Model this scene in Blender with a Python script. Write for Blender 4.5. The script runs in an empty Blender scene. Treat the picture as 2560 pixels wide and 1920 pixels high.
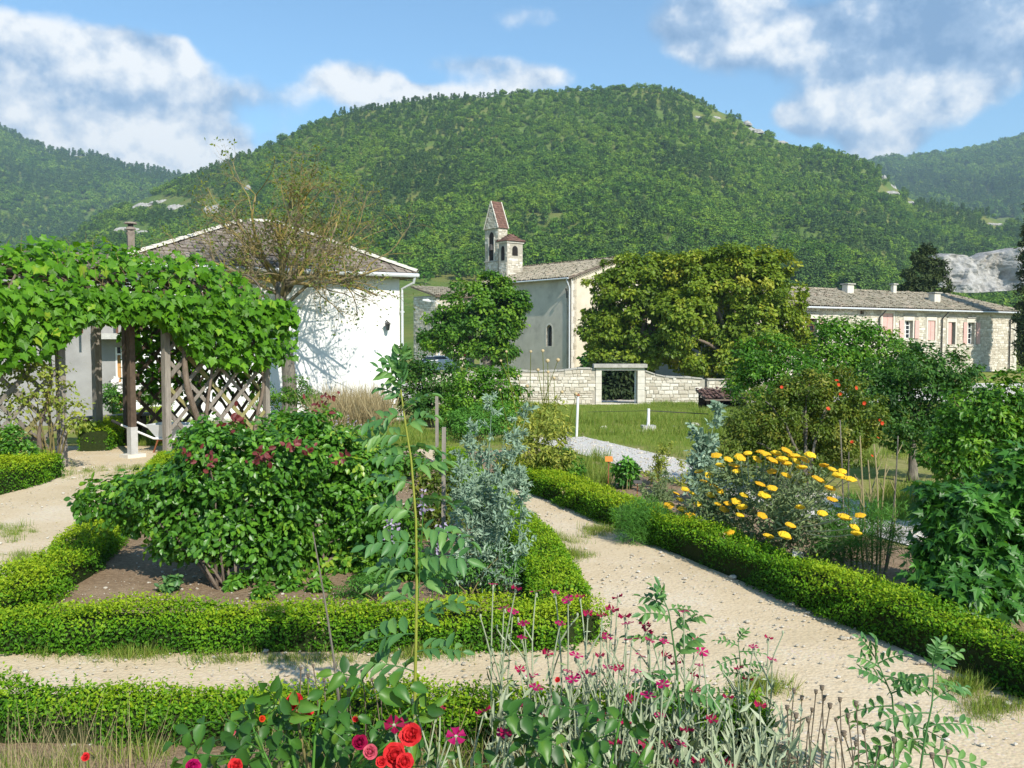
import bpy, math, random
import numpy as np
from mathutils import Vector, Matrix

# ------------------------------------------------------------------ camera, sky, sun, exposure
scene = bpy.context.scene
col = scene.collection
F_PX, CAM_H, PITCH = 2300.0, 2.0, math.atan(110.0 / 2300.0)
cam_d = bpy.data.cameras.new('camera'); cam = bpy.data.objects.new('camera', cam_d); col.objects.link(cam)
cam_d.sensor_width = 36.0; cam_d.lens = 36.0 * F_PX / 2560.0
cam_d.clip_start = 0.1; cam_d.clip_end = 12000.0
cam.location = (0, 0, CAM_H); cam.rotation_euler = (math.pi / 2 - PITCH, 0, 0)
scene.camera = cam

SUN_EL, SUN_HEAD = math.radians(38), math.radians(29)      # light travels 29 deg left of straight ahead
LIGHT = Vector((-math.sin(SUN_HEAD) * math.cos(SUN_EL), math.cos(SUN_HEAD) * math.cos(SUN_EL), -math.sin(SUN_EL)))
sun_d = bpy.data.lights.new('sun', 'SUN'); sun = bpy.data.objects.new('sun', sun_d); col.objects.link(sun)
sun_d.energy = 4.6; sun_d.angle = math.radians(0.53); sun_d.color = (1.0, 0.94, 0.83)
sun.rotation_euler = LIGHT.to_track_quat('-Z', 'Y').to_euler(); sun.location = (20, -30, 60)

vs = scene.view_settings
vs.view_transform = 'Standard'; vs.look = 'None'; vs.gamma = 1.0; vs.use_curve_mapping = False
vs.exposure = 0.57
scene.cycles.use_denoising = True
scene.cycles.max_bounces = 7; scene.cycles.diffuse_bounces = 3; scene.cycles.glossy_bounces = 2
scene.cycles.transmission_bounces = 4; scene.cycles.volume_bounces = 0; scene.cycles.transparent_max_bounces = 4
scene.cycles.caustics_reflective = False; scene.cycles.caustics_refractive = False

def px_dir(px, py):
    a, b = (px - 1280.0) / F_PX, (960.0 - py) / F_PX
    c, s = math.cos(PITCH), math.sin(PITCH)
    return (a, c + b * s, -s + b * c)                     # world direction of a photo pixel
def P(px, py, Y):
    d = px_dir(px, py); k = Y / d[1]
    return np.array((d[0] * k, Y, CAM_H + d[2] * k))
def G(px, py, z=0.0):
    d = px_dir(px, py); k = (z - CAM_H) / d[2]
    return np.array((d[0] * k, d[1] * k, z))

class NT:
    """tiny helper to write node trees"""
    def __init__(self, tree): self.t = tree; self.n = tree.nodes; self.l = tree.links
    def add(self, typ, **kw):
        nd = self.n.new(typ)
        for k, v in kw.items(): setattr(nd, k, v)
        return nd
    def put(self, sock, v):
        if isinstance(v, bpy.types.NodeSocket): self.l.new(v, sock)
        else: sock.default_value = v
    def m(self, op, a, b=None, c=None, clamp=False):
        nd = self.add('ShaderNodeMath', operation=op, use_clamp=clamp)
        self.put(nd.inputs[0], a)
        if b is not None: self.put(nd.inputs[1], b)
        if c is not None: self.put(nd.inputs[2], c)
        return nd.outputs[0]
    def v(self, op, a, b=None, c=None):
        nd = self.add('ShaderNodeVectorMath', operation=op)
        self.put(nd.inputs[0], a)
        if b is not None: self.put(nd.inputs[1], b)
        if c is not None: self.put(nd.inputs[2], c)
        return nd.outputs['Value'] if op in ('DOT_PRODUCT', 'LENGTH') else nd.outputs[0]
    def noise(self, vec, scale, detail=4.0, rough=0.55, dist=0.0):
        nd = self.add('ShaderNodeTexNoise')
        if vec is not None: self.put(nd.inputs['Vector'], vec)
        nd.inputs['Scale'].default_value = scale; nd.inputs['Detail'].default_value = detail
        nd.inputs['Roughness'].default_value = rough; nd.inputs['Distortion'].default_value = dist
        return nd.outputs['Fac']
    def ramp(self, fac, stops, interp='LINEAR'):
        nd = self.add('ShaderNodeValToRGB'); cr = nd.color_ramp; cr.interpolation = interp
        while len(cr.elements) < len(stops): cr.elements.new(0.5)
        for e, (p, c) in zip(cr.elements, stops): e.position = p; e.color = (*c, 1) if len(c) == 3 else c
        self.put(nd.inputs[0], fac); return nd.outputs[0]
    def smooth(self, x, lo, hi):
        nd = self.add('ShaderNodeMapRange', interpolation_type='SMOOTHSTEP')
        self.put(nd.inputs[0], x); self.put(nd.inputs[1], lo); self.put(nd.inputs[2], hi)
        return nd.outputs[0]
    def mix(self, fac, a, b, typ='MIX'):
        nd = self.add('ShaderNodeMix', data_type='RGBA', blend_type=typ)
        self.put(nd.inputs[0], fac); self.put(nd.inputs[6], a if not isinstance(a, tuple) else (*a, 1)[:4]); self.put(nd.inputs[7], b if not isinstance(b, tuple) else (*b, 1)[:4])
        return nd.outputs[2]

world = bpy.data.worlds.new('World'); scene.world = world; world.use_nodes = True
def build_sky():
    T = NT(world.node_tree); T.n.clear()
    sky = T.add('ShaderNodeTexSky', sky_type='NISHITA'); sky.sun_disc = False
    sky.sun_elevation = SUN_EL; sky.sun_rotation = math.atan2(-LIGHT.x, -LIGHT.y)
    sky.altitude = 400; sky.air_density = 1.0; sky.dust_density = 0.2; sky.ozone_density = 1.5
    bg = T.add('ShaderNodeBackground'); T.put(bg.inputs[0], T.mix(1.0, sky.outputs[0], (.80, 1.0, 1.04), 'MULTIPLY')); bg.inputs[1].default_value = 0.128
    co = T.add('ShaderNodeTexCoord').outputs['Generated']
    sep = T.add('ShaderNodeSeparateXYZ'); T.put(sep.inputs[0], co)
    az = T.m('ARCTAN2', sep.outputs[0], sep.outputs[1]); el = T.m('ARCSINE', sep.outputs[2])
    cmb = T.add('ShaderNodeCombineXYZ'); T.put(cmb.inputs[0], az); T.put(cmb.inputs[1], el)
    p0 = cmb.outputs[0]
    # noise domain: direction, stretched a little sideways; warped edges
    q = T.v('MULTIPLY', co, (1.0, 1.0, 1.12))
    warp = T.add('ShaderNodeTexNoise'); T.put(warp.inputs['Vector'], q); warp.inputs['Scale'].default_value = 7.0; warp.inputs['Detail'].default_value = 4
    w = T.v('MULTIPLY', T.v('SUBTRACT', warp.outputs['Color'], (.5, .5, .5)), (.10, .08, 0))
    p = T.v('ADD', p0, w)
    blobs = [(110, 120, 185, 75, 1.0, .72), (290, 150, 130, 60, .9, .7), (455, 190, 95, 75, .72, .55), (430, 110, 50, 28, .5, .6), (90, 280, 150, 85, .95, .85),
             (310, 330, 140, 70, 1.1, 1.0), (415, 345, 110, 85, 1.15, 1.0), (150, 400, 260, 70, 1.2, 1.0), (520, 410, 130, 60, 1.1, 1.0), (40, 200, 110, 60, .7, .7),
             (640, 265, 110, 36, .5, .6), (840, 195, 100, 42, .75, .85), (890, 250, 140, 40, .85, 1.0), (1060, 255, 200, 34, .8, .95), (1140, 160, 150, 30, .55, .65),
             (1340, 210, 130, 36, .85, .8), (730, 345, 150, 36, .55, .8), (1700, 40, 130, 60, .7, .75), (1830, 80, 140, 65, .78, .7), (2060, 60, 240, 85, .95, .25),
             (2300, 50, 260, 90, 1.0, .15), (2440, 150, 150, 90, .85, .7), (2240, 220, 240, 65, .8, .38), (2160, 300, 110, 55, .7, .6), (2500, 30, 130, 60, .9, .35),
             (1985, 325, 62, 34, .95, .9), (2210, 350, 90, 36, .75, .8), (1340, 15, 120, 40, .4, .6)]
    S = None; B = None
    for (x, y, rx, ry, am, br) in blobs:
        d = px_dir(x, y); L = math.sqrt(sum(c * c for c in d)); a0, e0 = math.atan2(d[0], d[1]), math.asin(d[2] / L)
        ia, ie = F_PX / rx, F_PX / ry
        r = T.v('MULTIPLY_ADD', p, (ia, ie, 0), (-a0 * ia, -e0 * ie, 0))
        g = T.m('MULTIPLY', T.m('POWER', 0.40, T.v('DOT_PRODUCT', r, r)), am)
        S = g if S is None else T.m('ADD', S, g)
        gb = T.m('MULTIPLY', g, br); B = gb if B is None else T.m('ADD', B, gb)
    # the sky goes on round the frame with the same kind of broken cloud
    low = T.smooth(T.noise(q, 1.7, 2.0), .54, .72)
    behind = T.smooth(T.m('ABSOLUTE', az), .60, .95); high = T.smooth(el, .45, .62)
    out = T.m('MAXIMUM', behind, high)
    S2 = T.m('MULTIPLY', T.m('MULTIPLY', low, out), .9)
    B = T.m('ADD', B, T.m('MULTIPLY', S2, .7)); S = T.m('ADD', S, S2)
    f1 = T.noise(q, 7.5, 9.0, .56); 
    q2 = T.v('ADD', q, (.012, -.004, .018)); f2 = T.noise(q2, 7.5, 9.0, .56)
    dens = T.m('ADD', T.m('MULTIPLY', S, .76), T.m('MULTIPLY', T.m('SUBTRACT', f1, .5), 1.5))
    mask = T.smooth(dens, .27, .66)
    thick = T.smooth(dens, .4, 1.15)
    cloud_shading = T.m('MULTIPLY', T.m('SUBTRACT', f1, f2), 4.6)  # sunward noise offset paints lit and shaded sides on the clouds
    bright = T.m('DIVIDE', B, T.m('MAXIMUM', S, .05))
    lum = T.m('ADD', T.m('ADD', T.m('MULTIPLY', bright, .85), cloud_shading), T.m('MULTIPLY', thick, .08))
    ccol = T.ramp(lum, [(.0, (.20, .34, .56)), (.38, (.36, .50, .70)), (.70, (.70, .77, .86)), (.95, (.97, .98, .98))])
    bgc = T.add('ShaderNodeBackground'); T.put(bgc.inputs[0], ccol); bgc.inputs[1].default_value = 0.80
    mx = T.add('ShaderNodeMixShader'); T.put(mx.inputs[0], T.m('MULTIPLY', mask, .95))
    T.l.new(bg.outputs[0], mx.inputs[1]); T.l.new(bgc.outputs[0], mx.inputs[2])
    o = T.add('ShaderNodeOutputWorld'); T.l.new(mx.outputs[0], o.inputs[0])
build_sky()

# ------------------------------------------------------------------ mesh and object helpers
rng = np.random.default_rng(7)
def unit(v):
    v = np.asarray(v, float); return v / np.maximum(np.linalg.norm(v, axis=-1, keepdims=True), 1e-9)
def rib(V0):
    """leaves are paler along the midrib"""
    return np.where(np.abs(V0[:, 0]) < 1e-6, .12, -.05) if len(V0) >= 8 else np.zeros(len(V0))
class MB:
    """collects vertices and faces (with a per-vertex tint) for one mesh"""
    def __init__(self): self.V = []; self.F = []; self.T = []; self.n = 0
    def add(self, V, F, tint=0.5):
        V = np.asarray(V, float)
        if isinstance(F, np.ndarray): F = [F]
        else:
            by = {}
            for f in F: by.setdefault(len(f), []).append(f)
            F = [np.array(x) for x in by.values()]
        for f in F: self.F.append(f + self.n)
        self.V.append(V); self.T.append(np.broadcast_to(np.asarray(tint, float), (len(V),)).copy()); self.n += len(V)
        return self
    def box(self, c, s, rz=0.0, tint=0.5):
        c = np.asarray(c, float); h = np.asarray(s, float) / 2
        V = np.array([(x, y, z) for z in (-1, 1) for y in (-1, 1) for x in (-1, 1)], float) * h
        if rz:
            cs, sn = math.cos(rz), math.sin(rz); V = np.stack([V[:, 0] * cs - V[:, 1] * sn, V[:, 0] * sn + V[:, 1] * cs, V[:, 2]], 1)
        return self.add(V + c, np.array([(0, 2, 3, 1), (4, 5, 7, 6), (0, 1, 5, 4), (2, 6, 7, 3), (0, 4, 6, 2), (1, 3, 7, 5)]), tint)
    def bar(self, a, b, w, h, up=(0, 0, 1), tint=0.5):
        """a straight bar of section w x h from a to b"""
        a, b = np.asarray(a, float), np.asarray(b, float); d = unit(b - a); u = np.asarray(up, float)
        if abs(np.dot(u, d)) > .95: u = np.array((0, 1.0, 0))
        s = unit(np.cross(d, u)); u = np.cross(s, d)
        V = [p + s * sx * w / 2 + u * sz * h / 2 for p in (a, b) for sx, sz in ((-1, -1), (1, -1), (1, 1), (-1, 1))]
        return self.add(V, np.array([(0, 1, 2, 3), (4, 7, 6, 5), (0, 4, 5, 1), (1, 5, 6, 2), (2, 6, 7, 3), (3, 7, 4, 0)]), tint)
    def tube(self, pts, rad, sides=6, tint=0.5, cap=True):
        pts = np.asarray(pts, float); k = len(pts); rad = np.broadcast_to(np.asarray(rad, float), (k,))
        d = unit(np.gradient(pts, axis=0)); ref = np.array((0, 0, 1.0)) if abs(unit(pts[-1] - pts[0])[2]) < .8 else np.array((1.0, 0, 0))
        s = unit(np.cross(d, ref)); u = np.cross(s, d); an = np.arange(sides) * 2 * math.pi / sides
        V = pts[:, None] + rad[:, None, None] * (s[:, None] * np.cos(an)[None, :, None] + u[:, None] * np.sin(an)[None, :, None])
        i = np.arange(k - 1)[:, None] * sides + np.arange(sides)[None]; j = np.arange(k - 1)[:, None] * sides + (np.arange(sides)[None] + 1) % sides
        F = [np.stack([i, j, j + sides, i + sides], -1).reshape(-1, 4)]
        self.add(V.reshape(-1, 3), F[0], tint)
        if cap and sides > 2:
            self.F.append(np.array([list(range(self.n - sides, self.n))])); self.F.append(np.array([list(range(self.n - k * sides, self.n - k * sides + sides))[::-1]]))
        return self
    def prism(self, poly, a, b, tint=0.5):
        """polygon (3-D points, planar) extruded by vector from a to b offsets"""
        poly = np.asarray(poly, float); n = len(poly); V = np.concatenate([poly + a, poly + b])
        F = [list(range(n))[::-1], list(range(n, 2 * n))] + [(i, (i + 1) % n, (i + 1) % n + n, i + n) for i in range(n)]
        return self.add(V, F, tint)
    def scatter(self, tpl, pos, R, scl, tint):
        V0, F0 = tpl; n, m = len(pos), len(V0)
        if n == 0: return self
        scl = np.asarray(scl, float); scl = scl[:, None, None] if scl.ndim == 1 else scl[:, None, :]
        V = np.einsum('nij,nmj->nmi', R, V0[None] * scl) + pos[:, None]; off = rib(V0)
        Fs = (F0[None] + (np.arange(n) * m)[:, None, None]).reshape(-1, F0.shape[1])
        return self.add(V.reshape(-1, 3), Fs, np.clip((tint[:, None] + off[None]).ravel(), 0, 1))
    def merge(self, o):
        for f in o.F: self.F.append(f + self.n)
        self.V += o.V; self.T += o.T; self.n += o.n; return self
    def mesh(self, name, origin=(0, 0, 0), smooth=False):
        V = np.concatenate(self.V) - np.asarray(origin, float); me = bpy.data.meshes.new(name)
        me.vertices.add(len(V)); me.vertices.foreach_set('co', V.astype(np.float32).ravel())
        tot = np.concatenate([np.full(len(f), f.shape[1]) for f in self.F]); idx = np.concatenate([f.ravel() for f in self.F])
        me.loops.add(len(idx)); me.loops.foreach_set('vertex_index', idx.astype(np.int32))
        me.polygons.add(len(tot)); st = np.concatenate([[0], np.cumsum(tot)[:-1]])
        me.polygons.foreach_set('loop_start', st.astype(np.int32)); me.polygons.foreach_set('loop_total', tot.astype(np.int32))
        me.polygons.foreach_set('use_smooth', np.full(len(tot), bool(smooth)))
        at = me.attributes.new('tint', 'FLOAT', 'POINT'); at.data.foreach_set('value', np.concatenate(self.T).astype(np.float32))
        me.update(calc_edges=True)
        return me
ORG = {}
def tag(o, label=None, cat=None, group=None, kind=None):
    if label: o['label'] = label
    if cat: o['category'] = cat
    if group: o['group'] = group
    if kind: o['kind'] = kind
    return o
def thing(name, label, cat, loc=(0, 0, 0), group=None):
    o = bpy.data.objects.new(name, None); col.objects.link(o); o.location = tuple(float(c) for c in loc)
    o.empty_display_size = 0.1; ORG[o.name] = np.asarray(loc, float); return tag(o, label, cat, group)
def mk(name, mb, mat, parent=None, kind=None, smooth=False, label=None, origin=None):
    """link what mb holds (world coordinates) as ONE mesh object"""
    org = ORG[parent.name] if parent is not None else (np.zeros(3) if origin is None else np.asarray(origin, float))
    me = mb if isinstance(mb, bpy.types.Mesh) else mb.mesh(name, org, smooth)
    me.materials.append(mat)
    o = bpy.data.objects.new(name, me); col.objects.link(o)
    if parent is not None: o.parent = parent
    else: o.location = tuple(org)
    ORG[o.name] = org
    return tag(o, label=label, kind=kind)
def inst(name, me, parent, pos, R=None, scl=1.0):
    """one more object on shared mesh data, placed in world coordinates under parent"""
    o = bpy.data.objects.new(name, me); col.objects.link(o); o.parent = parent
    rel = np.asarray(pos, float) - ORG[parent.name]
    M = np.eye(4); s = np.broadcast_to(np.asarray(scl, float), (3,))
    M[:3, :3] = (np.eye(3) if R is None else R) * s[None, :]; M[:3, 3] = rel
    o.matrix_local = Matrix(M.tolist()); ORG[o.name] = np.asarray(pos, float)
    return o
def sub(name, mb, mat, parent, **k):
    """part below a part that was placed by inst or mk: same origin as the part"""
    return mk(name, mb, mat, parent, **k)
def frames(n, d):
    """rotation matrices whose z is n and whose y lies along d"""
    n = unit(n); d = d - n * np.sum(n * d, -1, keepdims=True); d = unit(d); x = np.cross(d, n)
    return np.stack([x, d, n], -1)
def rand_dir(k, r=rng):
    return unit(r.normal(size=(k, 3)))
def fold_leaf(w=.5, f=.08):          # 2 triangles folded on the midrib, 1 long
    return np.array([(0, 0, 0), (w / 2, .45, f), (0, 1, 0), (-w / 2, .45, f)]), np.array([(0, 1, 2), (0, 2, 3)])
def oval_leaf(w=.6, f=.05, curl=.10):
    ys = [0, .22, .5, .78, 1]; ws = [0, .38, .5, .34, 0]
    V = [(0, 0, 0)]
    for y, a in zip(ys[1:4], ws[1:4]): V += [(-a * w, y, f - curl * y * y), (0, y, -curl * y * y), (a * w, y, f - curl * y * y)]
    V.append((0, 1, -curl))
    F = [(0, 2, 1), (0, 3, 2), (1, 2, 5), (1, 5, 4), (2, 3, 6), (2, 6, 5), (4, 5, 8), (4, 8, 7), (5, 6, 9), (5, 9, 8), (7, 8, 10), (8, 9, 10)]
    return np.array(V), np.array(F)
def lobed_leaf(pts, f=.07, curl=.12):
    """half outline (x>=0, y) from base to tip, mirrored, fanned from the midrib"""
    R_ = [(x, y, f * x / .5 - curl * ((y - .3) ** 2 + x * x)) for x, y in pts]; L_ = [(-x, y, z) for x, y, z in R_]
    V = [(0, .12, 0)] + R_ + L_[::-1]
    n = len(V) - 1; F = [(0, i, i + 1) for i in range(1, n)] + [(0, n, 1)]
    return np.array(V), np.array(F)
VINE = lobed_leaf([(.03, 0), (.20, -.12), (.38, .05), (.30, .14), (.50, .40), (.30, .46), (.26, .56), (.10, .74), (0, .95)])
PALM = lobed_leaf([(.03, 0), (.16, .02), (.40, .02), (.24, .20), (.50, .52), (.20, .42), (.16, .60), (0, 1.05)])
LEAF2 = fold_leaf(.55); LEAF_T = fold_leaf(.34); LEAF_W = fold_leaf(.75, .12); OVAL = oval_leaf(.62); OVAL_N = oval_leaf(.42, .04)

# ------------------------------------------------------------------ materials
def new_mat(name):
    m = bpy.data.materials.new(name); m.use_nodes = True; T = NT(m.node_tree); T.n.clear()
    return m, T
def finish(T, sh, bump=None):
    o = T.add('ShaderNodeOutputMaterial'); T.l.new(sh, o.inputs[0])
def princ(T, base, rough=.8, spec=.3, normal=None, metal=0.0):
    b = T.add('ShaderNodeBsdfPrincipled'); T.put(b.inputs['Base Color'], base if not isinstance(base, tuple) else (*base, 1)[:4])
    T.put(b.inputs['Roughness'], rough); T.put(b.inputs['Specular IOR Level'], spec); b.inputs['Metallic'].default_value = metal
    if normal is not None: T.l.new(normal, b.inputs['Normal'])
    return b.outputs[0]
def bump(T, h, strength, dist):
    b = T.add('ShaderNodeBump'); T.put(b.inputs['Height'], h); b.inputs['Strength'].default_value = strength; b.inputs['Distance'].default_value = dist
    return b.outputs[0]
def leaf_mat(name, stops, trans=.34, rough=.48, spec=.35, vary=.22, warm=(1.25, 1.12, .35)):
    if stops[-1][1][1] > stops[-1][1][0] and 'silver' not in name and 'woolly' not in name and name != 'licorice leaflet': stops = [(p, (c[0] * 1.06, c[1], c[2] * .75)) for p, c in stops]
    m, T = new_mat(name)
    tint = T.add('ShaderNodeAttribute', attribute_name='tint').outputs['Fac']
    rnd = T.add('ShaderNodeObjectInfo').outputs['Random']
    t = T.m('ADD', tint, T.m('MULTIPLY', T.m('SUBTRACT', rnd, .5), vary))
    if name.startswith('hillside'):                         # stands of paler and darker species
        gp = T.add('ShaderNodeNewGeometry').outputs['Position']; t = T.m('ADD', t, T.m('MULTIPLY', T.m('SUBTRACT', T.noise(gp, .013, 3.0), .5), 1.5))
    c = T.ramp(t, stops)
    p = princ(T, c, rough, spec)
    tr = T.add('ShaderNodeBsdfTranslucent'); T.put(tr.inputs[0], T.mix(1.0, c, warm, 'MULTIPLY'))
    mx = T.add('ShaderNodeMixShader'); mx.inputs[0].default_value = trans
    T.l.new(p, mx.inputs[1]); T.l.new(tr.outputs[0], mx.inputs[2]); finish(T, mx.outputs[0]); return m
def rough_mat(name, stops, scale=8.0, bscale=40.0, bstr=.3, bdist=.01, rough=.85, spec=.25, tint=0.0, detail=5.0, stain=None, metal=0.0, stretch=None):
    """noise-mottled surface; tint mixes in the per-piece value; stain = (colour, scale, amount)"""
    m, T = new_mat(name); co = T.add('ShaderNodeTexCoord').outputs['Object']
    if stretch: co = T.v('MULTIPLY', co, stretch)
    f = T.noise(co, scale, detail, .6)
    f = T.m('ADD', T.m('MULTIPLY', T.m('SUBTRACT', f, .5), 1.5), .5)
    if tint:
        t = T.add('ShaderNodeAttribute', attribute_name='tint').outputs['Fac']; r = T.add('ShaderNodeObjectInfo').outputs['Random']
        f = T.m('ADD', T.m('MULTIPLY', f, 1 - tint), T.m('MULTIPLY', T.m('FRACT', T.m('ADD', t, r)), tint))
    c = T.ramp(f, stops)
    if stain:
        s = T.smooth(T.noise(co, stain[1], 6.0, .65), .5, .72); c = T.mix(T.m('MULTIPLY', s, stain[2]), c, stain[0])
    n = bump(T, T.noise(co, bscale, 5.0, .65), bstr, bdist) if bstr else None
    finish(T, princ(T, c, rough, spec, n, metal)); return m
M = {}
M['vine'] = leaf_mat('vine leaf', [(0, (0.04725, 0.135, 0.0108)), (.45, (0.0945, 0.27, 0.0162)), (.8, (0.162, 0.378, 0.027)), (1, (0.324, 0.459, 0.054))], rough=.45, spec=.3, trans=.4)
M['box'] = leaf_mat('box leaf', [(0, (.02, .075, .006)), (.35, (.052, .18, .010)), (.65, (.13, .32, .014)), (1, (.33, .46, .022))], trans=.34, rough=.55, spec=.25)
M['rose'] = leaf_mat('rose leaf', [(0, (.04, .13, .02)), (.5, (.085, .25, .03)), (.85, (.15, .36, .04)), (1, (.30, .42, .05))], rough=.38, spec=.5)
M['rose_dark'] = leaf_mat('glossy rose leaf', [(0, (.024, .085, .018)), (.6, (.055, .17, .03)), (1, (.14, .28, .04))], rough=.42, spec=.42, trans=.3)
M['young_red'] = leaf_mat('red young leaf', [(0, (.12, .02, .02)), (1, (.26, .06, .06))])
M['licorice'] = leaf_mat('licorice leaflet', [(0, (.05, .15, .045)), (.6, (.095, .235, .07)), (1, (.18, .34, .09))], rough=.45, spec=.4, warm=(1.1, 1.15, .45))
M['silver'] = leaf_mat('silver leaf', [(0, (0.154, 0.242, 0.165)), (.6, (0.275, 0.385, 0.275)), (1, (0.418, 0.517, 0.363))], trans=.2, rough=.7, spec=.2, warm=(1, 1.05, .7))
M['pale_stem'] = leaf_mat('woolly pale stem', [(0, (.26, .32, .18)), (1, (.48, .52, .36))], trans=.15, rough=.8, warm=(1, 1, .7))
M['grey_green'] = leaf_mat('grey green leaf', [(0, (.10, .16, .09)), (.6, (.19, .27, .15)), (1, (.30, .38, .21))], trans=.25, rough=.6, warm=(1, 1.05, .6))
M['fennel'] = leaf_mat('fennel thread', [(0, (0.042, 0.154, 0.028)), (1, (0.126, 0.336, 0.056))], trans=.3, rough=.6)
M['mallow'] = leaf_mat('mallow leaf', [(0, (0.03, 0.105, 0.0225)), (.6, (0.06, 0.21, 0.033)), (1, (0.165, 0.42, 0.06))], rough=.42, spec=.45)
M['lime'] = leaf_mat('lime leaf', [(0, (.065, .13, .014)), (.5, (.15, .25, .026)), (.85, (.25, .35, .036)), (1, (.36, .40, .06))], rough=.5)
M['maple'] = leaf_mat('maple leaf', [(0, (0.028, 0.105, 0.014)), (.6, (0.084, 0.224, 0.0224)), (1, (0.196, 0.364, 0.035))], rough=.5)
M['green_tree'] = leaf_mat('fresh tree leaf', [(0, (0.03625, 0.1232, 0.0145)), (.6, (0.087, 0.2465, 0.0232)), (1, (0.2175, 0.406, 0.0435))], rough=.45)
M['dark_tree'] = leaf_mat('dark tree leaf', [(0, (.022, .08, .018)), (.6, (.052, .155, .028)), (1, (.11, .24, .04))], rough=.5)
M['pome'] = leaf_mat('pomegranate leaf', [(0, (0.056, 0.098, 0.0112)), (.6, (0.126, 0.196, 0.0196)), (1, (0.28, 0.28, 0.042))], rough=.45)
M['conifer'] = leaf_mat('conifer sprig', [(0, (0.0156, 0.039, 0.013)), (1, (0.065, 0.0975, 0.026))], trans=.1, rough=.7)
M['yellow_green'] = leaf_mat('yellow green stalk', [(0, (.16, .24, .03)), (1, (.42, .42, .07))], trans=.25, rough=.6)
M['grass'] = leaf_mat('grass blade', [(0, (0.10, 0.19, 0.02)), (.5, (0.20, 0.29, 0.04)), (.8, (0.33, 0.34, 0.085)), (1, (0.483, 0.414, 0.184))], trans=.3, rough=.6)
M['dry'] = leaf_mat('dry stalk', [(0, (.26, .20, .09)), (1, (.50, .42, .24))], trans=.15, rough=.8, warm=(1, 1, .8))
M['forest'] = leaf_mat('hillside broadleaf', [(0, (.05, .135, .02)), (.5, (.115, .24, .03)), (1, (.21, .34, .045))], trans=.22, rough=.65, spec=.2, vary=.75)
M['pine'] = leaf_mat('hillside pine', [(0, (.04, .105, .034)), (1, (.115, .215, .055))], trans=.12, rough=.7, spec=.2, vary=.6)
def petal(name, a, b, trans=.3):
    return leaf_mat(name, [(0, a), (1, b)], trans=trans, rough=.6, spec=.25, warm=(1.1, .9, .9))
M['red_petal'] = petal('red petal', (.50, .012, .02), (.78, .045, .05)); M['crimson'] = petal('crimson petal', (.22, .002, .04), (.40, .006, .07))
M['magenta'] = petal('magenta petal', (.36, .003, .095), (.55, .010, .15)); M['pink_bud'] = petal('pink petal', (.55, .06, .14), (.7, .15, .2))
M['yellow_fl'] = leaf_mat('yellow floret', [(0, (.68, .36, .01)), (1, (.85, .58, .025))], trans=.15, rough=.8, warm=(1, .95, .5))
M['orange_fl'] = petal('orange red petal', (.62, .05, .015), (.75, .09, .02)); M['white_fl'] = petal('white petal', (.75, .75, .7), (.85, .85, .8))
M['lilac'] = petal('lilac floret', (.38, .30, .46), (.60, .54, .64)); M['seed'] = leaf_mat('brown seed head', [(0, (.10, .08, .06)), (1, (.24, .18, .12))], trans=.05, rough=.8, warm=(1, 1, .9))
M['straw_head'] = leaf_mat('straw seed head', [(0, (.42, .30, .16)), (1, (.62, .5, .28))], trans=.1, rough=.9, warm=(1, 1, .8))
M['bark'] = rough_mat('grey bark', [(0, (.07, .06, .048)), (.5, (.17, .15, .12)), (1, (.30, .27, .21))], 14, 30, .7, .03, stretch=(1, 1, .3))
M['lichen'] = rough_mat('lichened bark', [(0, (.10, .085, .05)), (.45, (.22, .18, .11)), (.66, (.36, .27, .08)), (1, (.48, .36, .09))], 1.6, 30, .5, .02)
M['vine_bark'] = rough_mat('vine bark', [(0, (.08, .06, .045)), (1, (.27, .21, .16))], 20, 60, .8, .02, stretch=(1, 1, .25))
M['cane'] = rough_mat('rose cane', [(0, (.10, .10, .03)), (1, (.26, .20, .09))], 20, 60, .3, .004)
M['wood'] = rough_mat('weathered grey wood', [(0, (.10, .085, .07)), (.5, (.22, .195, .165)), (1, (.36, .32, .27))], 9, 40, .5, .006, stretch=(4, 4, .5), tint=.25)
M['wood_green'] = rough_mat('mossy wood slat', [(0, (.12, .11, .05)), (.5, (.24, .22, .09)), (1, (.36, .33, .15))], 7, 40, .5, .006, tint=.2)
M['wood_dark'] = rough_mat('dark brown wood', [(0, (.05, .035, .025)), (1, (.14, .10, .07))], 9, 40, .5, .006)  # darker brown wood tone for beams, hoops and back lattice
M['plaster'] = rough_mat('white render', [(0, (.74, .73, .70)), (.5, (.80, .79, .77)), (1, (.84, .83, .81))], 1.3, 90, .25, .004, stain=((.62, .60, .55), .5, .25))
M['grey_plaster'] = rough_mat('stained grey render', [(0, (.20, .195, .19)), (.5, (.29, .285, .28)), (1, (.37, .365, .36))], 1.5, 60, .3, .006, stain=((.28, .27, .25), .9, .5))
M['church_plaster'] = rough_mat('old lime render', [(0, (.36, .33, .28)), (.45, (.52, .48, .40)), (1, (.62, .57, .49))], .9, 30, .35, .015, stain=((.30, .27, .23), .55, .55))
M['gable_plaster'] = rough_mat('cream lime render', [(0, (.52, .45, .33)), (.5, (.66, .58, .44)), (1, (.72, .65, .52))], .8, 30, .35, .012, stain=((.42, .36, .27), .6, .4))
M['stone'] = rough_mat('limestone rubble', [(0, (.34, .29, .22)), (.3, (.50, .45, .36)), (.6, (.62, .57, .48)), (1, (.75, .71, .63))], 3, 30, .5, .02, tint=.65)
M['mortar'] = rough_mat('lime mortar', [(0, (.30, .27, .22)), (1, (.50, .46, .38))], 4, 40, .4, .01)
M['dress'] = rough_mat('dressed pale stone', [(0, (.52, .48, .40)), (1, (.72, .68, .60))], 4, 40, .3, .006)
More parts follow.
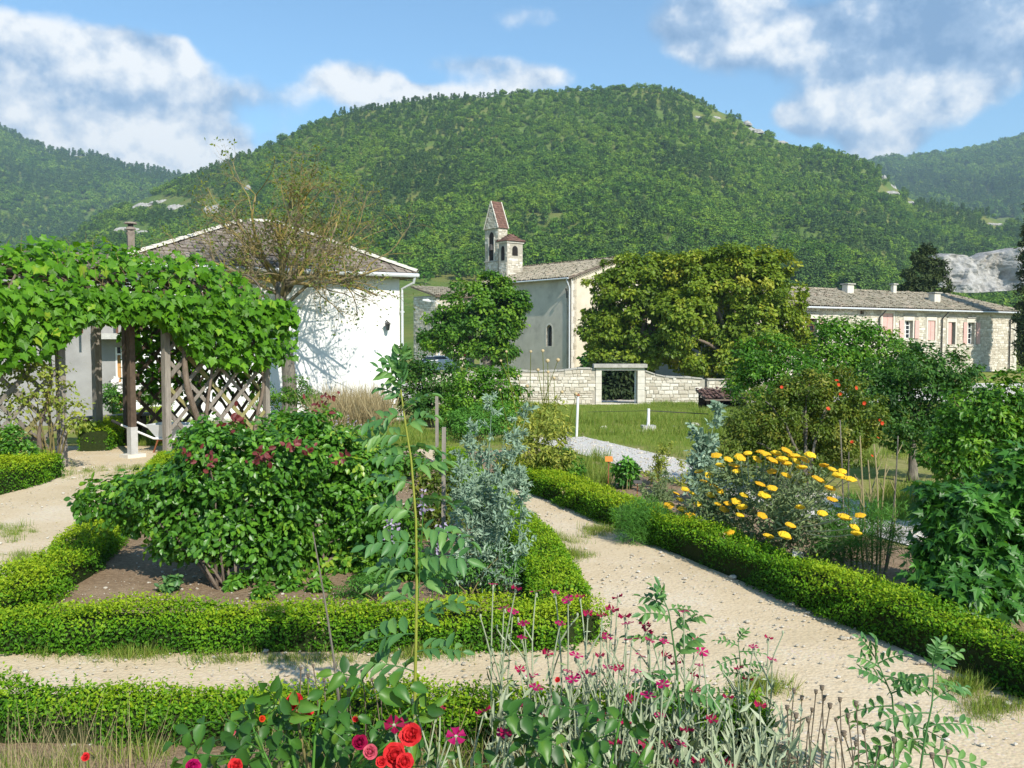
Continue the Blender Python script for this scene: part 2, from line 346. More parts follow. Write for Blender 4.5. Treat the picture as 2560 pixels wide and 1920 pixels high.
M['cap'] = rough_mat('weathered coping', [(0, (.24, .23, .21)), (.5, (.40, .38, .34)), (1, (.58, .55, .49))], 5, 30, .4, .01)
M['tile_grey'] = rough_mat('grey brown roof tile', [(0, (.13, .11, .09)), (.5, (.24, .20, .165)), (1, (.36, .31, .26))], 3, 60, .3, .006, tint=.6)
M['tile_old'] = rough_mat('lichened canal tile', [(0, (.16, .15, .10)), (.35, (.27, .24, .17)), (.7, (.38, .33, .25)), (.92, (.45, .31, .22)), (1, (.48, .27, .17))], 1.2, 60, .35, .008, tint=.55)
M['tile_red'] = rough_mat('red brown flat tile', [(0, (.11, .06, .045)), (1, (.22, .125, .095))], 5, 60, .3, .006, tint=.5)
M['under'] = rough_mat('roof boarding', [(0, (.12, .09, .07)), (1, (.24, .19, .15))], 6, 30, .3, .005)
M['zinc'] = rough_mat('painted zinc', [(0, (.50, .53, .55)), (1, (.66, .68, .70))], 6, 40, .1, .002, rough=.45, spec=.5)
M['dark_metal'] = rough_mat('dark iron', [(0, (.03, .03, .03)), (1, (.08, .075, .07))], 20, 60, .2, .002, rough=.6)
M['white_paint'] = rough_mat('white paint', [(0, (.68, .68, .66)), (1, (.80, .80, .79))], 12, 60, .15, .002, rough=.55)
M['pink_paint'] = rough_mat('faded pink paint', [(0, (.56, .33, .29)), (1, (.68, .44, .40))], 6, 60, .2, .002, rough=.7)
M['brown_paint'] = rough_mat('brown painted wood', [(0, (.10, .045, .03)), (1, (.17, .08, .055))], 8, 60, .2, .002)
M['door_wood'] = rough_mat('orange brown door', [(0, (.42, .22, .08)), (1, (.56, .33, .14))], 6, 40, .2, .003, stretch=(6, 6, .7))
M['rust'] = rough_mat('rusty steel', [(0, (.16, .05, .02)), (1, (.34, .13, .06))], 18, 60, .4, .003)
M['tub'] = rough_mat('pale grey plastic tub', [(0, (.50, .53, .56)), (1, (.66, .68, .69))], 8, 60, .2, .002, rough=.5)
M['rubber'] = rough_mat('black rubber', [(0, (.02, .02, .02)), (1, (.04, .04, .04))], 8, 60, .2, .002)
M['red_paint'] = rough_mat('red sign paint', [(0, (.55, .02, .025)), (1, (.62, .03, .03))], 8, 60, 0, .002, rough=.4)
M['orange_tag'] = rough_mat('orange painted tag', [(0, (.55, .17, .03)), (1, (.64, .24, .06))], 8, 60, .2, .002)
M['concrete'] = rough_mat('concrete', [(0, (.34, .33, .31)), (1, (.55, .54, .51))], 8, 60, .4, .004)
M['rock'] = rough_mat('pale limestone rock', [(0, (.13, .125, .12)), (.4, (.32, .31, .29)), (.7, (.46, .445, .42)), (1, (.56, .54, .51))], .5, 1.6, .8, .6, detail=8, stain=((.30, .24, .16), .2, .5))
M['car_paint'] = rough_mat('white car paint', [(0, (.76, .76, .76)), (1, (.80, .80, .80))], 3, 60, 0, .002, rough=.25, spec=.6)
def glass_mat():
    m, T = new_mat('dark window glass'); finish(T, princ(T, (.02, .025, .03), .08, .6)); return m
M['glass'] = glass_mat()
def dark_mat():
    m, T = new_mat('painted interior shade'); finish(T, princ(T, (.025, .022, .02), .9, .1)); return m  # near-black colour paints shade into openings and behind louvres
M['dark'] = dark_mat()
M['core'] = rough_mat('light blocking hedge core', [(0, (.012, .022, .006)), (1, (.035, .05, .014))], 30, 60, .6, .02, spec=.1)  # near-black core added to stop light passing through the leaf skin
def ground_mats():
    m, T = new_mat('meadow ground'); co = T.add('ShaderNodeTexCoord').outputs['Object']
    n1 = T.noise(co, .35, 5.0, .6); n2 = T.noise(co, 9.0, 5.0, .7)
    c = T.ramp(n2, [(.25, (.10, .15, .02)), (.5, (.19, .24, .04)), (.75, (.30, .29, .10))])
    d = T.ramp(n2, [(.25, (.16, .15, .05)), (.5, (.28, .25, .10)), (.75, (.38, .33, .16))])
    c = T.mix(T.smooth(n1, .42, .64), c, d)
    finish(T, princ(T, c, .95, .1, bump(T, n2, .6, .05))); M['meadow'] = m
    m, T = new_mat('sandy gravel path'); co = T.add('ShaderNodeTexCoord').outputs['Object']
    n1 = T.noise(co, .8, 5.0, .65); n2 = T.noise(co, 26.0, 6.0, .7)
    vor = T.add('ShaderNodeTexVoronoi'); T.put(vor.inputs['Vector'], co); vor.inputs['Scale'].default_value = 42.0
    c = T.ramp(n1, [(.25, (.50, .40, .25)), (.5, (.62, .50, .335)), (.75, (.68, .58, .43))])
    c = T.mix(T.smooth(n2, .45, .75), c, (.46, .35, .22))
    peb = T.smooth(T.noise(co, 1.6, 4.0), .40, .66); pm = T.m('MULTIPLY', peb, T.smooth(vor.outputs['Distance'], .45, .15))
    c = T.mix(T.m('MULTIPLY', pm, .55), c, T.mix(.75, vor.outputs['Color'], (.62, .57, .48)))
    h = T.m('ADD', T.m('MULTIPLY', n2, .5), T.m('MULTIPLY', T.m('SUBTRACT', 1.0, vor.outputs['Distance']), .6))
    finish(T, princ(T, c, .95, .12, bump(T, h, .6, .010))); M['path'] = m
    m, T = new_mat('white crushed gravel'); co = T.add('ShaderNodeTexCoord').outputs['Object']
    vor = T.add('ShaderNodeTexVoronoi'); T.put(vor.inputs['Vector'], co); vor.inputs['Scale'].default_value = 30.0
    n2 = T.noise(co, 12.0, 6.0, .7)
    c = T.ramp(n2, [(.25, (.46, .42, .36)), (.6, (.64, .61, .56)), (1, (.74, .72, .68))]); c = T.mix(.3, c, T.mix(.8, vor.outputs['Color'], (.6, .57, .52)))
    finish(T, princ(T, c, .95, .12, bump(T, vor.outputs['Distance'], .9, .02))); M['white_gravel'] = m
    m, T = new_mat('dry bed soil'); co = T.add('ShaderNodeTexCoord').outputs['Object']
    n1 = T.noise(co, 2.0, 5.0, .65); n2 = T.noise(co, 30.0, 6.0, .7)
    c = T.ramp(n2, [(.25, (.17, .11, .065)), (.55, (.33, .235, .15)), (.8, (.48, .38, .27))]); c = T.mix(T.smooth(n1, .5, .7), c, (.40, .29, .19))
    finish(T, princ(T, c, .95, .1, bump(T, n2, 1.0, .03))); M['soil'] = m
    m, T = new_mat('dry hill ground'); co = T.add('ShaderNodeTexCoord').outputs['Object']
    n1 = T.noise(co, .02, 6.0, .6); n2 = T.noise(co, .25, 6.0, .7)
    c = T.ramp(n2, [(.3, (.06, .11, .02)), (.55, (.11, .17, .035)), (.8, (.20, .22, .07))]); c = T.mix(T.smooth(n1, .45, .65), c, (.17, .18, .05))
    finish(T, princ(T, c, .95, .1, bump(T, n2, .8, 1.2))); M['hill'] = m
ground_mats()

# ------------------------------------------------------------------ terrain
def gz(X, Y):
    """height of the ground: the garden is flat, the meadow falls to the lane in front of the church"""
    Y = np.asarray(Y, float); t = np.clip((Y - 17.5) / 37.5, 0, 1); r = np.clip((Y - 57) / 18, 0, 1)
    return -1.87 * t * (1.25 - .25 * t) + 1.25 * r * r * (3 - 2 * r)
def GT(px, py):
    """where the ray of a photo pixel meets the ground"""
    d = px_dir(px, py); lo = 1.0
    for Y in np.arange(2.5, 140, .05):
        z = CAM_H + d[2] / d[1] * Y
        if z <= gz(0, Y): return np.array((d[0] / d[1] * Y, Y, float(gz(0, Y))))
    return np.array((d[0] / d[1] * 90, 90, -1.87))
def grid_mesh(xs, ys, zf, tint=.5):
    Xg, Yg = np.meshgrid(xs, ys); Z = zf(Xg, Yg); V = np.stack([Xg, Yg, Z], -1).reshape(-1, 3)
    nx = len(xs); i = (np.arange(len(ys) - 1)[:, None] * nx + np.arange(nx - 1)[None]).ravel()
    return MB().add(V, np.stack([i, i + 1, i + 1 + nx, i + nx], 1), tint)
ys = np.concatenate([[-400, -60, -10], np.arange(0, 100, 2.0), [120, 200, 400, 900, 2000, 5000]])
xs = np.concatenate([[-5000, -2000, -800, -300, -120], np.arange(-60, 61, 4.0), [120, 300, 800, 2000, 5000]])
tag(mk('ground', grid_mesh(xs, ys, lambda X, Y: gz(X, Y) - .012 - .02 * (Y > 60)), M['meadow']), kind='structure')
def sheet(name, poly, mat, z, step=None):
    """a flat sheet of ground inside a polygon of X,Y points"""
    V = [(x, y, z) for x, y in poly]; mb = MB().add(V, [tuple(range(len(V)))])
    return tag(mk(name, mb, mat), kind='structure')
# right hedge line: from its far end to its near end on the ground
HR0, HR1 = np.array((-.18, 13.0)), np.array((3.07, 4.3))
hr_d = unit(HR1 - HR0); hr_n = np.array((-hr_d[1], hr_d[0]))         # to the right of the hedge
sheet('garden_path', [(-13, 1.0), (5.0, 1.0), tuple(HR1 + (.6, -1.3)), tuple(HR0 + (-.9, 3.6)), (-3.2, 17.3), (-13, 17.3)], M['path'], 0.0)
rs = [HR0 + hr_n * 2.35 - hr_d * 5.0, HR1 + hr_n * 2.35 + hr_d * 3]
sheet('gravel_lane', [tuple(rs[0]), tuple(rs[1]), tuple(rs[1] + hr_n * 1.3), tuple(rs[0] + hr_n * 1.3)], M['white_gravel'], 0.002)
sheet('bed_soil', [tuple(HR0 + hr_n * .12 - hr_d * 3.4), tuple(HR1 + hr_n * .12 + hr_d * 3), tuple(HR1 + hr_n * 2.2 + hr_d * 3), tuple(HR0 + hr_n * 2.2 - hr_d * 3.4)], M['soil'], 0.006)
tri = [G(20, 1590)[:2], G(1420, 1600)[:2], G(1200, 1240)[:2], G(1050, 1130)[:2], G(470, 1150)[:2], G(250, 1370)[:2]]
sheet('bed_soil', [tuple(p) for p in tri], M['soil'], 0.006)
sheet('bed_soil', [(-6, 1.2), (1.55, 1.2), (1.35, 4.45), (-6, 4.62)], M['soil'], 0.006)
sheet('bed_soil', [tuple(G(-500, 1240)[:2]), tuple(G(120, 1190)[:2]), tuple(G(120, 1150)[:2]), tuple(G(-500, 1120)[:2])], M['soil'], 0.006)
tag(mk('road', grid_mesh(np.array([-60., -10, 0, 8, 30, 90]), np.arange(57., 68, 1.0), lambda X, Y: gz(X, Y) + .004), M['white_gravel']), kind='structure')

SK = np.array([(-1400, 600), (-800, 620), (-200, 650), (0, 642), (120, 622), (180, 600), (235, 556), (300, 522), (350, 495), (465, 448), (580, 405), (695, 358), (790, 312), (880, 280),
               (985, 260), (1100, 247), (1215, 243), (1330, 237), (1410, 231), (1515, 220), (1620, 220), (1700, 232), (1760, 262), (1850, 306), (1897, 335), (1967, 360), (2036, 371),
               (2117, 388), (2187, 422), (2233, 463), (2280, 498), (2372, 521), (2453, 538), (2560, 566), (2800, 610), (3300, 640), (4000, 640)], float)
def smooth_interp(x, tab):
    x = np.asarray(x, float); return (np.interp(x - 14, tab[:, 0], tab[:, 1]) + 2 * np.interp(x, tab[:, 0], tab[:, 1]) + np.interp(x + 14, tab[:, 0], tab[:, 1])) / 4
HY0, HYR = 96.0, 780.0
def bumps(X, Y, s):
    return (np.sin(X * .031 * s + 1.3) * np.cos(Y * .023 * s + .4) + .6 * np.sin(X * .067 * s + Y * .041 * s) + .4 * np.sin(X * .13 * s - Y * .09 * s + 2.0))
def hill_z(u, Y):
    """main hill: u = X / Y; the skyline of the photograph stands at Y = HYR"""
    px = 1280 + u * F_PX; t = (850 - smooth_interp(px, SK) - 7) / F_PX; s0 = -3.95 / HY0
    v = (Y - HY0) / (HYR - HY0); vc = np.clip(v, 0, 1); g = vc ** .82 * (1 - .06 * np.sin(vc * math.pi))
    z = CAM_H + Y * (s0 + (t - s0) * g)
    z = np.where(v > 1, CAM_H + HYR * t - (v - 1) * HYR * .30, z)
    return z + bumps(u * Y, Y, 1.0) * 4.0 * np.clip(v * 2.2, 0, 1) * np.clip(1.25 - vc, .2, 1) 
def hill_sheet(name, zf, us, Ys, mat):
    U, Yg = np.meshgrid(us, Ys); V = np.stack([U * Yg, Yg, zf(U, Yg)], -1).reshape(-1, 3); nx = len(us)
    i = (np.arange(len(Ys) - 1)[:, None] * nx + np.arange(nx - 1)[None]).ravel()
    return tag(mk(name, MB().add(V, np.stack([i, i + 1, i + 1 + nx, i + nx], 1)), mat, smooth=True), kind='structure')
hill_sheet('hill', hill_z, np.linspace(-1.15, 1.15, 300), np.linspace(HY0, HYR * 1.5, 150), M['hill'])
SKL = np.array([(-1500, 240), (-700, 240), (-300, 260), (-80, 290), (0, 326), (60, 358), (115, 384), (165, 399), (230, 402), (300, 420), (400, 440), (470, 458), (560, 480), (800, 560), (1300, 700)], float)
SKR = np.array([(1300, 700), (1700, 560), (2000, 470), (2120, 428), (2190, 411), (2300, 403), (2400, 392), (2470, 378), (2530, 360), (2560, 350), (2800, 330), (3300, 330), (4200, 340)], float)
def far_z(tab, Y0, YR):
    def f(u, Y):
        px = 1280 + u * F_PX; t = (850 - smooth_interp(px, tab) + 6) / F_PX; v = (Y - Y0) / (YR - Y0); vc = np.clip(v, 0, 1)
        z = -3 + (CAM_H + YR * t + 3) * vc ** 1.0
        z = np.where(v > 1, CAM_H + YR * t - (v - 1) * YR * .3, z)
        return z + bumps(u * Y, Y, .45) * 11 * np.clip(v * 2, 0, 1) * np.clip(1.15 - vc, .12, 1)
    return f
FLz, FRz = far_z(SKL, 850, 1700), far_z(SKR, 850, 1900)
hill_sheet('hill_left', FLz, np.linspace(-1.1, .0, 120), np.linspace(850, 2200, 70), M['hill'])
hill_sheet('hill_right', FRz, np.linspace(.0, 1.1, 120), np.linspace(850, 2500, 70), M['hill'])

# ------------------------------------------------------------------ woods on the hills
def clump_tree(seed, h, w, n_cl, per, leaf, pine=False):
    r = np.random.default_rng(seed); mb = MB()
    if pine:
        z = r.uniform(.22, 1.0, n_cl); rad = w * (1.05 - z) * .75 + .25; a = r.uniform(0, 6.283, n_cl)
        c = np.stack([np.cos(a) * rad * r.uniform(.35, 1, n_cl), np.sin(a) * rad * r.uniform(.35, 1, n_cl), z * h], 1)
    else:
        d = rand_dir(n_cl, r); d[:, 2] = d[:, 2] * .9
        c = d * np.array((w, w, h * .42)) * (r.uniform(.55, 1.0, (n_cl, 1))) + (0, 0, h * .56)
    ctr = np.array((0, 0, h * .5))
    for k in range(n_cl):
        cr = r.uniform(.55, 1.0) * w * .40; dd = rand_dir(per, r); dd[:, 2] += .25; dd = unit(dd)
        pos = c[k] + dd * cr * r.uniform(.5, 1, (per, 1)) * np.array((1, 1, .7))
        n = unit(dd + unit(c[k] - ctr) * .6 + (0, 0, .5) + r.normal(size=(per, 3)) * .35); t = r.normal(size=(per, 3))
        mb.scatter(LEAF_W, pos, frames(n, t), leaf * r.uniform(.7, 1.35, per), np.clip(.5 + (r.uniform() - .5) * .5 + r.normal(size=per) * .14, 0, 1))
    mb.tube([(0, 0, -1.0), (0, 0, h * .5)], [.16, .08], 5, .2)
    return mb
def source(name, mb, mat):
    me = mb.mesh(name); me.materials.append(mat); return bpy.data.objects.new(name, me)
def gn_scatter(name, pts, scl, rot, idx, sources, label, cat, kind='stuff'):
    """one object: sources instanced on points"""
    me = bpy.data.meshes.new(name); me.from_pydata([tuple(p) for p in pts], [], [])
    for nm, arr, ty in (('scl', scl, 'FLOAT'), ('rotz', rot, 'FLOAT'), ('pick', idx, 'INT')):
        a = me.attributes.new(nm, ty, 'POINT'); a.data.foreach_set('value', np.asarray(arr, np.int32 if ty == 'INT' else np.float32))
    o = bpy.data.objects.new(name, me); col.objects.link(o); tag(o, label, cat, None, kind)
    ng = bpy.data.node_groups.new(name, 'GeometryNodeTree'); N, L = ng.nodes, ng.links
    ng.interface.new_socket('Geometry', in_out='INPUT', socket_type='NodeSocketGeometry'); ng.interface.new_socket('Geometry', in_out='OUTPUT', socket_type='NodeSocketGeometry')
    gi, go, ip, gt = N.new('NodeGroupInput'), N.new('NodeGroupOutput'), N.new('GeometryNodeInstanceOnPoints'), N.new('GeometryNodeJoinGeometry')
    for s in sources[::-1]:
        oi = N.new('GeometryNodeObjectInfo'); oi.inputs['Object'].default_value = s
        g2 = N.new('GeometryNodeGeometryToInstance'); L.new(oi.outputs['Geometry'], g2.inputs[0]); L.new(g2.outputs[0], gt.inputs[0])
    def attr(nm, ty):
        a = N.new('GeometryNodeInputNamedAttribute'); a.data_type = ty; a.inputs[0].default_value = nm; return a.outputs[0]
    cx = N.new('ShaderNodeCombineXYZ'); L.new(attr('rotz', 'FLOAT'), cx.inputs[2])
    L.new(gi.outputs[0], ip.inputs['Points']); L.new(gt.outputs[0], ip.inputs['Instance']); ip.inputs['Pick Instance'].default_value = True
    L.new(attr('pick', 'INT'), ip.inputs['Instance Index']); L.new(cx.outputs[0], ip.inputs['Rotation']); L.new(attr('scl', 'FLOAT'), ip.inputs['Scale'])
    L.new(ip.outputs[0], go.inputs[0])
    md = o.modifiers.new('scatter', 'NODES'); md.node_group = ng
    return o
WOOD_SRC = [source('broadleaf_a', clump_tree(11, 7.5, 3.3, 30, 9, 1.05), M['forest']), source('broadleaf_b', clump_tree(12, 6.2, 3.6, 30, 9, 1.0), M['forest']),
            source('broadleaf_c', clump_tree(13, 8.6, 2.9, 30, 9, .95), M['forest']), source('pine_a', clump_tree(14, 8.8, 2.9, 34, 8, .85, True), M['pine']),
            source('pine_b', clump_tree(15, 7.0, 3.2, 34, 8, .85, True), M['pine'])]
ROCKS = [(365, 512, 30, 14), (405, 505, 28, 10), (450, 515, 34, 14), (535, 520, 22, 26), (330, 572, 30, 14), (355, 580, 22, 10), (620, 470, 10, 14),
         (1865, 312, 16, 14), (1885, 330, 20, 12), (1790, 300, 22, 7), (1955, 360, 22, 7), (2005, 368, 26, 6), (2205, 435, 10, 16), (2230, 465, 12, 16), (2215, 482, 26, 10), (2270, 508, 12, 8), (2480, 560, 30, 8), (1930, 600, 12, 7), (1740, 300, 12, 6)]
def hill_Y_at(px, py):
    u = (px - 1280) / F_PX; Ys = np.linspace(HY0, HYR, 500); z = hill_z(np.full_like(Ys, u), Ys); yy = 850 - (z - CAM_H) / Ys * F_PX
    k = np.nonzero(yy <= py)[0]; return Ys[k[0]] if len(k) else HYR * .985
def vnoise(X, Y, seed, sc):
    r = np.random.default_rng(seed); g = r.uniform(0, 1, (64, 64)); x, y = X / sc, Y / sc; xi, yi = np.floor(x).astype(int), np.floor(y).astype(int); fx, fy = x - xi, y - yi
    fx, fy = fx * fx * (3 - 2 * fx), fy * fy * (3 - 2 * fy); a = lambda i, j: g[(xi + i) % 64, (yi + j) % 64]
    return (a(0, 0) * (1 - fx) + a(1, 0) * fx) * (1 - fy) + (a(0, 1) * (1 - fx) + a(1, 1) * fx) * fy
def main_wood():
    r = np.random.default_rng(5); Y = np.sqrt(r.uniform(100 ** 2, (HYR * 1.03) ** 2, 31000)); u = r.uniform(-.66, .68, len(Y)); X = u * Y; px = 1280 + u * F_PX
    z = hill_z(u, Y); py = 850 - (z - CAM_H) / Y * F_PX
    keep = vnoise(X, Y, 3, 26) + .35 * vnoise(X, Y, 4, 9) > .12
    # open ground: the field left of the church, grassy ledges, rocks
    keep &= ~((px > 880) & (px < 1420) & (py > 700 + 6 * np.sin(px * .05)))
    keep &= ~((Y < 135) & (px > 1900))
    for (a, b, ra, rb) in ROCKS: keep &= ((px - a) / (ra + 5)) ** 2 + ((py - b - 3) / (rb + 7)) ** 2 > 1
    keep &= ~((px > 2355) & (py < 738) & (Y < 256)); keep &= ~((px > 2355) & (Y >= 256) & (Y < 275))
    for (a, b, ra, rb) in ((1350, 552, 60, 16), (1990, 490, 45, 8), (2150, 545, 90, 7), (1980, 590, 70, 10), (2030, 610, 60, 6), (1700, 370, 40, 6), (2350, 540, 70, 6)): keep &= (((px - a) / ra) ** 2 + ((py - b) / rb) ** 2 > 1) | (r.uniform(size=len(Y)) < .25)
    X, Y, z, u = X[keep], Y[keep], z[keep], u[keep]; k = len(X)
    pine = (vnoise(X, Y, 8, 60) + r.normal(size=k) * .22) > .55
    idx = np.where(pine, 3 + r.integers(0, 2, k), r.integers(0, 3, k)); s = r.uniform(.5, .98, k) * np.where(r.uniform(size=k) < .25, .65, 1.0)
    s *= np.clip(1.25 - z / 420, .7, 1.0)
    gn_scatter('woodland', np.stack([X, Y, z - .4], 1), s, r.uniform(0, 6.28, k), idx, WOOD_SRC, 'mixed green woodland covering the large rounded hill', 'woodland')
    for nm, zf, u0, u1, YR, lab in (('far_woodland', FLz, -.62, -.25, 1700, 'hazy blue green wood on the far slope beyond the pergola'), ('far_woodland', FRz, .28, .62, 1900, 'hazy wood on the far slope beyond the farmhouse')):
        n = 7500; Y = np.sqrt(r.uniform(880 ** 2, (YR * 1.02) ** 2, n)); u = r.uniform(u0, u1, n); X = u * Y; z = zf(u, Y)
        kp = vnoise(X, Y, 9, 40) + .3 * vnoise(X, Y, 6, 15) > .25; X, Y, z = X[kp], Y[kp], z[kp]; k = len(X)
        pine = (vnoise(X, Y, 8, 120) + r.normal(size=k) * .2) > .5
        gn_scatter(nm, np.stack([X, Y, z - .8], 1), r.uniform(1.1, 1.9, k), r.uniform(0, 6.28, k), np.where(pine, 3 + r.integers(0, 2, k), r.integers(0, 3, k)), WOOD_SRC, lab, 'woodland')
main_wood()
def rock_blob(c, rx, ry, rz, seed, lumps=5):
    r = np.random.default_rng(seed); mb = MB()
    for k in range(lumps):
        a = np.linspace(0, 2 * math.pi, 12, endpoint=False); V = []
        lev = [(.0, 1.0), (.35, .95), (.7, .7), (.95, .3)]; off = r.uniform(-.6, .6, 3) * (rx, ry, .2 * rz); s = r.uniform(.4, .75)
        for h, w in lev: V += [np.asarray(c) + off + np.array((math.cos(t) * rx * w, math.sin(t) * ry * w, (h * 2 - .7) * rz)) * s * r.uniform(.78, 1.2) for t in a]
        F = [(i * 12 + j, i * 12 + (j + 1) % 12, (i + 1) * 12 + (j + 1) % 12, (i + 1) * 12 + j) for i in range(3) for j in range(12)] + [tuple(range(36, 48))]
        mb.add(V, F, r.uniform())
    return mb
for k, (a, b, ra, rb) in enumerate(ROCKS):
    Y = hill_Y_at(a, b + rb * .6); c = P(a, b, Y); c[2] = float(hill_z(np.array((a - 1280) / F_PX), np.array(Y)))
    tag(mk('rock_outcrop', rock_blob(c, ra * Y / F_PX * 1.1, max(rb, 8) * Y / F_PX * 1.2, rb * Y / F_PX * .75, 50 + k), M['rock']), kind='structure')
def cliff():
    """the pale limestone cliff at the foot of the hill behind the farmhouse"""
    pts_t = [(2355, 640), (2375, 632), (2400, 622), (2440, 626), (2470, 640), (2500, 622), (2530, 618), (2560, 612), (2640, 606), (2760, 612)]; pts_b = [(2355, 716), (2375, 726), (2400, 732), (2440, 732), (2470, 730), (2500, 728), (2530, 726), (2560, 722), (2640, 722), (2760, 726)]
    nu, nv, r = 150, 50, np.random.default_rng(3); V = []; Yc = 250.0
    for j in range(nv):
        f = j / (nv - 1)
        for i in range(nu):
            px = 2355 + (2760 - 2355) * i / (nu - 1); pt = np.interp(px, [p[0] for p in pts_t], [p[1] for p in pts_t]); pb = np.interp(px, [p[0] for p in pts_b], [p[1] for p in pts_b])
            q = P(px, pb + (pt - pb) * f, Yc)
            x_, z_ = np.array(q[0]), np.array(q[2]); d = 5.0 * (vnoise(x_ + 60, z_ * .5 + x_ * .3, 21, 4.5) - .5) + 2.2 * (vnoise(x_ + 9, z_ * .8 - x_ * .2, 22, 1.6) - .5) + .8 * (vnoise(x_, z_ * 1.3, 24, .55) - .5) + 1.2 * math.floor(f * 2 + 2 * vnoise(x_ + z_, np.array(3.0), 23, 7.0)) + f * 1.5
            q[1] += float(d) + (8 * max(0, f - .93) / .07); V.append(q)
    i = (np.arange(nv - 1)[:, None] * nu + np.arange(nu - 1)[None]).ravel()
    tag(mk('cliff', MB().add(V, np.stack([i, i + 1, i + 1 + nu, i + nu], 1)), M['rock'], smooth=True), kind='structure')
cliff()

# ------------------------------------------------------------------ buildings
Z3 = np.array((0, 0, 1.0))
def v3(a, z=0.0): return np.array((a[0], a[1], z), float)
def hit(px, py, O, N):
    """ray of a photo pixel against a vertical wall plane through O with normal N"""
    d = np.array(px_dir(px, py)); c = np.array((0, 0, CAM_H)); N = np.asarray(N, float); O = np.asarray(O, float)
    k = np.dot(O - c, N) / np.dot(d, N); return c + d * k
class Wall:
    """a wall face: origin on the ground at one corner, U along it, N outward"""
    def __init__(s, O, U, N): s.O = np.asarray(O, float); s.U = v3(unit(U)); s.N = v3(unit(N))
    def p(s, a, z, d=0.0): return s.O * (1, 1, 0) + s.U * a + s.N * d + Z3 * z
    def az(s, px, py): h = hit(px, py, s.O, s.N); return float(np.dot(h - s.O, s.U)), float(h[2])
    def slab(s, mb, a0, a1, z0, z1, d0, d1, tint=.5):
        V = [s.p(a, z, d) for d in (d0, d1) for a, z in ((a0, z0), (a1, z0), (a1, z1), (a0, z1))]
        mb.add(V, np.array([(0, 1, 2, 3), (4, 7, 6, 5), (0, 4, 5, 1), (1, 5, 6, 2), (2, 6, 7, 3), (3, 7, 4, 0)]), tint); return mb
    def arch(s, mb, ac, w, z0, zs, d0, d1, point=0.0, n=9, tint=.5):
        """an arched panel (round or pointed head) between depths d0 and d1"""
        pts = [(ac - w / 2, z0), (ac + w / 2, z0)]
        for k in range(n + 1):
            t = math.pi * k / n; x, z = math.cos(t) * w / 2, math.sin(t) * w / 2 * (1 + point); pts.append((ac + x, zs + z))
        poly = [s.p(a, z) for a, z in pts]; mb.prism(poly, s.N * d0, s.N * d1, tint); return mb
def panel_with_holes(w, mb, a0, a1, z0, z1, holes, d0, d1):
    """wall slab cut into pieces round rectangular holes (a0,a1,z0,z1), butted edge to edge as one mesh"""
    As = sorted({a0, a1, *[h[0] for h in holes], *[h[1] for h in holes]}); Zs = sorted({z0, z1, *[h[2] for h in holes], *[h[3] for h in holes]})
    for i in range(len(As) - 1):
        run = None
        for j in range(len(Zs) - 1):
            ac, zc = (As[i] + As[i + 1]) / 2, (Zs[j] + Zs[j + 1]) / 2; solid = not any(h[0] < ac < h[1] and h[2] < zc < h[3] for h in holes)
            if solid: run = [Zs[j], Zs[j + 1]] if run is None else [run[0], Zs[j + 1]]
            if run and (not solid or j == len(Zs) - 2): w.slab(mb, As[i], As[i + 1], run[0], run[1], d0, d1); run = None
    return mb
def stone_tpl(seed):
    r = np.random.default_rng(seed); j = lambda s: r.uniform(-s, s)
    back = [(-.5, 0, -.5), (.5, 0, -.5), (.5, 0, .5), (-.5, 0, .5)]; mid = [(x * (1 + j(.05)), .55, z * (1 + j(.08))) for x, _, z in back]
    front = [(x * (.78 + j(.1)), 1.0, z * (.72 + j(.14))) for x, _, z in back]
    V = np.array(back + mid + front, float); F = []
    for l in (0, 4):
        for i in range(4): F.append((l + i, l + 4 + i, l + 4 + (i + 1) % 4, l + (i + 1) % 4))
    F.append((8, 11, 10, 9)); return V, np.array(F)
STONES = [stone_tpl(k) for k in range(8)]
STONE_ME = []
for k, t in enumerate(STONES):
    me = MB().add(t[0], t[1], k / 8).mesh('stone'); me.materials.append(M['stone']); STONE_ME.append(me)
def rubble(w, a0, a1, z0, top, holes, parent, size=(.32, .17), depth=.035, n_obj=0, want=None, seed=1, d=0.0):
    """rubble stones on a wall face: the first n_obj that satisfy want(a, z) are objects, the rest one mesh of stuff"""
    r = np.random.default_rng(seed); z = z0; out = []; 
    while z < max(top(a0), top((a0 + a1) / 2), top(a1), z0):
        h = size[1] * r.uniform(.65, 1.35); a = a0 + r.uniform(0, .1)
        while a < a1:
            wd = size[0] * r.uniform(.5, 1.55); ac, zc = a + wd / 2, z + h / 2 + r.uniform(-.25, .25) * h * .4
            if a + wd < a1 + .02 and zc + h / 2 < top(ac) + .02 and not any(x0 - .02 < ac + wd / 2 and ac - wd / 2 < x1 + .02 and y0 - .02 < zc + h / 2 and zc - h / 2 < y1 + .02 for x0, x1, y0, y1 in holes):
                out.append((ac, zc, wd - .022, h - .018))
            a += wd
        z += h
    R = np.stack([w.U, w.N, Z3], 1); rest = MB(); k = 0
    r.shuffle(out)
    for (ac, zc, wd, h) in out:
        s = (wd, depth * r.uniform(.6, 1.5), h); t = r.integers(0, 8)
        if k < n_obj and (want is None or want(ac, zc)): inst('stone', STONE_ME[t], parent, w.p(ac, zc, d), R, s); k += 1
        else: rest.add((STONES[t][0] * s) @ R.T + w.p(ac, zc, d), STONES[t][1], r.uniform())
    if rest.n: mk('stonework', rest, M['stone'], parent, kind='stuff')
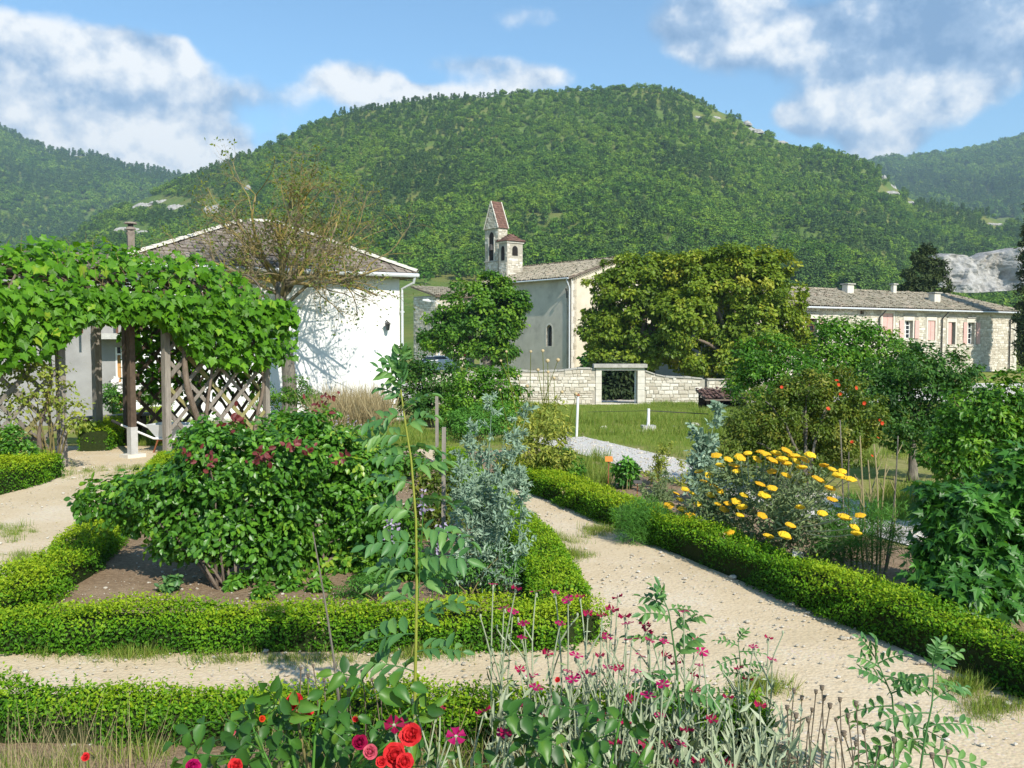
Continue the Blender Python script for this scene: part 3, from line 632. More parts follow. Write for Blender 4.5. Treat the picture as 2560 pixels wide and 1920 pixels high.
def canal_tile(n=4):
    V, F = [], []
    for y, rr, zz in ((0, 1.0, .02), (1.0, .82, .0)):
        for k in range(n + 1):
            t = math.pi * k / n; V.append((math.cos(t) * .5 * rr, y, math.sin(t) * .42 * rr + zz))
    for k in range(n): F.append((k, k + 1, k + n + 2, k + n + 1))
    return np.array(V), np.array(F)
CANAL = canal_tile()
FLAT_T = (np.array([(-.48, 0, .16), (.48, 0, .16), (.46, 1.05, .02), (-.46, 1.05, .02), (-.48, 0, .05), (.48, 0, .05)]), np.array([(0, 1, 2, 3), (4, 5, 1, 0)]))
def tiled(parent, poly, mat, tw=.22, tl=.36, tpl=CANAL, seed=1, jit=.02, name='roof_tiles', lift=.03):
    """tiles laid on a planar polygon whose first edge is the eave"""
    poly = np.asarray(poly, float); A = unit(poly[1] - poly[0]); n = unit(np.cross(A, poly[2] - poly[0])); n = n if n[2] > 0 else -n; B = np.cross(n, A); B = B if B[2] > 0 else -B
    q = np.stack([(poly - poly[0]) @ A, (poly - poly[0]) @ B], 1); r = np.random.default_rng(seed)
    xs_ = np.arange(q[:, 0].min() + tw / 2, q[:, 0].max(), tw); ys_ = np.arange(0, q[:, 1].max(), tl); X, Y = np.meshgrid(xs_, ys_); X, Y = X.ravel(), Y.ravel(); inside = np.ones(len(X), bool)
    sgn = np.sign(np.sum(q[:, 0] * np.roll(q[:, 1], -1) - q[:, 1] * np.roll(q[:, 0], -1)))
    for k in range(len(q)):
        a, b = q[k], q[(k + 1) % len(q)]; inside &= sgn * ((b[0] - a[0]) * (Y + tl * .4 - a[1]) - (b[1] - a[1]) * (X - a[0])) > -.02
    X, Y = X[inside], Y[inside]; k = len(X); pos = poly[0] + X[:, None] * A + Y[:, None] * B + n * lift + r.normal(size=(k, 3)) * jit * .4
    ang = r.normal(size=k) * jit; d = B[None] * np.cos(ang)[:, None] + A[None] * np.sin(ang)[:, None]; nn = np.broadcast_to(n, (k, 3)) + r.normal(size=(k, 3)) * jit
    s = np.stack([np.full(k, tw), np.full(k, tl * 1.12), np.full(k, tw)], 1)
    return mk(name, MB().scatter(tpl, pos, frames(nn, d), s, r.uniform(0, 1, k)), mat, parent, kind='stuff')
def slab_poly(mb, poly, t, tint=.5):
    poly = np.asarray(poly, float); n = unit(np.cross(poly[1] - poly[0], poly[2] - poly[0])); n = n if n[2] > 0 else -n
    return mb.prism(poly, -n * t, n * 0, tint)
def caps(parent, a, b, mat, step=.38, w=.26, name='ridge_cap'):
    """ridge tiles along a line, each one a part"""
    a, b = np.asarray(a, float), np.asarray(b, float); d = unit(b - a); n = int(np.linalg.norm(b - a) / step); r = np.random.default_rng(int(abs(a[0] * 100)) + 1)
    me = MB().add(CANAL[0], CANAL[1], .7).mesh(name); me.materials.append(mat)
    up = np.array((0, 0, 1.0)); up = up - d * d[2]; R = frames(up[None], d[None])[0]
    for k in range(n): inst(name, me, parent, a + d * (k * step) + Z3 * .03, R, (w * r.uniform(.93, 1.07), step * 1.12, w))
    return n

# --- white rendered house
hR, hU, hD = np.array((-4.02, 33.0)), unit((-.862, -.507)), unit((-.507, .862)); H_L, H_W, H_E = 9.03, 7.0, 4.36
house = thing('house', 'white rendered house with low hipped tile roof behind the bare tree', 'house', v3(hR, -1.0))
hw = Wall(v3(hR), hU, -hD)
def house_build():
    c = lambda a, d, z: v3(hR + hU * a + hD * d, z)
    mb = MB(); zb = -1.9
    mb.prism([c(0, 0, zb), c(H_L, 0, zb), c(H_L, H_W, zb), c(0, H_W, zb)], (0, 0, 0), (0, 0, H_E - zb)); mk('wall', mb, M['plaster'], house)
    o = .48; e = H_E - .02; rz = 6.3; r1, r2 = 3.5, 4.5
    E = [c(-o, -o, e), c(H_L + o, -o, e), c(H_L + o, H_W + o, e), c(-o, H_W + o, e)]; R1, R2 = c(r1, H_W / 2, rz), c(r2, H_W / 2, rz)
    rb = MB(); rb.add([*E, R1, R2] + [p - Z3 * .14 for p in E], [(0, 1, 5, 4), (1, 2, 5), (2, 3, 4, 5), (3, 0, 4), (6, 7, 8, 9), (0, 6, 7, 1), (1, 7, 8, 2), (2, 8, 9, 3), (3, 9, 6, 0)])
    roof = mk('roof', rb, M['under'], house)
    tiled(roof, [E[0], E[1], R2, R1], M['tile_grey'], .2, .27, FLAT_T, 3); tiled(roof, [E[3], E[0], R1], M['tile_grey'], .2, .27, FLAT_T, 4); tiled(roof, [E[1], E[2], R2], M['tile_grey'], .2, .27, FLAT_T, 5)
    hm = M['dress']; caps(roof, E[0] + Z3 * .04, R1 + Z3 * .04, hm, .42, .24); caps(roof, R1, R2, hm, .42, .26); caps(roof, E[1] + Z3 * .04, R2 + Z3 * .04, hm, .42, .24)
    g0, g1 = c(-o - .02, -o - .07, e - .06), c(H_L + o, -o - .07, e - .06)
    mk('gutter', MB().tube([g0, g1], .075, 8), M['zinc'], house)
    a_dp = hw.az(1003, 800)[0]
    q = [c(-o + .12, -o - .05, e - .12), c(-o + .14, -o + .02, e - .32), c(a_dp, -.09, e - .52), c(a_dp, -.09, e - .9), c(a_dp, -.09, -1.6)]
    dp = mk('downpipe', MB().tube(q, .048, 8), M['zinc'], house)
    for z in (3.0, 1.2, -.4):
        mk('pipe_bracket', MB().box(c(a_dp, -.06, z), (.15, .13, .04), math.atan2(hU[1], hU[0])), M['zinc'], dp)
    # wall lantern
    a, z = hw.az(964, 815); L = mk('wall_lantern', MB().tube([hw.p(a, z + .16, .0), hw.p(a, z + .2, .12), hw.p(a, z + .12, .2)], .02, 6), M['dark_metal'], house)
    mk('lantern_glass', MB().tube([hw.p(a, z - .16, .2), hw.p(a, z + .06, .2)], [.06, .10], 6), M['glass'], L)
    mk('lantern_cap', MB().tube([hw.p(a, z + .06, .2), hw.p(a, z + .16, .2)], [.14, .02], 6), M['dark_metal'], L)
house_build()

# --- annex at the back left of the white house
S_ = hR + hU * (H_L - .004) + hD * 1.3
annex = thing('annex', 'grey rendered annex with brown door seen under the pergola', 'house', v3(S_, -.9)); aw = Wall(v3(S_), hU, -hD)
def annex_build():
    a_end, top = 12.0, 4.2; a0, z0 = aw.az(290, 960); a1, z1 = aw.az(306, 868)
    d0, d1 = min(a0, a1), max(a0, a1); zd = z1
    s0, sz1 = aw.az(18, 868); s1, sz0 = aw.az(44, 925); sa0, sa1 = min(s0, s1), max(s0, s1)
    holes = [(d0, d1, -1.4, zd), (sa0, sa1, sz0, sz1)]
    mb = MB(); panel_with_holes(aw, mb, 0, a_end, -1.6, top, holes, -.3, 0); mk('wall', mb, M['grey_plaster'], annex)
    body = MB(); aw.slab(body, 0.02, a_end, -1.6, top, -6.0, -.32); mk('inner_wall', body, M['dark'], annex)
    zt = zd - .22
    dr = MB(); aw.slab(dr, d0 + .05, d1 - .05, -1.4, zt - .03, -.16, -.1); door = mk('door', dr, M['door_wood'], annex)
    fr = MB(); aw.slab(fr, d0, d0 + .05, -1.4, zd, -.18, .02); aw.slab(fr, d1 - .05, d1, -1.4, zd, -.18, .02); aw.slab(fr, d0 + .05, d1 - .05, zt - .03, zt + .02, -.18, .02); mk('door_frame', fr, M['white_paint'], door)
    mk('transom_pane', aw.slab(MB(), d0 + .05, d1 - .05, zt + .02, zd, -.16, -.12), M['glass'], door)
    mk('door_handle', aw.slab(MB(), d0 + .12, d0 + .16, .1, .25, -.1, -.04), M['dark_metal'], door)
    b0, zb = aw.az(313, 840); b1, _ = aw.az(225, 835); bl, bh = min(b0, b1), max(b0, b1)
    bal = mk('balcony_slab', aw.slab(MB(), max(bl, .05), bh, zb - .1, zb + .08, .003, .9), M['concrete'], annex)
    for k in range(4):
        a = max(bl, .05) + .2 + k * .5; mk('balcony_post', aw.slab(MB(), a, a + .07, zb + .08, zb + 1.0, .7, .77), M['brown_paint'], bal)
    sh = mk('shutter', aw.slab(MB(), sa0 + .003, sa1 - .003, sz0, sz1, -.2, -.14), M['dark'], annex); nsl = 9
    for k in range(nsl):
        z = sz0 + (k + .5) * (sz1 - sz0) / nsl; mk('louvre_slat', MB().bar(aw.p(sa0 + .01, z, -.06), aw.p(sa1 - .01, z, -.06), .012, .07, (aw.N + Z3)), M['white_paint'], sh)
    o = .35; E = [aw.p(.05, top, o), aw.p(a_end + o, top, o), aw.p(a_end + o, top + .75, -3), aw.p(.05, top + .75, -3)]; B2 = [aw.p(a_end + o, top, -6 - o), aw.p(.05, top, -6 - o)]
    rb = MB(); rb.add([*E, *B2], [(0, 1, 2, 3), (3, 2, 4, 5), (0, 3, 5), (1, 4, 2), (0, 5, 4, 1)]); roof = mk('roof', rb, M['under'], annex); tiled(roof, E, M['tile_grey'], .2, .27, FLAT_T, 8)
    # chimney with two stacked clay collars
    h = hit(327, 600, aw.p(0, 0, -2.4), aw.N); c = v3(h[:2], 0); zt0 = P(327, 600, h[1])[2]; zt1 = P(327, 553, h[1])[2]; ch = MB().box(c + Z3 * (top + zt0 - .2) / 2 + Z3 * .2, (.22, .22, zt0 + .2 - top + .4), math.atan2(hU[1], hU[0])); chim = mk('chimney', ch, M['tile_grey'], roof)
    H = zt1 - zt0
    for f, r0, r1, hh in ((.30, .12, .16, .18), (.62, .18, .13, .14), (.90, .22, .19, .09)): mk('chimney_collar', MB().tube([c + Z3 * (zt0 + H * (f - hh / 2)), c + Z3 * (zt0 + H * (f + hh / 2))], [r0, r1], 10), M['tile_grey'], chim)
    mk('chimney_pot', MB().tube([c + Z3 * zt0, c + Z3 * (zt1 - .03)], [.10, .09], 10), M['dark_metal'], chim)
annex_build()

# --- church
cC, cL, cG = np.array((4.95, 77.0)), unit((-.616, .788)), unit((.788, .616)); NLEN, NWID, C_E, C_R, cz = 12.5, 10.92, 7.22, 9.0, -1.0
church = thing('church', 'old lime rendered church with low tile roof and stone belfry', 'church', v3(cC, cz)); lw = Wall(v3(cC), cL, -cG); gw = Wall(v3(cC), cG, -cL)
def church_build():
    c = lambda l, g, z: v3(cC + cL * l + cG * g, z)
    # left wall with its arched window cut in
    wa, wz0 = lw.az(1373, 865); _, wz1 = lw.az(1373, 812); ww = .75
    mb = MB(); panel_with_holes(lw, mb, 0, NLEN, cz - 1.2, C_E, [(wa - ww / 2, wa + ww / 2, wz0, wz1)], -.6, 0); mk('side_wall', mb, M['church_plaster'], church)
    win = mk('window', lw.slab(MB(), wa - ww / 2, wa + ww / 2, wz0, wz1, -.34, -.3), M['glass'], church)
    fr = MB(); n = 10; zs = wz1 - ww / 2
    for k in range(n):                                     # spandrels that make the head round
        t0, t1 = math.pi * k / n, math.pi * (k + 1) / n; x0, x1 = wa + math.cos(t0) * ww / 2, wa + math.cos(t1) * ww / 2
        fr.prism([lw.p(x0, zs + math.sin(t0) * ww / 2), lw.p(x1, zs + math.sin(t1) * ww / 2), lw.p(x1, wz1 + .002), lw.p(x0, wz1 + .002)], lw.N * -.28, lw.N * .006)
    mk('window_head', fr, M['church_plaster'], win)
    sr = MB()
    for a0, a1 in ((wa - ww / 2 - .14, wa - ww / 2), (wa + ww / 2, wa + ww / 2 + .14)): lw.slab(sr, a0, a1, wz0 - .1, zs, -.1, .012)
    for k in range(n):
        t0, t1 = math.pi * k / n, math.pi * (k + 1) / n; q = lambda t, r: lw.p(wa + math.cos(t) * r, zs + math.sin(t) * r); sr.prism([q(t0, ww / 2), q(t1, ww / 2), q(t1, ww / 2 + .14), q(t0, ww / 2 + .14)], lw.N * .001, lw.N * .012)
    mk('window_surround', sr, M['dress'], win)
    for z in np.linspace(wz0 + .3, wz1 - .4, 4): mk('glazing_bar', lw.slab(MB(), wa - ww / 2, wa + ww / 2, z, z + .03, -.3, -.27), M['dark_metal'], win)
    # gable wall, far walls
    g = MB(); g.prism([c(0, 0, cz - 1.2), c(0, NWID, cz - 1.2), c(0, NWID, C_E), c(0, NWID / 2, C_R - .12), c(0, 0, C_E)], v3(cL) * .602, v3(cL) * .0); mk('gable_wall', g, M['gable_plaster'], church)
    b = MB(); gw2 = Wall(c(0, NWID, 0), cL, cG); gw2.slab(b, .6, NLEN, cz - 1.2, C_E, -.6, 0); b.prism([c(NLEN, 0, cz - 1.2), c(NLEN, NWID, cz - 1.2), c(NLEN, NWID, C_E), c(NLEN, NWID / 2, C_R), c(NLEN, 0, C_E)], v3(cL) * .01, v3(cL) * .5); mk('far_wall', b, M['church_plaster'], church)
    o = .48; v = .18; k = (C_R - C_E) / (NWID / 2); E0, E1 = c(-v, -o, C_E - o * k + .12), c(NLEN + v, -o, C_E - o * k + .12); R0, R1 = c(-v, NWID / 2, C_R + .12), c(NLEN + v, NWID / 2, C_R + .12); D0, D1 = c(-v, NWID + o, C_E - o * k + .12), c(NLEN + v, NWID + o, C_E - o * k + .12)
    rb = MB(); slab_poly(rb, [E0, E1, R1, R0], .12); slab_poly(rb, [D0, D1, R1, R0], .12); roof = mk('roof', rb, M['under'], church)
    tiled(roof, [E0, E1, R1, R0], M['tile_old'], .24, .38, CANAL, 12, .03); tiled(roof, [D0, D1, R1, R0], M['tile_old'], .24, .38, CANAL, 13, .03); caps(roof, R0, R1, M['tile_old'], .4, .3)
    # toothed tile cornice along the gable verge, each tile end a piece
    me = MB().tube([(0, 0, 0), (0, .2, 0)], .075, 6).mesh('cornice_tile'); me.materials.append(M['tile_old'])
    for s, (A, B) in enumerate(((c(0, 0, C_E - .12), c(0, NWID / 2, C_R - .14)), (c(0, NWID / 2, C_R - .14), c(0, NWID, C_E - .12)))):
        d = unit(B - A); L = np.linalg.norm(B - A)
        for i in range(int(L / .24)): inst('cornice_tile', me, roof, A + d * (.12 + i * .24), np.stack([d, v3(-cL), np.cross(d, v3(-cL))], 1))
    q = [E0 + v3(cL) * .3 + Z3 * -.05, c(.12, -.1, C_E - .9), c(.12, -.1, cz - .5)]; mk('downpipe', MB().tube(q, .06, 8), M['zinc'], church)
    mk('gutter', MB().tube([E0 - v3(cG) * .06 - Z3 * .06, E1 - v3(cG) * .06 - Z3 * .06], .07, 6), M['zinc'], church)
    for px, py in ((1319, 735), (1418, 730)):
        a, z = lw.az(px, py); mk('iron_bracket', MB().tube([lw.p(a, z - .5, .05), lw.p(a, z, .08), lw.p(a - .2, z + .25, .35), lw.p(a - .5, z + .2, .4)], .05, 6), M['dark_metal'], church)
    # quoins at the corner
    for i in range(15):
        z = cz + i * .55; w_ = .42 if i % 2 else .27; mk('quoin', gw.slab(MB(), .004, w_ * .8, z, z + .535, -.05, .008), M['dress'], church)
    # --- belfry: a slab tower whose steep gable faces left, and a square turret beside it
    def depth_at(px, Y): return np.array(((px - 1280) / F_PX * Y, Y))
    def stonebox(nm, B, l, w, z0, z1, seed, holes_l=(), holes_g=()):
        part = mk(nm, MB().prism([v3(B, z0), v3(B + cL * l, z0), v3(B + cL * l + cG * w, z0), v3(B + cG * w, z0)], (0, 0, 0), (0, 0, z1 - z0)), M['mortar'], church)
        W1, W2 = Wall(v3(B), cL, -cG), Wall(v3(B), cG, -cL)
        rubble(W1, 0, l, z0, lambda a: z1, list(holes_l), part, (.34, .2), .03, 0, None, seed); rubble(W2, 0, w, z0, lambda a: z1, list(holes_g), part, (.34, .2), .03, 0, None, seed + 1)
        return part, W1, W2
    Bt = depth_at(1246, 88.5); ty = lambda py, Y=88.5: P(1246, py, Y)[2]; lt, wt = 2.15, 1.1
    W1 = Wall(v3(Bt), cL, -cG); oz0, oz1 = ty(650), ty(578)
    tower, W1, W2 = stonebox('bell_tower', Bt, lt, wt, 5.0, ty(570), 31, [(lt / 2 - .5, lt / 2 + .5, oz0, oz1 + .1)])
    op = mk('bell_opening_shade', W1.arch(MB(), lt / 2, .75, oz0, oz1 - .55, .002, .02, .5), M['dark'], tower)  # dark arched panel on the face paints the shade of an opening
    mk('opening_jamb', W1.slab(W1.slab(MB(), lt / 2 - .52, lt / 2 - .38, oz0, oz1 - .5, .0, .05), lt / 2 + .38, lt / 2 + .52, oz0, oz1 - .5, .0, .05), M['dress'], op)
    mk('bell', MB().tube([W1.p(lt / 2, oz0 + 1.0, .05), W1.p(lt / 2, oz0 + 1.5, .05), W1.p(lt / 2, oz0 + 1.6, .05)], [.28, .2, .05], 10), M['dark_metal'], tower)
    mk('string_course', W1.slab(MB(), -.04, lt + .04, oz0 - .12, oz0, 0, .08), M['cap'], tower)
    rt = ty(500); zb = ty(570); fo = .08; A = [W1.p(-fo, zb, fo), W1.p(lt + fo, zb, fo), W1.p(lt / 2, rt, fo)]
    spire = mk('spire_roof', MB().prism(A, (0, 0, 0), v3(cG) * (wt + 2 * fo)), M['tile_old'], tower)
    dG = v3(cG) * (wt + 2 * fo)
    tiled(spire, [A[0], A[0] + dG, A[2] + dG, A[2]], M['tile_red'], .2, .26, FLAT_T, 5, name='spire_tiles'); tiled(spire, [A[1] + dG, A[1], A[2], A[2] + dG], M['tile_red'], .2, .26, FLAT_T, 6, name='spire_tiles')
    for p0, p1 in ((A[0], A[2]), (A[1], A[2]), (A[0] + dG, A[2] + dG)): mk('verge_stone', MB().bar(p0 + Z3 * .02, p1 + Z3 * .02, .09, .09), M['dress'], spire)
    rubble(W1, 0, lt, zb, lambda a: zb + (rt - zb) * max(0, 1 - abs(a - lt / 2) / (lt / 2)) - .25, [], spire, (.3, .18), .03, 0, None, 40, fo)
    Bq = depth_at(1268, 86.3); tz = lambda py: P(1268, py, 86.3)[2]; lq, wq = 1.3, 1.85
    q1, q2 = Wall(v3(Bq), cL, -cG), Wall(v3(Bq), cG, -cL); o0, o1 = tz(638), tz(614)
    tur, q1, q2 = stonebox('turret', Bq, lq, wq, 5.5, tz(606), 35, [(lq / 2 - .3, lq / 2 + .3, tz(650), o1 + .1)], [(wq / 2 - .38, wq / 2 + .38, o0 - .1, o1 + .08)])
    mk('turret_opening_shade', q2.arch(MB(), wq / 2, .66, o0, o1 - .33, .002, .02, .1), M['dark'], tur); mk('turret_opening_shade', q1.arch(MB(), lq / 2, .5, tz(650), o1 - .3, .002, .02, .3), M['dark'], tur)  # dark panels on the turret faces, shade put into the colour
    mk('turret_cornice', MB().prism([v3(Bq - (cL + cG) * .1, tz(606)), v3(Bq + cL * (lq + .1) - cG * .1, tz(606)), v3(Bq + cL * (lq + .1) + cG * (wq + .1), tz(606)), v3(Bq - cL * .1 + cG * (wq + .1), tz(606))], (0, 0, 0), (0, 0, .14)), M['dress'], tur)
    zc = tz(606) + .14; o = .2; Q = [v3(Bq + cL * a + cG * b, zc) for a, b in ((-o, -o), (lq + o, -o), (lq + o, wq + o), (-o, wq + o))]; ap = v3(Bq + cL * lq / 2 + cG * wq / 2, tz(582))
    tr = mk('turret_roof', MB().add([*Q, ap], [(0, 1, 4), (1, 2, 4), (2, 3, 4), (3, 0, 4), (0, 3, 2, 1)]), M['tile_red'], tur)
    for i in range(4): tiled(tr, [Q[i], Q[(i + 1) % 4], ap], M['tile_red'], .2, .26, FLAT_T, 50 + i, name='turret_tiles')
church_build()

def side_building():
    B = np.array(((1090 - 1280) / F_PX * 88.0, 88.0)); o = thing('outbuilding', 'low stone outbuilding with tile roof beside the church, half hidden by the maple', 'building', v3(B, -.7)); W = Wall(v3(B), cG, -cL); W2 = Wall(v3(B), cL, -cG)
    top = P(1090, 738, 88)[2]; L, D = 4.5, 4.0
    w = mk('wall', MB().prism([v3(B, -1.5), v3(B + cG * L, -1.5), v3(B + cG * L + cL * D, -1.5), v3(B + cL * D, -1.5)], (0, 0, 0), (0, 0, top + 1.5)), M['mortar'], o)
    rubble(W, 0, L, -.6, lambda a: top, [(2.0, 2.9, 2.2, 3.4)], w, (.36, .2), .03, 0, None, 61); rubble(W2, 0, D, -.6, lambda a: top, [], w, (.36, .2), .03, 0, None, 62)
    mk('window', W.slab(MB(), 2.05, 2.85, 2.25, 3.35, .002, .03), M['glass'], o)
    E = [W.p(-.3, top - .05, .4), W.p(L + .3, top - .05, .4), W.p(L + .3, top + 1.0, -D), W.p(-.3, top + 1.0, -D)]; rf = mk('roof', slab_poly(MB(), E, .12), M['under'], o); tiled(rf, E, M['tile_old'], .24, .38, CANAL, 15, .03)
side_building()

# --- long stone farmhouse with pink shutters
fA, fB = np.array((20.9, 66.0)), np.array((44.0, 80.0)); fU = unit(fB - fA); fD = np.array((-fU[1], fU[0])); FL = float(np.linalg.norm(fB - fA)); F_E = 4.45
farm = thing('farmhouse', 'long stone farmhouse with pink shutters and lichened tile roof', 'house', v3(fA, -1.5)); fw = Wall(v3(fA - fU * 7), fU, -fD); F0 = 7.0
def farm_build():
    L = FL + F0 - .3; Wd = 8.0; zb = -2.0
    wins = []
    for px0, px1, py0, py1, kind in ((2014, 2041, 796, 858, 'left'), (2206, 2232, 783, 838, 'shut'), (2261, 2281, 801, 846, 'open'), (2319, 2337, 801, 850, 'shut'), (2370, 2387, 805, 861, 'half'), (2419, 2435, 806, 860, 'open')):
        a0, z1 = fw.az(px0, py0); a1, z0 = fw.az(px1, py1); wins.append((a0, a1, z0, z1, kind))
    v0, vz1 = fw.az(2151, 773); v1, vz0 = fw.az(2160, 786); vent = (v0, v1, vz0, min(vz1, F_E - .25))
    holes = [w[:4] for w in wins] + [vent]
    wall = mk('wall', panel_with_holes(fw, MB(), 0, L, zb, F_E, holes, -.5, 0), M['mortar'], farm)
    b = MB(); fw.slab(b, 0, L, zb, F_E, -Wd, -Wd + .5); fw.slab(b, 0, .5, zb, F_E, -Wd + .5, -.5); fw.slab(b, L - .5, L, zb, F_E, -Wd + .5, -.5); mk('far_wall', b, M['mortar'], farm)
    frames_ = [(w[0] - .2, w[1] + .2, w[2] - .16, w[3] + .42) for w in wins] + [(v0 - .06, v1 + .06, vz0 - .05, F_E)]
    rubble(fw, 0, L - .5, zb + .2, lambda a: F_E - .12, frames_, wall, (.36, .17), .03, 0, None, 71)
    for (a0, a1, z0, z1, kind) in wins:
        s = MB(); fw.slab(s, a0 - .16, a0, z0 - .12, z1 + .3, -.02, .04); fw.slab(s, a1, a1 + .16, z0 - .12, z1 + .3, -.02, .04); fw.slab(s, a0, a1, z1, z1 + .3, -.02, .04)
        win = mk('window', fw.slab(MB(), a0, a1, z0, z1, -.36, -.32), M['glass'], farm); mk('window_surround', s, M['dress'], win); mk('window_sill', fw.slab(MB(), a0 - .2, a1 + .2, z0 - .2, z0 - .12, -.02, .12), M['dress'], win)
        mk('drip_stone', fw.slab(MB(), a0 - .1, a1 + .1, z1 + .36, z1 + .44, 0, .1), M['cap'], win)
        hw_ = (a1 - a0) / 2
        if kind in ('open', 'half', 'left'):
            fr = MB(); m_ = (a0 + a1) / 2
            for x0, x1 in ((a0, a0 + .07), (m_ - .05, m_ + .05), (a1 - .07, a1)): fw.slab(fr, x0, x1, z0, z1, -.32, -.26)
            for k in range(5): z = z0 + (z1 - z0 - .07) * k / 4; fw.slab(fr, a0 + .07, m_ - .05, z, z + .05, -.318, -.262); fw.slab(fr, m_ + .05, a1 - .07, z, z + .05, -.318, -.262)
            mk('sash_bars', fr, M['brown_paint'] if kind != 'open' else M['white_paint'], win)
        shut = {'open': [(a0 - .18 - hw_, a0 - .18, .06), (a1 + .18, a1 + .18 + hw_, .06)], 'left': [(a1 + .18, a1 + .18 + hw_ * 1.1, .06)], 'half': [(a0, a0 + hw_ * 1.2, -.1)], 'shut': [(a0, a0 + hw_ - .01, -.1), (a0 + hw_ + .01, a1, -.1)]}[kind]
        for x0, x1, d in shut:
            sh = mk('shutter', fw.slab(MB(), x0 + .005, x1 - .005, z0, z1, d, d + .05), M['pink_paint'], win)
    mk('vent_opening', fw.slab(MB(), v0, v1, vz0, vent[3], -.36, -.2), M['brown_paint'], farm)
    for i in range(13):
        z = zb + i * .5; w_ = .55 if i % 2 else .35; mk('quoin', fw.slab(MB(), L - w_, L - .004, z, z + .48, -.05, .034), M['dress'], farm)
    o = .5; rise = 1.55; c = lambda a, d, z: fw.p(a, z, -d)
    E = [c(-.3, -o, F_E - .06), c(L + o, -o, F_E - .06), c(L + o, Wd + o, F_E - .06), c(-.3, Wd + o, F_E - .06)]; R0, R1 = c(-.3, Wd / 2, F_E + rise), c(L - 3.7, Wd / 2, F_E + rise - .05)
    rb = MB(); rb.add([*E, R0, R1] + [p - Z3 * .12 for p in E], [(0, 1, 5, 4), (1, 2, 5), (2, 3, 4, 5), (3, 0, 4), (6, 7, 8, 9), (0, 6, 7, 1), (1, 7, 8, 2), (2, 8, 9, 3), (3, 9, 6, 0)]); roof = mk('roof', rb, M['under'], farm)
    tiled(roof, [E[0], E[1], R1, R0], M['tile_old'], .24, .38, CANAL, 16, .05); tiled(roof, [E[1], E[2], R1], M['tile_old'], .24, .38, CANAL, 17, .05); caps(roof, R0, R1, M['tile_old'], .4, .3); caps(roof, E[1], R1, M['tile_old'], .4, .28)
    mk('gutter', MB().tube([c(-.3, -o - .08, F_E - .12), c(L + o, -o - .08, F_E - .12)], .07, 6), M['zinc'], farm)
    for px in (2195, 2352, 2522):
        a, _ = fw.az(px, 800); mk('downpipe', MB().tube([c(a + .2, -o - .06, F_E - .2), c(a, -.14, F_E - .75), c(a, -.14, -1.6)], .055, 6), M['dark_metal'], farm)
    for px, py0, py1, sx, d in ((2120, 728, 713, .75, 3.2), (2336, 762, 735, .8, 1.6), (2234, 725, 713, .4, 3.7)):
        h = hit(px, py0, fw.p(0, 0, -d), fw.N); zt = P(px, py1, h[1])[2]; zr = F_E + rise * (d + o) / (Wd / 2 + o) - .25
        ch = mk('chimney', MB().box((h[0], h[1], (zr + zt) / 2), (sx, sx * .7, zt - zr), math.atan2(fU[1], fU[0])), M['dress'], roof); mk('chimney_cap', MB().box((h[0], h[1], zt + .09), (sx + .2, sx * .7 + .2, .1), math.atan2(fU[1], fU[0])), M['cap'], ch)
farm_build()

# --- stone wall with the gateway
WY = 55.0
def wall_piece(name, label, px0, px1, topf_px, n_obj, wantpx, seed, Y=WY, zb=-2.2):
    a, b = P(px0, 950, Y), P(px1, 950, Y); o = thing(name, label, 'wall', (a[0], Y, -1.87)); W = Wall((a[0], Y, 0), (1, 0), (0, -1)); Lw = b[0] - a[0]
    ztop = lambda s: float(P(1280, np.interp(px0 + s / Lw * (px1 - px0), [p[0] for p in topf_px], [p[1] for p in topf_px]), Y)[2])
    n = 40; V = []; 
    for d in (0, -.55):
        for k in range(n + 1): V.append(W.p(Lw * k / n, zb, d))
        for k in range(n + 1): V.append(W.p(Lw * k / n, ztop(Lw * k / n), d))
    m = n + 1; F = []
    for k in range(n): F += [(k, k + 1, m + k + 1, m + k), (2 * m + k, 3 * m + k, 3 * m + k + 1, 2 * m + k + 1), (m + k, m + k + 1, 3 * m + k + 1, 3 * m + k)]
    F += [(0, m, 3 * m, 2 * m), (n, 2 * m + n, 3 * m + n, m + n)]
    core = mk('wall_core', MB().add(V, F), M['mortar'], o)
    rubble(W, 0, Lw, -2.0, lambda s: ztop(min(max(s, 0), Lw)) - .02, [], core, (.36, .18), .045, n_obj, lambda s, z: wantpx[0] < px0 + s / Lw * (px1 - px0) < wantpx[1], seed)
    r = np.random.default_rng(seed + 5); s = 0.0; me = MB().box((0, 0, 0), (1, 1, 1)).mesh('coping_stone'); me.materials.append(M['cap'])
    while s < Lw - .2:
        w_ = min(r.uniform(.4, .8), Lw - s); z = ztop(s + w_ / 2); sl = math.atan2(ztop(min(s + w_, Lw)) - ztop(s), w_); R = np.array([(math.cos(sl), 0, -math.sin(sl)), (0, 1, 0), (math.sin(sl), 0, math.cos(sl))])
        inst('coping_stone', me, core, W.p(s + w_ / 2, z + .04, -.27), R, (w_ - .02, .66 + r.uniform(-.04, .04), .09 * r.uniform(.7, 1.3))); s += w_
    return o
wall_piece('stone_wall', 'pale rubble garden wall left of the gateway, below the church', 1060, 1489, [(1060, 935), (1290, 927), (1330, 930), (1400, 928), (1450, 922), (1489, 924)], 190, (1285, 1489), 81)
wall_piece('stone_wall', 'pale rubble wall right of the gateway with top dipping towards the shed', 1612, 1762, [(1612, 928), (1640, 938), (1670, 944), (1720, 945), (1762, 949)], 110, (1612, 1762), 82)
wall_piece('stone_wall', 'darker wall set back behind the small shed', 1768, 1990, [(1768, 950), (1990, 950)], 0, (0, 0), 83, 57.5)
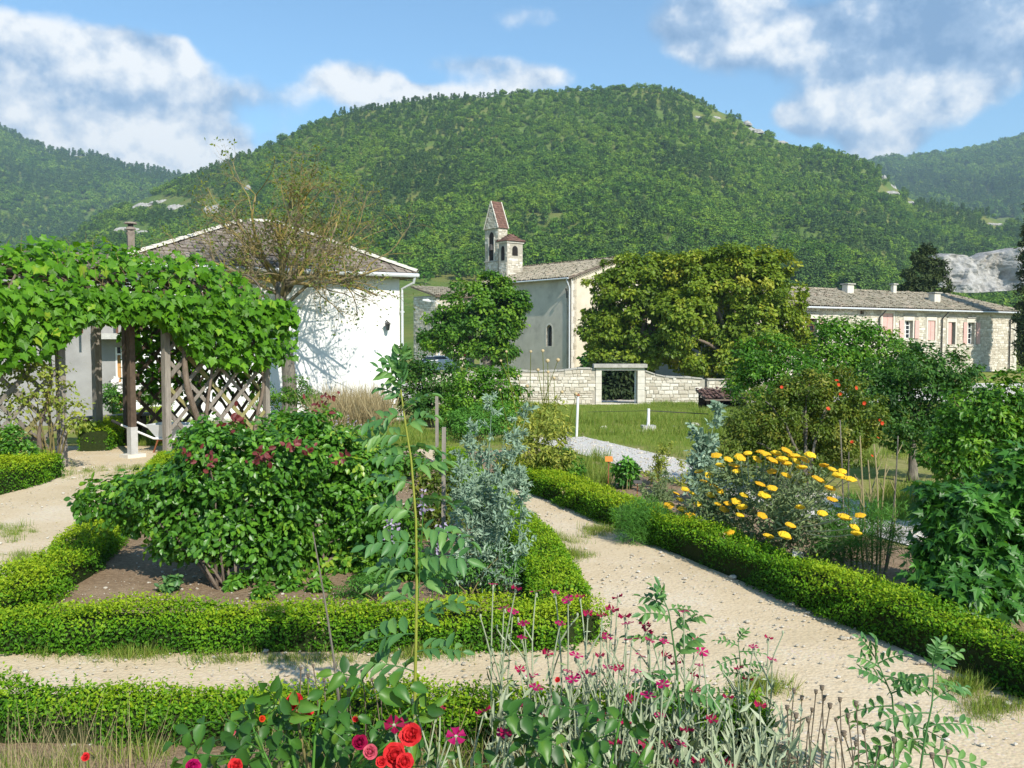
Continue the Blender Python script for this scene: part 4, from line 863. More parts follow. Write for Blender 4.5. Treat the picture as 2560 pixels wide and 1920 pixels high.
def gateway():
    o = thing('gateway', 'dressed stone gateway with flat lintel slab in the rubble wall', 'gate', (P(1549, 1000, WY)[0], WY, -1.87)); W = Wall((0, WY, 0), (1, 0), (0, -1)); x = lambda px: P(px, 950, WY)[0]; z = lambda py: P(1549, py, WY)[2]
    for p0, p1 in ((1489.3, 1504), (1594, 1611.7)):
        n = 6; zs = np.linspace(-2.1, z(926), n + 1)
        for k in range(n): mk('jamb_stone', W.slab(MB(), x(p0), x(p1) - .004 * (k % 2), zs[k], zs[k + 1] - .012, -.62, .05 + .01 * (k % 2)), M['dress'], o)
    mk('lintel', W.slab(MB(), x(1490), x(1611), z(926) + .002, z(919), -.6, .06), M['dress'], o); mk('lintel_slab', W.slab(MB(), x(1484), x(1617), z(919) + .002, z(910), -.75, .24), M['cap'], o)
    mk('threshold', W.slab(MB(), x(1504.5), x(1593.5), -2.1, -1.80, -.5, .0), M['dress'], o)
    mk('gate_post', W.slab(MB(), x(1588), x(1591), -1.8, z(928), -.3, -.25), M['white_paint'], o)
gateway()
def shed():
    Y = 44.0; zb = float(gz(0, Y)); x = lambda px: P(px, 1000, Y)[0]; z = lambda py: P(1800, py, Y)[2]; o = thing('shed', 'small wooden lean-to shed with red tile roof against the wall', 'shed', (x(1770), Y, zb)); W = Wall((x(1768), Y, 0), (1, 0), (0, -1)); L = x(1862) - x(1768); D = 2.0
    th = z(988); tl = z(998)
    for a, d in ((0, 0), (0, -D), (L * .35, 0), (L, 0), (L, -D)): mk('post', W.slab(MB(), a, a + .09, zb - .1, (th if d else tl) - .02, d - .09, d), M['wood_dark'], o)
    for k in range(9):
        zz = zb + .08 + k * (tl - zb - .2) / 9
        if k not in (6,): mk('plank', W.slab(MB(), L * .36, L, zz, zz + .135, .004, .03, k / 9), M['wood'], o)
        if k not in (5, 7): mk('plank', W.slab(MB(), 0, L * .34, zz, zz + .12, -D * .4, -D * .4 + .03, k / 9), M['wood_dark'], o)
    mk('back_boarding', W.slab(MB(), 0, L + .09, zb, tl - .05, -D - .06, -D - .02), M['wood_dark'], o)
    E = [W.p(-.15, tl, .25), W.p(L + .25, tl, .25), W.p(L + .25, th + .15, -D - .1), W.p(-.15, th + .15, -D - .1)]; rf = mk('roof', slab_poly(MB(), E, .06), M['under'], o); tiled(rf, E, M['tile_red'], .2, .34, CANAL, 19, .05)
shed()
def street_bits():
    # no entry sign
    Y = 70.0; zb = float(gz(0, Y)); c = P(1168, 884, Y); o = thing('road_sign', 'round red no entry sign on a grey pole by the church', 'sign', (c[0], Y, zb)); r = .30
    mk('pole', MB().tube([(c[0], Y + .06, zb), (c[0], Y + .06, c[2] + .3)], .035, 8), M['zinc'], o)
    d = mk('disc', MB().tube([(c[0], Y + .01, c[2]), (c[0], Y - .01, c[2])], r, 24), M['red_paint'], o); mk('rim', MB().tube([(c[0], Y + .02, c[2]), (c[0], Y + .004, c[2])], r * 1.1, 24), M['white_paint'], d); mk('white_bar', MB().box((c[0], Y - .016, c[2]), (r * 1.4, .008, r * .36)), M['white_paint'], d)
    # street lamp
    Y = 74.0; zb = float(gz(0, Y)); h = P(1066, 752, Y); o = thing('street_lamp', 'street lamp with white angled head in front of the field', 'lamp', (h[0] + 1.0, Y, zb)); b = np.array((h[0] + 1.0, Y, zb))
    mk('pole', MB().tube([b, b + (0, 0, 5.6)], [.09, .05], 8), M['zinc'], o); mk('arm', MB().tube([b + (0, 0, 5.5), b + (-.3, 0, 5.75), (h[0] + .3, Y, h[2] - .03)], .03, 6), M['zinc'], o); mk('lamp_head', MB().tube([h + (.35, 0, -.06), h + (.1, 0, .02), h + (-.3, 0, .05)], [.06, .14, .06], 8), M['white_paint'], o)
    # parked car
    Y = 73.0; zb = float(gz(0, Y)); p = P(1086, 900, Y); o = thing('parked_car', 'white parked car half hidden behind the dark shrub', 'car', (p[0], Y, zb)); B = np.array((p[0], Y, zb))
    prof = [(-2.0, .3), (-2.0, .78), (-1.2, .92), (-.55, 1.42), (.9, 1.45), (1.7, .98), (2.0, .9), (2.0, .3)]; body = MB(); hw = .84
    rings = []
    for s, k in ((-1, .93), (-.8, 1), (.8, 1), (1, .93)): rings.append([B + (x * (.97 if abs(s) == 1 else 1), s * hw * (1 if z < 1 else .86), z) for x, z in prof])
    V = [q for rg in rings for q in rg]; n = 8; F = [(i * n + j, i * n + (j + 1) % n, (i + 1) * n + (j + 1) % n, (i + 1) * n + j) for i in range(3) for j in range(n)] + [tuple(range(n))[::-1], tuple(range(3 * n, 4 * n))]
    bd = mk('body', body.add(V, F), M['car_paint'], o)
    mk('side_window', MB().prism([B + (-1.0, -.74 - .07, 1.0), B + (1.4, -.81, 1.02), B + (.8, -.735, 1.38), B + (-.5, -.735, 1.36)], (0, -.012, 0), (0, 0.02, 0)), M['glass'], o)
    mk('windscreen', MB().prism([B + (-1.19, -.66, .95), B + (-1.19, .66, .95), B + (-.6, .6, 1.39), B + (-.6, -.6, 1.39)], (-.02, 0, .012), (0, 0, 0)), M['glass'], o)
    for sx in (-1.25, 1.25):
        for sy in (-1, 1):
            w = mk('wheel', MB().tube([B + (sx, sy * .86, .3), B + (sx, sy * .68, .3)], .3, 14), M['rubber'], o); mk('rim', MB().tube([B + (sx, sy * .866, .3), B + (sx, sy * .8, .3)], .18, 12), M['zinc'], w)
    for sy in (-.6, .6): mk('headlight', MB().box(B + (-1.995, sy, .68), (.04, .3, .14)), M['white_paint'], o)
street_bits()

# ------------------------------------------------------------------ box hedges
def resample(poly, step):
    poly = np.asarray(poly, float); seg = np.linalg.norm(np.diff(poly, axis=0), axis=1); s = np.concatenate([[0], np.cumsum(seg)]); t = np.linspace(0, s[-1], max(2, int(s[-1] / step)))
    return np.stack([np.interp(t, s, poly[:, k]) for k in range(poly.shape[1])], 1), s[-1]
def hedge(label, poly, w, h, dens=5200, leaf=.026, seed=1, group='clipped box hedges edging the beds', shag=.05, z0=0.0, light=.0):
    """a clipped box hedge along a line of ground points: added dark core that blocks light under a skin of small leaves"""
    r = np.random.default_rng(seed); pts, L = resample(poly, .05); n = len(pts); d = unit(np.gradient(pts, axis=0)); s = np.stack([d[:, 1], -d[:, 0]], 1)
    o = thing('box_hedge', label, 'hedge', (*pts[n // 2], z0), group)
    mb = MB(); ci = .045; prof = [(-w / 2 + ci, 0), (-w / 2 + ci, h - ci * 1.3), (-w / 4, h - ci), (w / 4, h - ci), (w / 2 - ci, h - ci * 1.3), (w / 2 - ci, 0)]; k = len(prof); idx = np.unique(np.linspace(0, n - 1, max(2, n // 6)).astype(int))
    ring = np.array([[(*(pts[i] + s[i] * a), z0 + z) for a, z in prof] for i in idx]); m = len(idx); F = [(i * k + j, i * k + j + 1, (i + 1) * k + j + 1, (i + 1) * k + j) for i in range(m - 1) for j in range(k - 1)] + [tuple(range(k))[::-1], tuple(range((m - 1) * k, m * k))]
    mk('hedge_core', mb.add(ring.reshape(-1, 3), F), M['core'], o)
    N = int(L * (2 * h + w) * dens); per = 2 * h + w; q = r.uniform(0, per, N); t = r.uniform(0, n - 1.001, N); i0 = t.astype(int); f = (t - i0)[:, None]
    c = pts[i0] * (1 - f) + pts[np.minimum(i0 + 1, n - 1)] * f; sd = s[i0]
    a = np.where(q < h, -w / 2, np.where(q < h + w, q - h - w / 2, w / 2)); z = np.where(q < h, q, np.where(q < h + w, h, per - q)); top = (q >= h) & (q < h + w)
    en = r.uniform(size=N) < (2 * w * h) / (L * per) ; eside = r.uniform(size=N) < .5                              # the two ends
    a = np.where(en, r.uniform(-w / 2, w / 2, N), a); z = np.where(en, r.uniform(0, h, N), z); top &= ~en
    c = np.where(en[:, None], np.where(eside[:, None], pts[0], pts[-1]), c); ed = np.where(eside[:, None], -d[0], d[-1])
    out = np.where(top[:, None], 0, np.where(en[:, None], np.concatenate([ed, np.zeros((N, 1))], 1), np.concatenate([sd * np.sign(a)[:, None], np.zeros((N, 1))], 1))); out[:, 2] = np.where(top, 1, .15)
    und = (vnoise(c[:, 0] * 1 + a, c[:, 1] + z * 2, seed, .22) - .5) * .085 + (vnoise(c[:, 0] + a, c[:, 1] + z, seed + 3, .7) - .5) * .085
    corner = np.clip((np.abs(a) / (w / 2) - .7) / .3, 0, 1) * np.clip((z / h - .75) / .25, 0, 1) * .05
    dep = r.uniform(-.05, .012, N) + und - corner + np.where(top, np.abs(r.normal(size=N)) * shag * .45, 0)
    z = np.maximum(z, .015)
    pos = np.concatenate([c + sd * a[:, None], (z0 + z)[:, None]], 1) + out * dep[:, None]
    nn = unit(out * .7 + (0, 0, .45) + r.normal(size=(N, 3)) * .55); dd = out * .5 + (0, 0, .7) + r.normal(size=(N, 3)) * .6
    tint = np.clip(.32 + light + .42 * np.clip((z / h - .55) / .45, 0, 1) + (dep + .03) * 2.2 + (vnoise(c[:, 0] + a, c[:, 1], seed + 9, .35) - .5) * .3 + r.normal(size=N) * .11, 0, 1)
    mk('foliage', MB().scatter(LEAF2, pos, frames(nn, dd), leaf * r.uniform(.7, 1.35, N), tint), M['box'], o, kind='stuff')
    # young shoots standing above the clip
    ns = int(L * 34); t = r.uniform(0, n - 1.001, ns).astype(int); b = np.concatenate([pts[t] + s[t] * r.uniform(-w / 2.2, w / 2.2, (ns, 1)), np.full((ns, 1), z0 + h - .02)], 1); lean = r.normal(size=(ns, 3)) * .22 + (0, 0, 1); hh = r.uniform(.03, .085, ns) * (shag / .05); P_, D_, S_, T_ = [], [], [], []
    for k2 in range(7):
        P_.append(b + unit(lean) * (hh * (k2 + 1) / 7)[:, None]); D_.append(unit(lean) * .9 + r.normal(size=(ns, 3)) * .8); S_.append(leaf * r.uniform(.6, 1.0, ns)); T_.append(np.clip(.72 + light + r.normal(size=ns) * .13, 0, 1))
    P_, D_, S_, T_ = np.concatenate(P_), np.concatenate(D_), np.concatenate(S_), np.concatenate(T_)
    mk('young_shoots', MB().scatter(LEAF2, P_, frames(unit(r.normal(size=P_.shape) + (0, -.2, .6)), D_), S_, T_), M['box'], o, kind='stuff')
    # dead sprigs here and there
    nd = max(2, int(L * 1.3)); t = r.integers(0, n, nd); c = np.concatenate([pts[t] + s[t] * r.uniform(-.5, .5, (nd, 1)) * w, np.full((nd, 1), z0) + r.uniform(.25, .95, (nd, 1)) * h], 1); k3 = np.repeat(np.arange(nd), 26); q3 = c[k3] + r.normal(size=(len(k3), 3)) * .03
    mk('dead_leaves', MB().scatter(LEAF2, q3, frames(r.normal(size=q3.shape), r.normal(size=q3.shape)), leaf * r.uniform(.6, 1.1, len(k3)), r.uniform(0, .8, len(k3))), M['dry'], o, kind='stuff')
    return o
g2 = lambda px, py: G(px, py)[:2]
hedge('low box hedge along the gravel path, ending in front of the rose campions', [(-3.1, 4.63), (-2.0, 4.59), (-.8, 4.54), (.1, 4.52), (1.25, 4.46)], .36, .205, 9500, .0235, 1, shag=.06)
cl, cr = g2(-10, 1640) + (0, .2), g2(1425, 1632) + (0, .2)
hedge('box hedge closing the rose bed towards the cross path', [tuple(cl + (-.5, 0)), tuple(cl), tuple((cl + cr) / 2), tuple(cr), tuple(cr + (.08, .16))], .40, .225, 9000, .0235, 2)
hedge('box hedge between the pale side path and the rose bed, running to the pergola', [tuple(g2(-150, 1640) + (.0, .1)), tuple(g2(50, 1515)), tuple(g2(160, 1440) + (.08, 0)), tuple(g2(280, 1335)), tuple(g2(400, 1215)), tuple(g2(430, 1168))], .42, .25, 7000, .025, 3, light=.08)
hedge('box hedge bordering the sandy path behind the silver wormwood', [tuple(cr + (-.02, .42)), tuple(g2(1345, 1420)), tuple(g2(1255, 1310)), tuple(g2(1180, 1225)), tuple(g2(1120, 1160))], .42, .25, 7500, .024, 4)
hp = lambda t, off=.2: tuple(HR0 + (HR1 - HR0) * t + hr_n * off)
hedge('long box hedge on the far side of the sandy path, below the yarrow', [hp(.42), hp(.6), hp(.8), hp(1.0), hp(1.12)], .40, .28, 8500, .024, 5, shag=.05)
hedge('box hedge beyond the fennel tuft, running back towards the lawn', [hp(-.02), hp(.12), hp(.25), hp(.385)], .40, .28, 6500, .026, 6, shag=.04)
hedge('box hedge in front of the left lattice with the climbing rose', [tuple(g2(-420, 1330)), tuple(g2(-140, 1262)), tuple(g2(40, 1218)), tuple(g2(118, 1192))], .5, .34, 4200, .030, 7, light=.08)
for lab, a, b, w, h, sd in (('rounded box hedge in shade just behind the pergola opening', (235, 1128), (322, 1098), .55, .42, 8), ('low box hedge on the sunny lawn behind the pergola', (262, 1078), (425, 1060), .5, .3, 9), ('farther strip of box hedge below the white rose', (262, 1052), (420, 1040), .5, .3, 10)):
    A, B = GT(*a), GT(*b); hedge(lab, [tuple(A[:2]), tuple((A + B)[:2] / 2), tuple(B[:2])], w, h, 1700, .045, sd, 'box hedges behind the pergola', z0=float(A[2]) - .02, light=.1)

# ------------------------------------------------------------------ pergola with its vine
pA, pD = np.array((-7.07, 14.4)), unit((.588, .809)); pN = unit((-.809, .588))       # front left post, along the front, to the back
pC, pE, pW = pA + pD * 1.85, pA + pD * 4.0, 2.2
perg = thing('pergola', 'grey wooden lattice pergola carrying a grape vine', 'pergola', v3(pA))
def pergola():
    top = 2.5; f = lambda t, d, z: v3(pA + pD * t + pN * d, z); R = np.stack([v3(pD), v3(pN), Z3], 1); rz = math.atan2(pD[1], pD[0])
    tB = float(np.dot(G(332, 1143)[:2] - pA, pD)); dB = float(np.dot(G(332, 1143)[:2] - pA, pN))
    for t, d, w in ((-2.3, 0, .10), (0, 0, .11), (1.85, 0, .11), (4.0, 0, .10), (-2.3, pW, .12), (0, pW, .12), (1.85, pW, .13), (4.0, pW, .12)):
        mk('post', MB().box(f(t, d, top / 2), (w, w, top), rz, (t * 7 + d) % 1), M['wood'], perg)
    mid = mk('post', MB().box(f(tB, dB, top / 2 + .05), (.10, .10, top - .1), rz, .3), M['wood_dark'], perg)
    mk('post_foot', MB().box(f(tB, dB, .26), (.125, .125, .52), rz, .9), M['concrete'], perg); mk('footing_slab', MB().box(f(tB, dB, .03), (.34, .26, .06), rz, .5), M['dress'], perg)
    for d in (0, pW): mk('beam', MB().bar(f(-2.6, d, top + .05), f(4.3, d, top + .05), .09, .12), M['wood_dark'], perg)
    for k in range(7):                                      # arched hoops over the walk
        t = -2.3 + k * 1.05; zt = np.interp(t, [-2.3, 0, 1.5, 3, 4], [2.95, 3.15, 3.3, 3.1, 2.85]); pts = [f(t, pW / 2 - math.cos(a) * (pW / 2 + .02), top + .1 + math.sin(a) * (zt - top - .1)) for a in np.linspace(0, math.pi, 9)]
        mk('hoop', MB().tube(pts, .035, 6), M['wood_dark'], perg)
    for k in range(5):
        d = pW * (k + .5) / 5; zz = top + .12 + math.sin(math.acos(1 - 2 * d / pW)) * .55; mk('roof_batten', MB().bar(f(-2.5, d, zz - .1), f(4.2, d, zz - .1), .05, .04), M['wood_dark'], perg)
    def lattice(t0, t1, d, z0, z1, step, mats, seed):
        r = np.random.default_rng(seed); H = z1 - z0
        for sgn, off in ((1, -.014), (-1, .016)):
            s = t0 - H
            while s < t1 + H:
                a, b = (s, z0), (s + H, z1)
                if sgn < 0: a, b = (s + H, z0), (s, z1)
                (x0, y0), (x1, y1) = a, b; p, q = 0.0, 1.0
                for lim, hi in ((t0, False), (t1, True)):     # clip the slat to the panel
                    dx = x1 - x0; tt = (lim - x0) / dx
                    if (dx > 0) != hi: p = max(p, tt)
                    else: q = min(q, tt)
                if q - p > .06:
                    A = f(x0 + (x1 - x0) * p, d + off, y0 + (y1 - y0) * p); B = f(x0 + (x1 - x0) * q, d + off, y0 + (y1 - y0) * q)
                    mk('lattice_slat', MB().bar(A, B, .02, .066 * r.uniform(.85, 1.15), np.cross(unit(B - A), v3(pN)), r.uniform()), M[mats[0] if r.uniform() < .7 else mats[1]], perg)
                s += step
    lattice(1.92, 3.94, 0, .25, 2.3, .46, ('wood', 'wood_green'), 1)
    lattice(-2.24, -.07, 0, .25, 2.3, .42, ('wood', 'wood_green'), 2)
    lattice(-2.24, -.06, pW, .25, 2.35, .40, ('wood_dark', 'wood_dark'), 3); lattice(2.5, 3.94, pW, .25, 2.35, .40, ('wood_dark', 'wood_dark'), 4); mk('post', MB().box(f(2.44, pW, top / 2), (.1, .1, top), rz, .4), M['wood_dark'], perg)
    re_ = np.random.default_rng(9)
    for sg in (1, -1):                                      # slats of the right end panel
        for k in range(9):
            c0 = -1.9 + k * .46; a_, b_ = ((c0, .25), (c0 + 2.1, 2.35)) if sg > 0 else ((c0 + 2.1, .25), (c0, 2.35)); lo, hi = 0.0, 1.0
            for lim in (.06, pW - .06):
                tt = (lim - a_[0]) / (b_[0] - a_[0])
                if (b_[0] > a_[0]) == (lim < 1): lo = max(lo, tt)
                else: hi = min(hi, tt)
            if hi - lo > .06: A_ = f(4.0 + sg * .015, a_[0] + (b_[0] - a_[0]) * lo, a_[1] + (b_[1] - a_[1]) * lo); B_ = f(4.0 + sg * .015, a_[0] + (b_[0] - a_[0]) * hi, a_[1] + (b_[1] - a_[1]) * hi); mk('lattice_slat', MB().bar(A_, B_, .02, .06, np.cross(unit(B_ - A_), v3(pD)), re_.uniform()), M['wood_dark'], perg)
    for t0, t1, d in ((1.92, 3.94, 0), (-2.24, -.07, 0), (-2.24, -.06, pW)):
        for z in (.22, 2.33): mk('lattice_rail', MB().bar(f(t0, d, z), f(t1, d, z), .05, .05), M['wood_dark'], perg)
pergola()
def vine():
    r = np.random.default_rng(21); base = v3(pA + pD * 2.05 - pN * .12); o = thing('grape_vine', 'leafy grape vine arching thickly over the pergola', 'vine', base); f = lambda t, d, z: v3(pA + pD * t + pN * d, z)
    # twisting stems up the front lattice
    for t0, wob, seed in ((2.05, .22, 1), (2.6, .12, 2), (-.35, .15, 3), (3.7, .1, 4)):
        rr = np.random.default_rng(seed); zs = np.linspace(0, 2.75, 16); pts = [f(t0 + (.55 if seed == 1 else .1) * (z / 2.7) * (-1 if seed == 1 else 1) + .45 * (seed == 1) + wob * .5 * math.sin(z * 3.1 + seed), -.13 + .05 * math.sin(z * 4), z) for z in zs]
        mk('vine_stem', MB().tube(pts, np.linspace(.062, .04, 16) * rr.uniform(.85, 1.2, 16) * (1 if seed == 1 else .55), 8), M['vine_bark'], o, smooth=True)
    # long shoots along the hoops
    for k in range(16):
        t = r.uniform(-2.2, 3.9); a = np.linspace(.1, math.pi * r.uniform(.6, .95), 10); mk('vine_shoot', MB().tube([f(t + .5 * math.sin(x + k), pW / 2 - math.cos(x) * (pW / 2 + .06), 2.55 + math.sin(x) * .72 + .04 * math.sin(5 * x)) for x in a], .016, 5), M['vine_bark'], o)
    # leaves: a thick arched skin that hangs over the front eave
    N = 11500; t = r.uniform(-3.2, 4.35, N); kind = r.uniform(size=N); rb_ = r.uniform(size=N)
    zt = np.interp(t, [-3.2, -1.6, -.6, .6, 1.6, 2.4, 3.2, 3.9, 4.4], [2.9, 3.15, 3.42, 3.62, 3.68, 3.60, 3.38, 3.05, 2.55])
    hang = np.interp(t, [-3.2, -1.5, -.3, .2, 1.5, 1.9, 2.5, 3.6, 4.3], [1.45, 1.5, 1.75, 2.25, 2.38, 2.0, 1.5, 1.45, 1.6])
    a = r.uniform(0, math.pi, N); jit = r.uniform(-.28, .10, N) + (vnoise(t * 1 + 9, a * 1.2 + 3, 5, .45) - .5) * .34
    d = pW / 2 - np.cos(a) * (pW / 2 + .45 + jit); z = 2.35 + np.sin(a) * (zt - 2.35 + jit)
    out = -np.cos(a)[:, None] * v3(pN) + np.sin(a)[:, None] * Z3
    fr = kind < .36                                          # the hanging front curtain
    d = np.where(fr, r.uniform(-.52, -.18, N) + (vnoise(t + 5, z * 0 + kind * 20, 6, .4) - .5) * .2, d); z = np.where(fr, hang + r.uniform(0, 1, N) ** .8 * (2.75 - hang), z); out = np.where(fr[:, None], -v3(pN) * .9 + Z3 * .35, out)
    en = (kind > .90); ea = r.uniform(-.3, 2.2, N); ed = r.uniform(0, pW, N)                         # the rounded right end
    t = np.where(en, 3.95 + r.uniform(-.12, .2, N) + .28 * (rb_ > .6), t); d = np.where(en, .25 + ed * .95, d); z = np.where(en, .85 + r.uniform(0, 1, N) ** .65 * 2.15, z); out = np.where(en[:, None], v3(pD) * .9 + Z3 * .3, out)
    bk = (kind > .74) & (kind <= .90); lowz = np.where(rb_ < .55, .75, 1.15); t = np.where(bk, np.where(rb_ < .55, r.uniform(2.5, 4.2, N), r.uniform(-2.6, .1, N)), t); d = np.where(bk, pW + r.uniform(-.1, .35, N), d); z = np.where(bk, lowz + r.uniform(0, 1, N) ** .7 * (2.7 - lowz), z); out = np.where(bk[:, None], v3(pN) * .6 * np.sign(r.uniform(-1, 1, (N, 1))) + Z3 * .35, out)   # curtains on the back lattice
    pos = v3(pA) + t[:, None] * v3(pD) + d[:, None] * v3(pN); pos[:, 2] = z
    nn = unit(out + Z3 * .3 + np.array((.15, -.25, 0)) + r.normal(size=(N, 3)) * .6); dd = unit(-Z3 * 1.0 + out * .35 + r.normal(size=(N, 3)) * .45)
    s = .155 * r.uniform(.55, 1.3, N); tint = np.clip(.40 + r.normal(size=N) * .2 + (z - 2.7) * .08, 0, 1); Rm = frames(nn, dd)
    front = np.argsort(pos[:, 1] - 1.2 * np.sum(out * np.array((0, -1, .3)), 1) - 8 * (s - .155)); pick = front[:1500]; r.shuffle(pick); pick = pick[:300]; rest = np.ones(N, bool); rest[pick] = False
    mes = []
    for k in range(4):
        me = MB().add(VINE[0] * (1, 1, 1 + .5 * k), VINE[1], .3 + .16 * k).mesh('leaf'); me.materials.append(M['vine']); mes.append(me)
    for k in pick: inst('leaf', mes[int(r.integers(0, 4))], o, pos[k], Rm[k], s[k])
    mk('foliage', MB().scatter(VINE, pos[rest], Rm[rest], s[rest], tint[rest]), M['vine'], o, kind='stuff')
    # small reddish tendrils above the crown
    tn = MB()
    for k in range(60):
        t_, a_ = r.uniform(-3, 4), r.uniform(.3, 1.6); b = f(t_, pW / 2 - math.cos(a_) * 1.5, 2.35 + math.sin(a_) * (float(np.interp(t_, [-3.2, -.6, 1.6, 3.2, 4.4], [2.9, 3.42, 3.66, 3.38, 2.5])) - 2.35)); tn.tube([b, b + (.03 * r.normal(), 0, .12), b + (.08 * r.normal(), 0, .26)], [.006, .004, .002], 3)
    mk('tendrils', tn, M['cane'], o, kind='stuff')
vine()
def bench(label, c, ang, L, mat='wood'):
    o = thing('garden_bench', label, 'bench', (c[0], c[1], c[2])); d = np.array((math.cos(ang), math.sin(ang), 0)); n = np.array((-d[1], d[0], 0)); c = np.asarray(c)
    for k in (-1, 0, 1): mk('seat_board', MB().bar(c - d * L / 2 + n * k * .115 + Z3 * .45, c + d * L / 2 + n * k * .115 + Z3 * .45, .105, .05), M[mat], o)
    for s in (-1, 1):
        p = c + d * s * L * .36; mk('leg', MB().bar(p - n * .15 + Z3 * .21, p + n * .15 + Z3 * .21, .10, .42), M['wood_dark'], o)
f_ = lambda t, d, z=0: v3(pA + pD * t + pN * d, z)
bench('plain plank bench in the shade along the back lattice', f_(-.55, pW - .32), math.atan2(pD[1], pD[0]), 1.5)
bench('plank bench behind the left front post among rose canes', f_(-1.0, .42), math.atan2(pD[1], pD[0]), 1.5)
bench('weathered bench seen through the lattice on the right', f_(2.85, pW + 1.2, 0), math.atan2(pD[1], pD[0]), 1.7)
def wheelbarrow():
    c = G(440, 1128); o = thing('wheelbarrow', 'pale grey wheelbarrow with rusty frame standing inside the pergola', 'wheelbarrow', c); d = unit((1.0, -.12, 0)); n = np.array((-d[1], d[0], 0)); q = lambda a, b, z: c + d * a + n * b + Z3 * z
    top = [q(-.42, -.3, .50), q(.48, -.3, .50), q(.48, .3, .50), q(-.42, .3, .50)]; bot = [q(-.26, -.2, .26), q(.22, -.2, .26), q(.22, .2, .26), q(-.26, .2, .26)]; it = [p + (np.asarray(c) + Z3 * .5 - p) * .03 for p in top]; ib = [p + Z3 * .02 for p in bot]
    tub = MB().add(top + bot + it + ib, [(0, 4, 5, 1), (1, 5, 6, 2), (2, 6, 7, 3), (3, 7, 4, 0), (4, 7, 6, 5), (8, 9, 13, 12), (9, 10, 14, 13), (10, 11, 15, 14), (11, 8, 12, 15), (12, 13, 14, 15), (0, 1, 9, 8), (1, 2, 10, 9), (2, 3, 11, 10), (3, 0, 8, 11)]); mk('tub', tub, M['tub'], o)
    for s in (-1, 1):
        h = mk('handle', MB().tube([q(.45, s * .16, .22), q(-.3, s * .22, .25), q(-.95, s * .28, .52)], .02, 8), M['white_paint'], o); mk('grip', MB().tube([q(-.88, s * .273, .49), q(-1.05, s * .287, .57)], .026, 8), M['rubber'], h)
        mk('leg', MB().tube([q(-.22, s * .2, .26), q(-.3, s * .24, 0), q(-.12, s * .24, 0)], .016, 6), M['rust'], o); mk('strut', MB().tube([q(.2, s * .16, .24), q(.62, s * .06, .18)], .016, 6), M['rust'], o)
    mk('frame', MB().bar(q(-.3, 0, .22), q(.25, 0, .22), .3, .05), M['rust'], o)
    w = mk('wheel', MB().tube([q(.62, -.04, .18), q(.62, .04, .18)], .18, 16), M['rubber'], o); mk('rim', MB().tube([q(.62, -.045, .18), q(.62, .045, .18)], .1, 12), M['rust'], w)
    return o
wheelbarrow()

# ------------------------------------------------------------------ trees and shrubs
def pxlobes(L, Y, dk=.8):
    """crown lobes given in photo pixels at one distance: centre, half width, half height (+ optional shift in depth)"""
    out = []
    for l in L:
        px, py, rx, ry = l[:4]; dy = l[4] if len(l) > 4 else 0.0; c = P(px, py, Y + dy); out.append((c, np.array((rx, rx * dk, ry)) * (Y + dy) / F_PX))
    return out
def crown(lobes, n_cl, per, clr, leaf, tpl, seed, flat=.7, inner=.45, droop=.5, rnd=.5, tmean=.5, cl_var=.22, lf_var=.13):
    """leaves in clumps over and inside the lobes; returns positions, frames, sizes, tints"""
    r = np.random.default_rng(seed); wts = np.array([l[1][0] * l[1][2] for l in lobes]); wts = wts / wts.sum(); ctr = sum(l[0] * w for l, w in zip(lobes, wts))
    which = r.choice(len(lobes), n_cl, p=wts); C = np.array([l[0] for l in lobes])[which]; RR = np.array([l[1] for l in lobes])[which]
    d = rand_dir(n_cl, r); cc = C + d * RR * (r.uniform(inner ** 3, 1, (n_cl, 1)) ** (1 / 3)) * r.uniform(.78, 1.16, (n_cl, 1)); cr = clr * r.uniform(.55, 1.3, n_cl)
    outw = unit(d + unit(cc - ctr) * .6); N = n_cl * per; k = np.repeat(np.arange(n_cl), per); dd = unit(rand_dir(N, r) + outw[k] * .5 + (0, 0, .15))
    pos = cc[k] + dd * (cr[k] * r.uniform(.35, 1, N))[:, None] * np.array((1, 1, flat)); n = unit(dd * .5 + outw[k] * .4 + (0, 0, .55) + r.normal(size=(N, 3)) * rnd); t = unit(dd + (0, 0, -droop) + r.normal(size=(N, 3)) * .5)
    tint = np.clip(tmean + (r.normal(size=n_cl) * cl_var)[k] + r.normal(size=N) * lf_var, 0, 1)
    return pos, frames(n, t), leaf * r.uniform(.65, 1.3, N), tint
def limbs(root, name, base, lobes, r0, mat, seed, trunk_top=None, sides=8):
    """a tapered trunk and one limb into each lobe, each a part"""
    r = np.random.default_rng(seed); base = np.asarray(base, float); ctr = sum(l[0] for l in lobes) / len(lobes); tt = base + (ctr - base) * .42 if trunk_top is None else np.asarray(trunk_top, float)
    k = 8; f = np.linspace(0, 1, k)[:, None]; pts = base + (tt - base) * f + r.normal(size=(k, 3)) * r0 * .25 * np.sin(f * 3.1)
    mk('trunk', MB().tube(pts, r0 * (1.25 - .55 * f[:, 0]) * (1 + .35 * np.exp(-f[:, 0] * 8)), sides), mat, root, smooth=True)
    for (c, rad) in lobes:
        f = np.linspace(0, 1, 7)[:, None]; e = c + r.normal(size=3) * rad * .2; pts = tt + (e - tt) * f + np.array((0, 0, 1)) * np.sin(f * 3.1) * .08 * np.linalg.norm(e - tt) + r.normal(size=(7, 3)) * r0 * .3 * f
        pts[0] = tt - (tt - base) * .06; mk('limb', MB().tube(pts, r0 * np.linspace(.62, .12, 7), max(5, sides - 2)), mat, root, smooth=True)
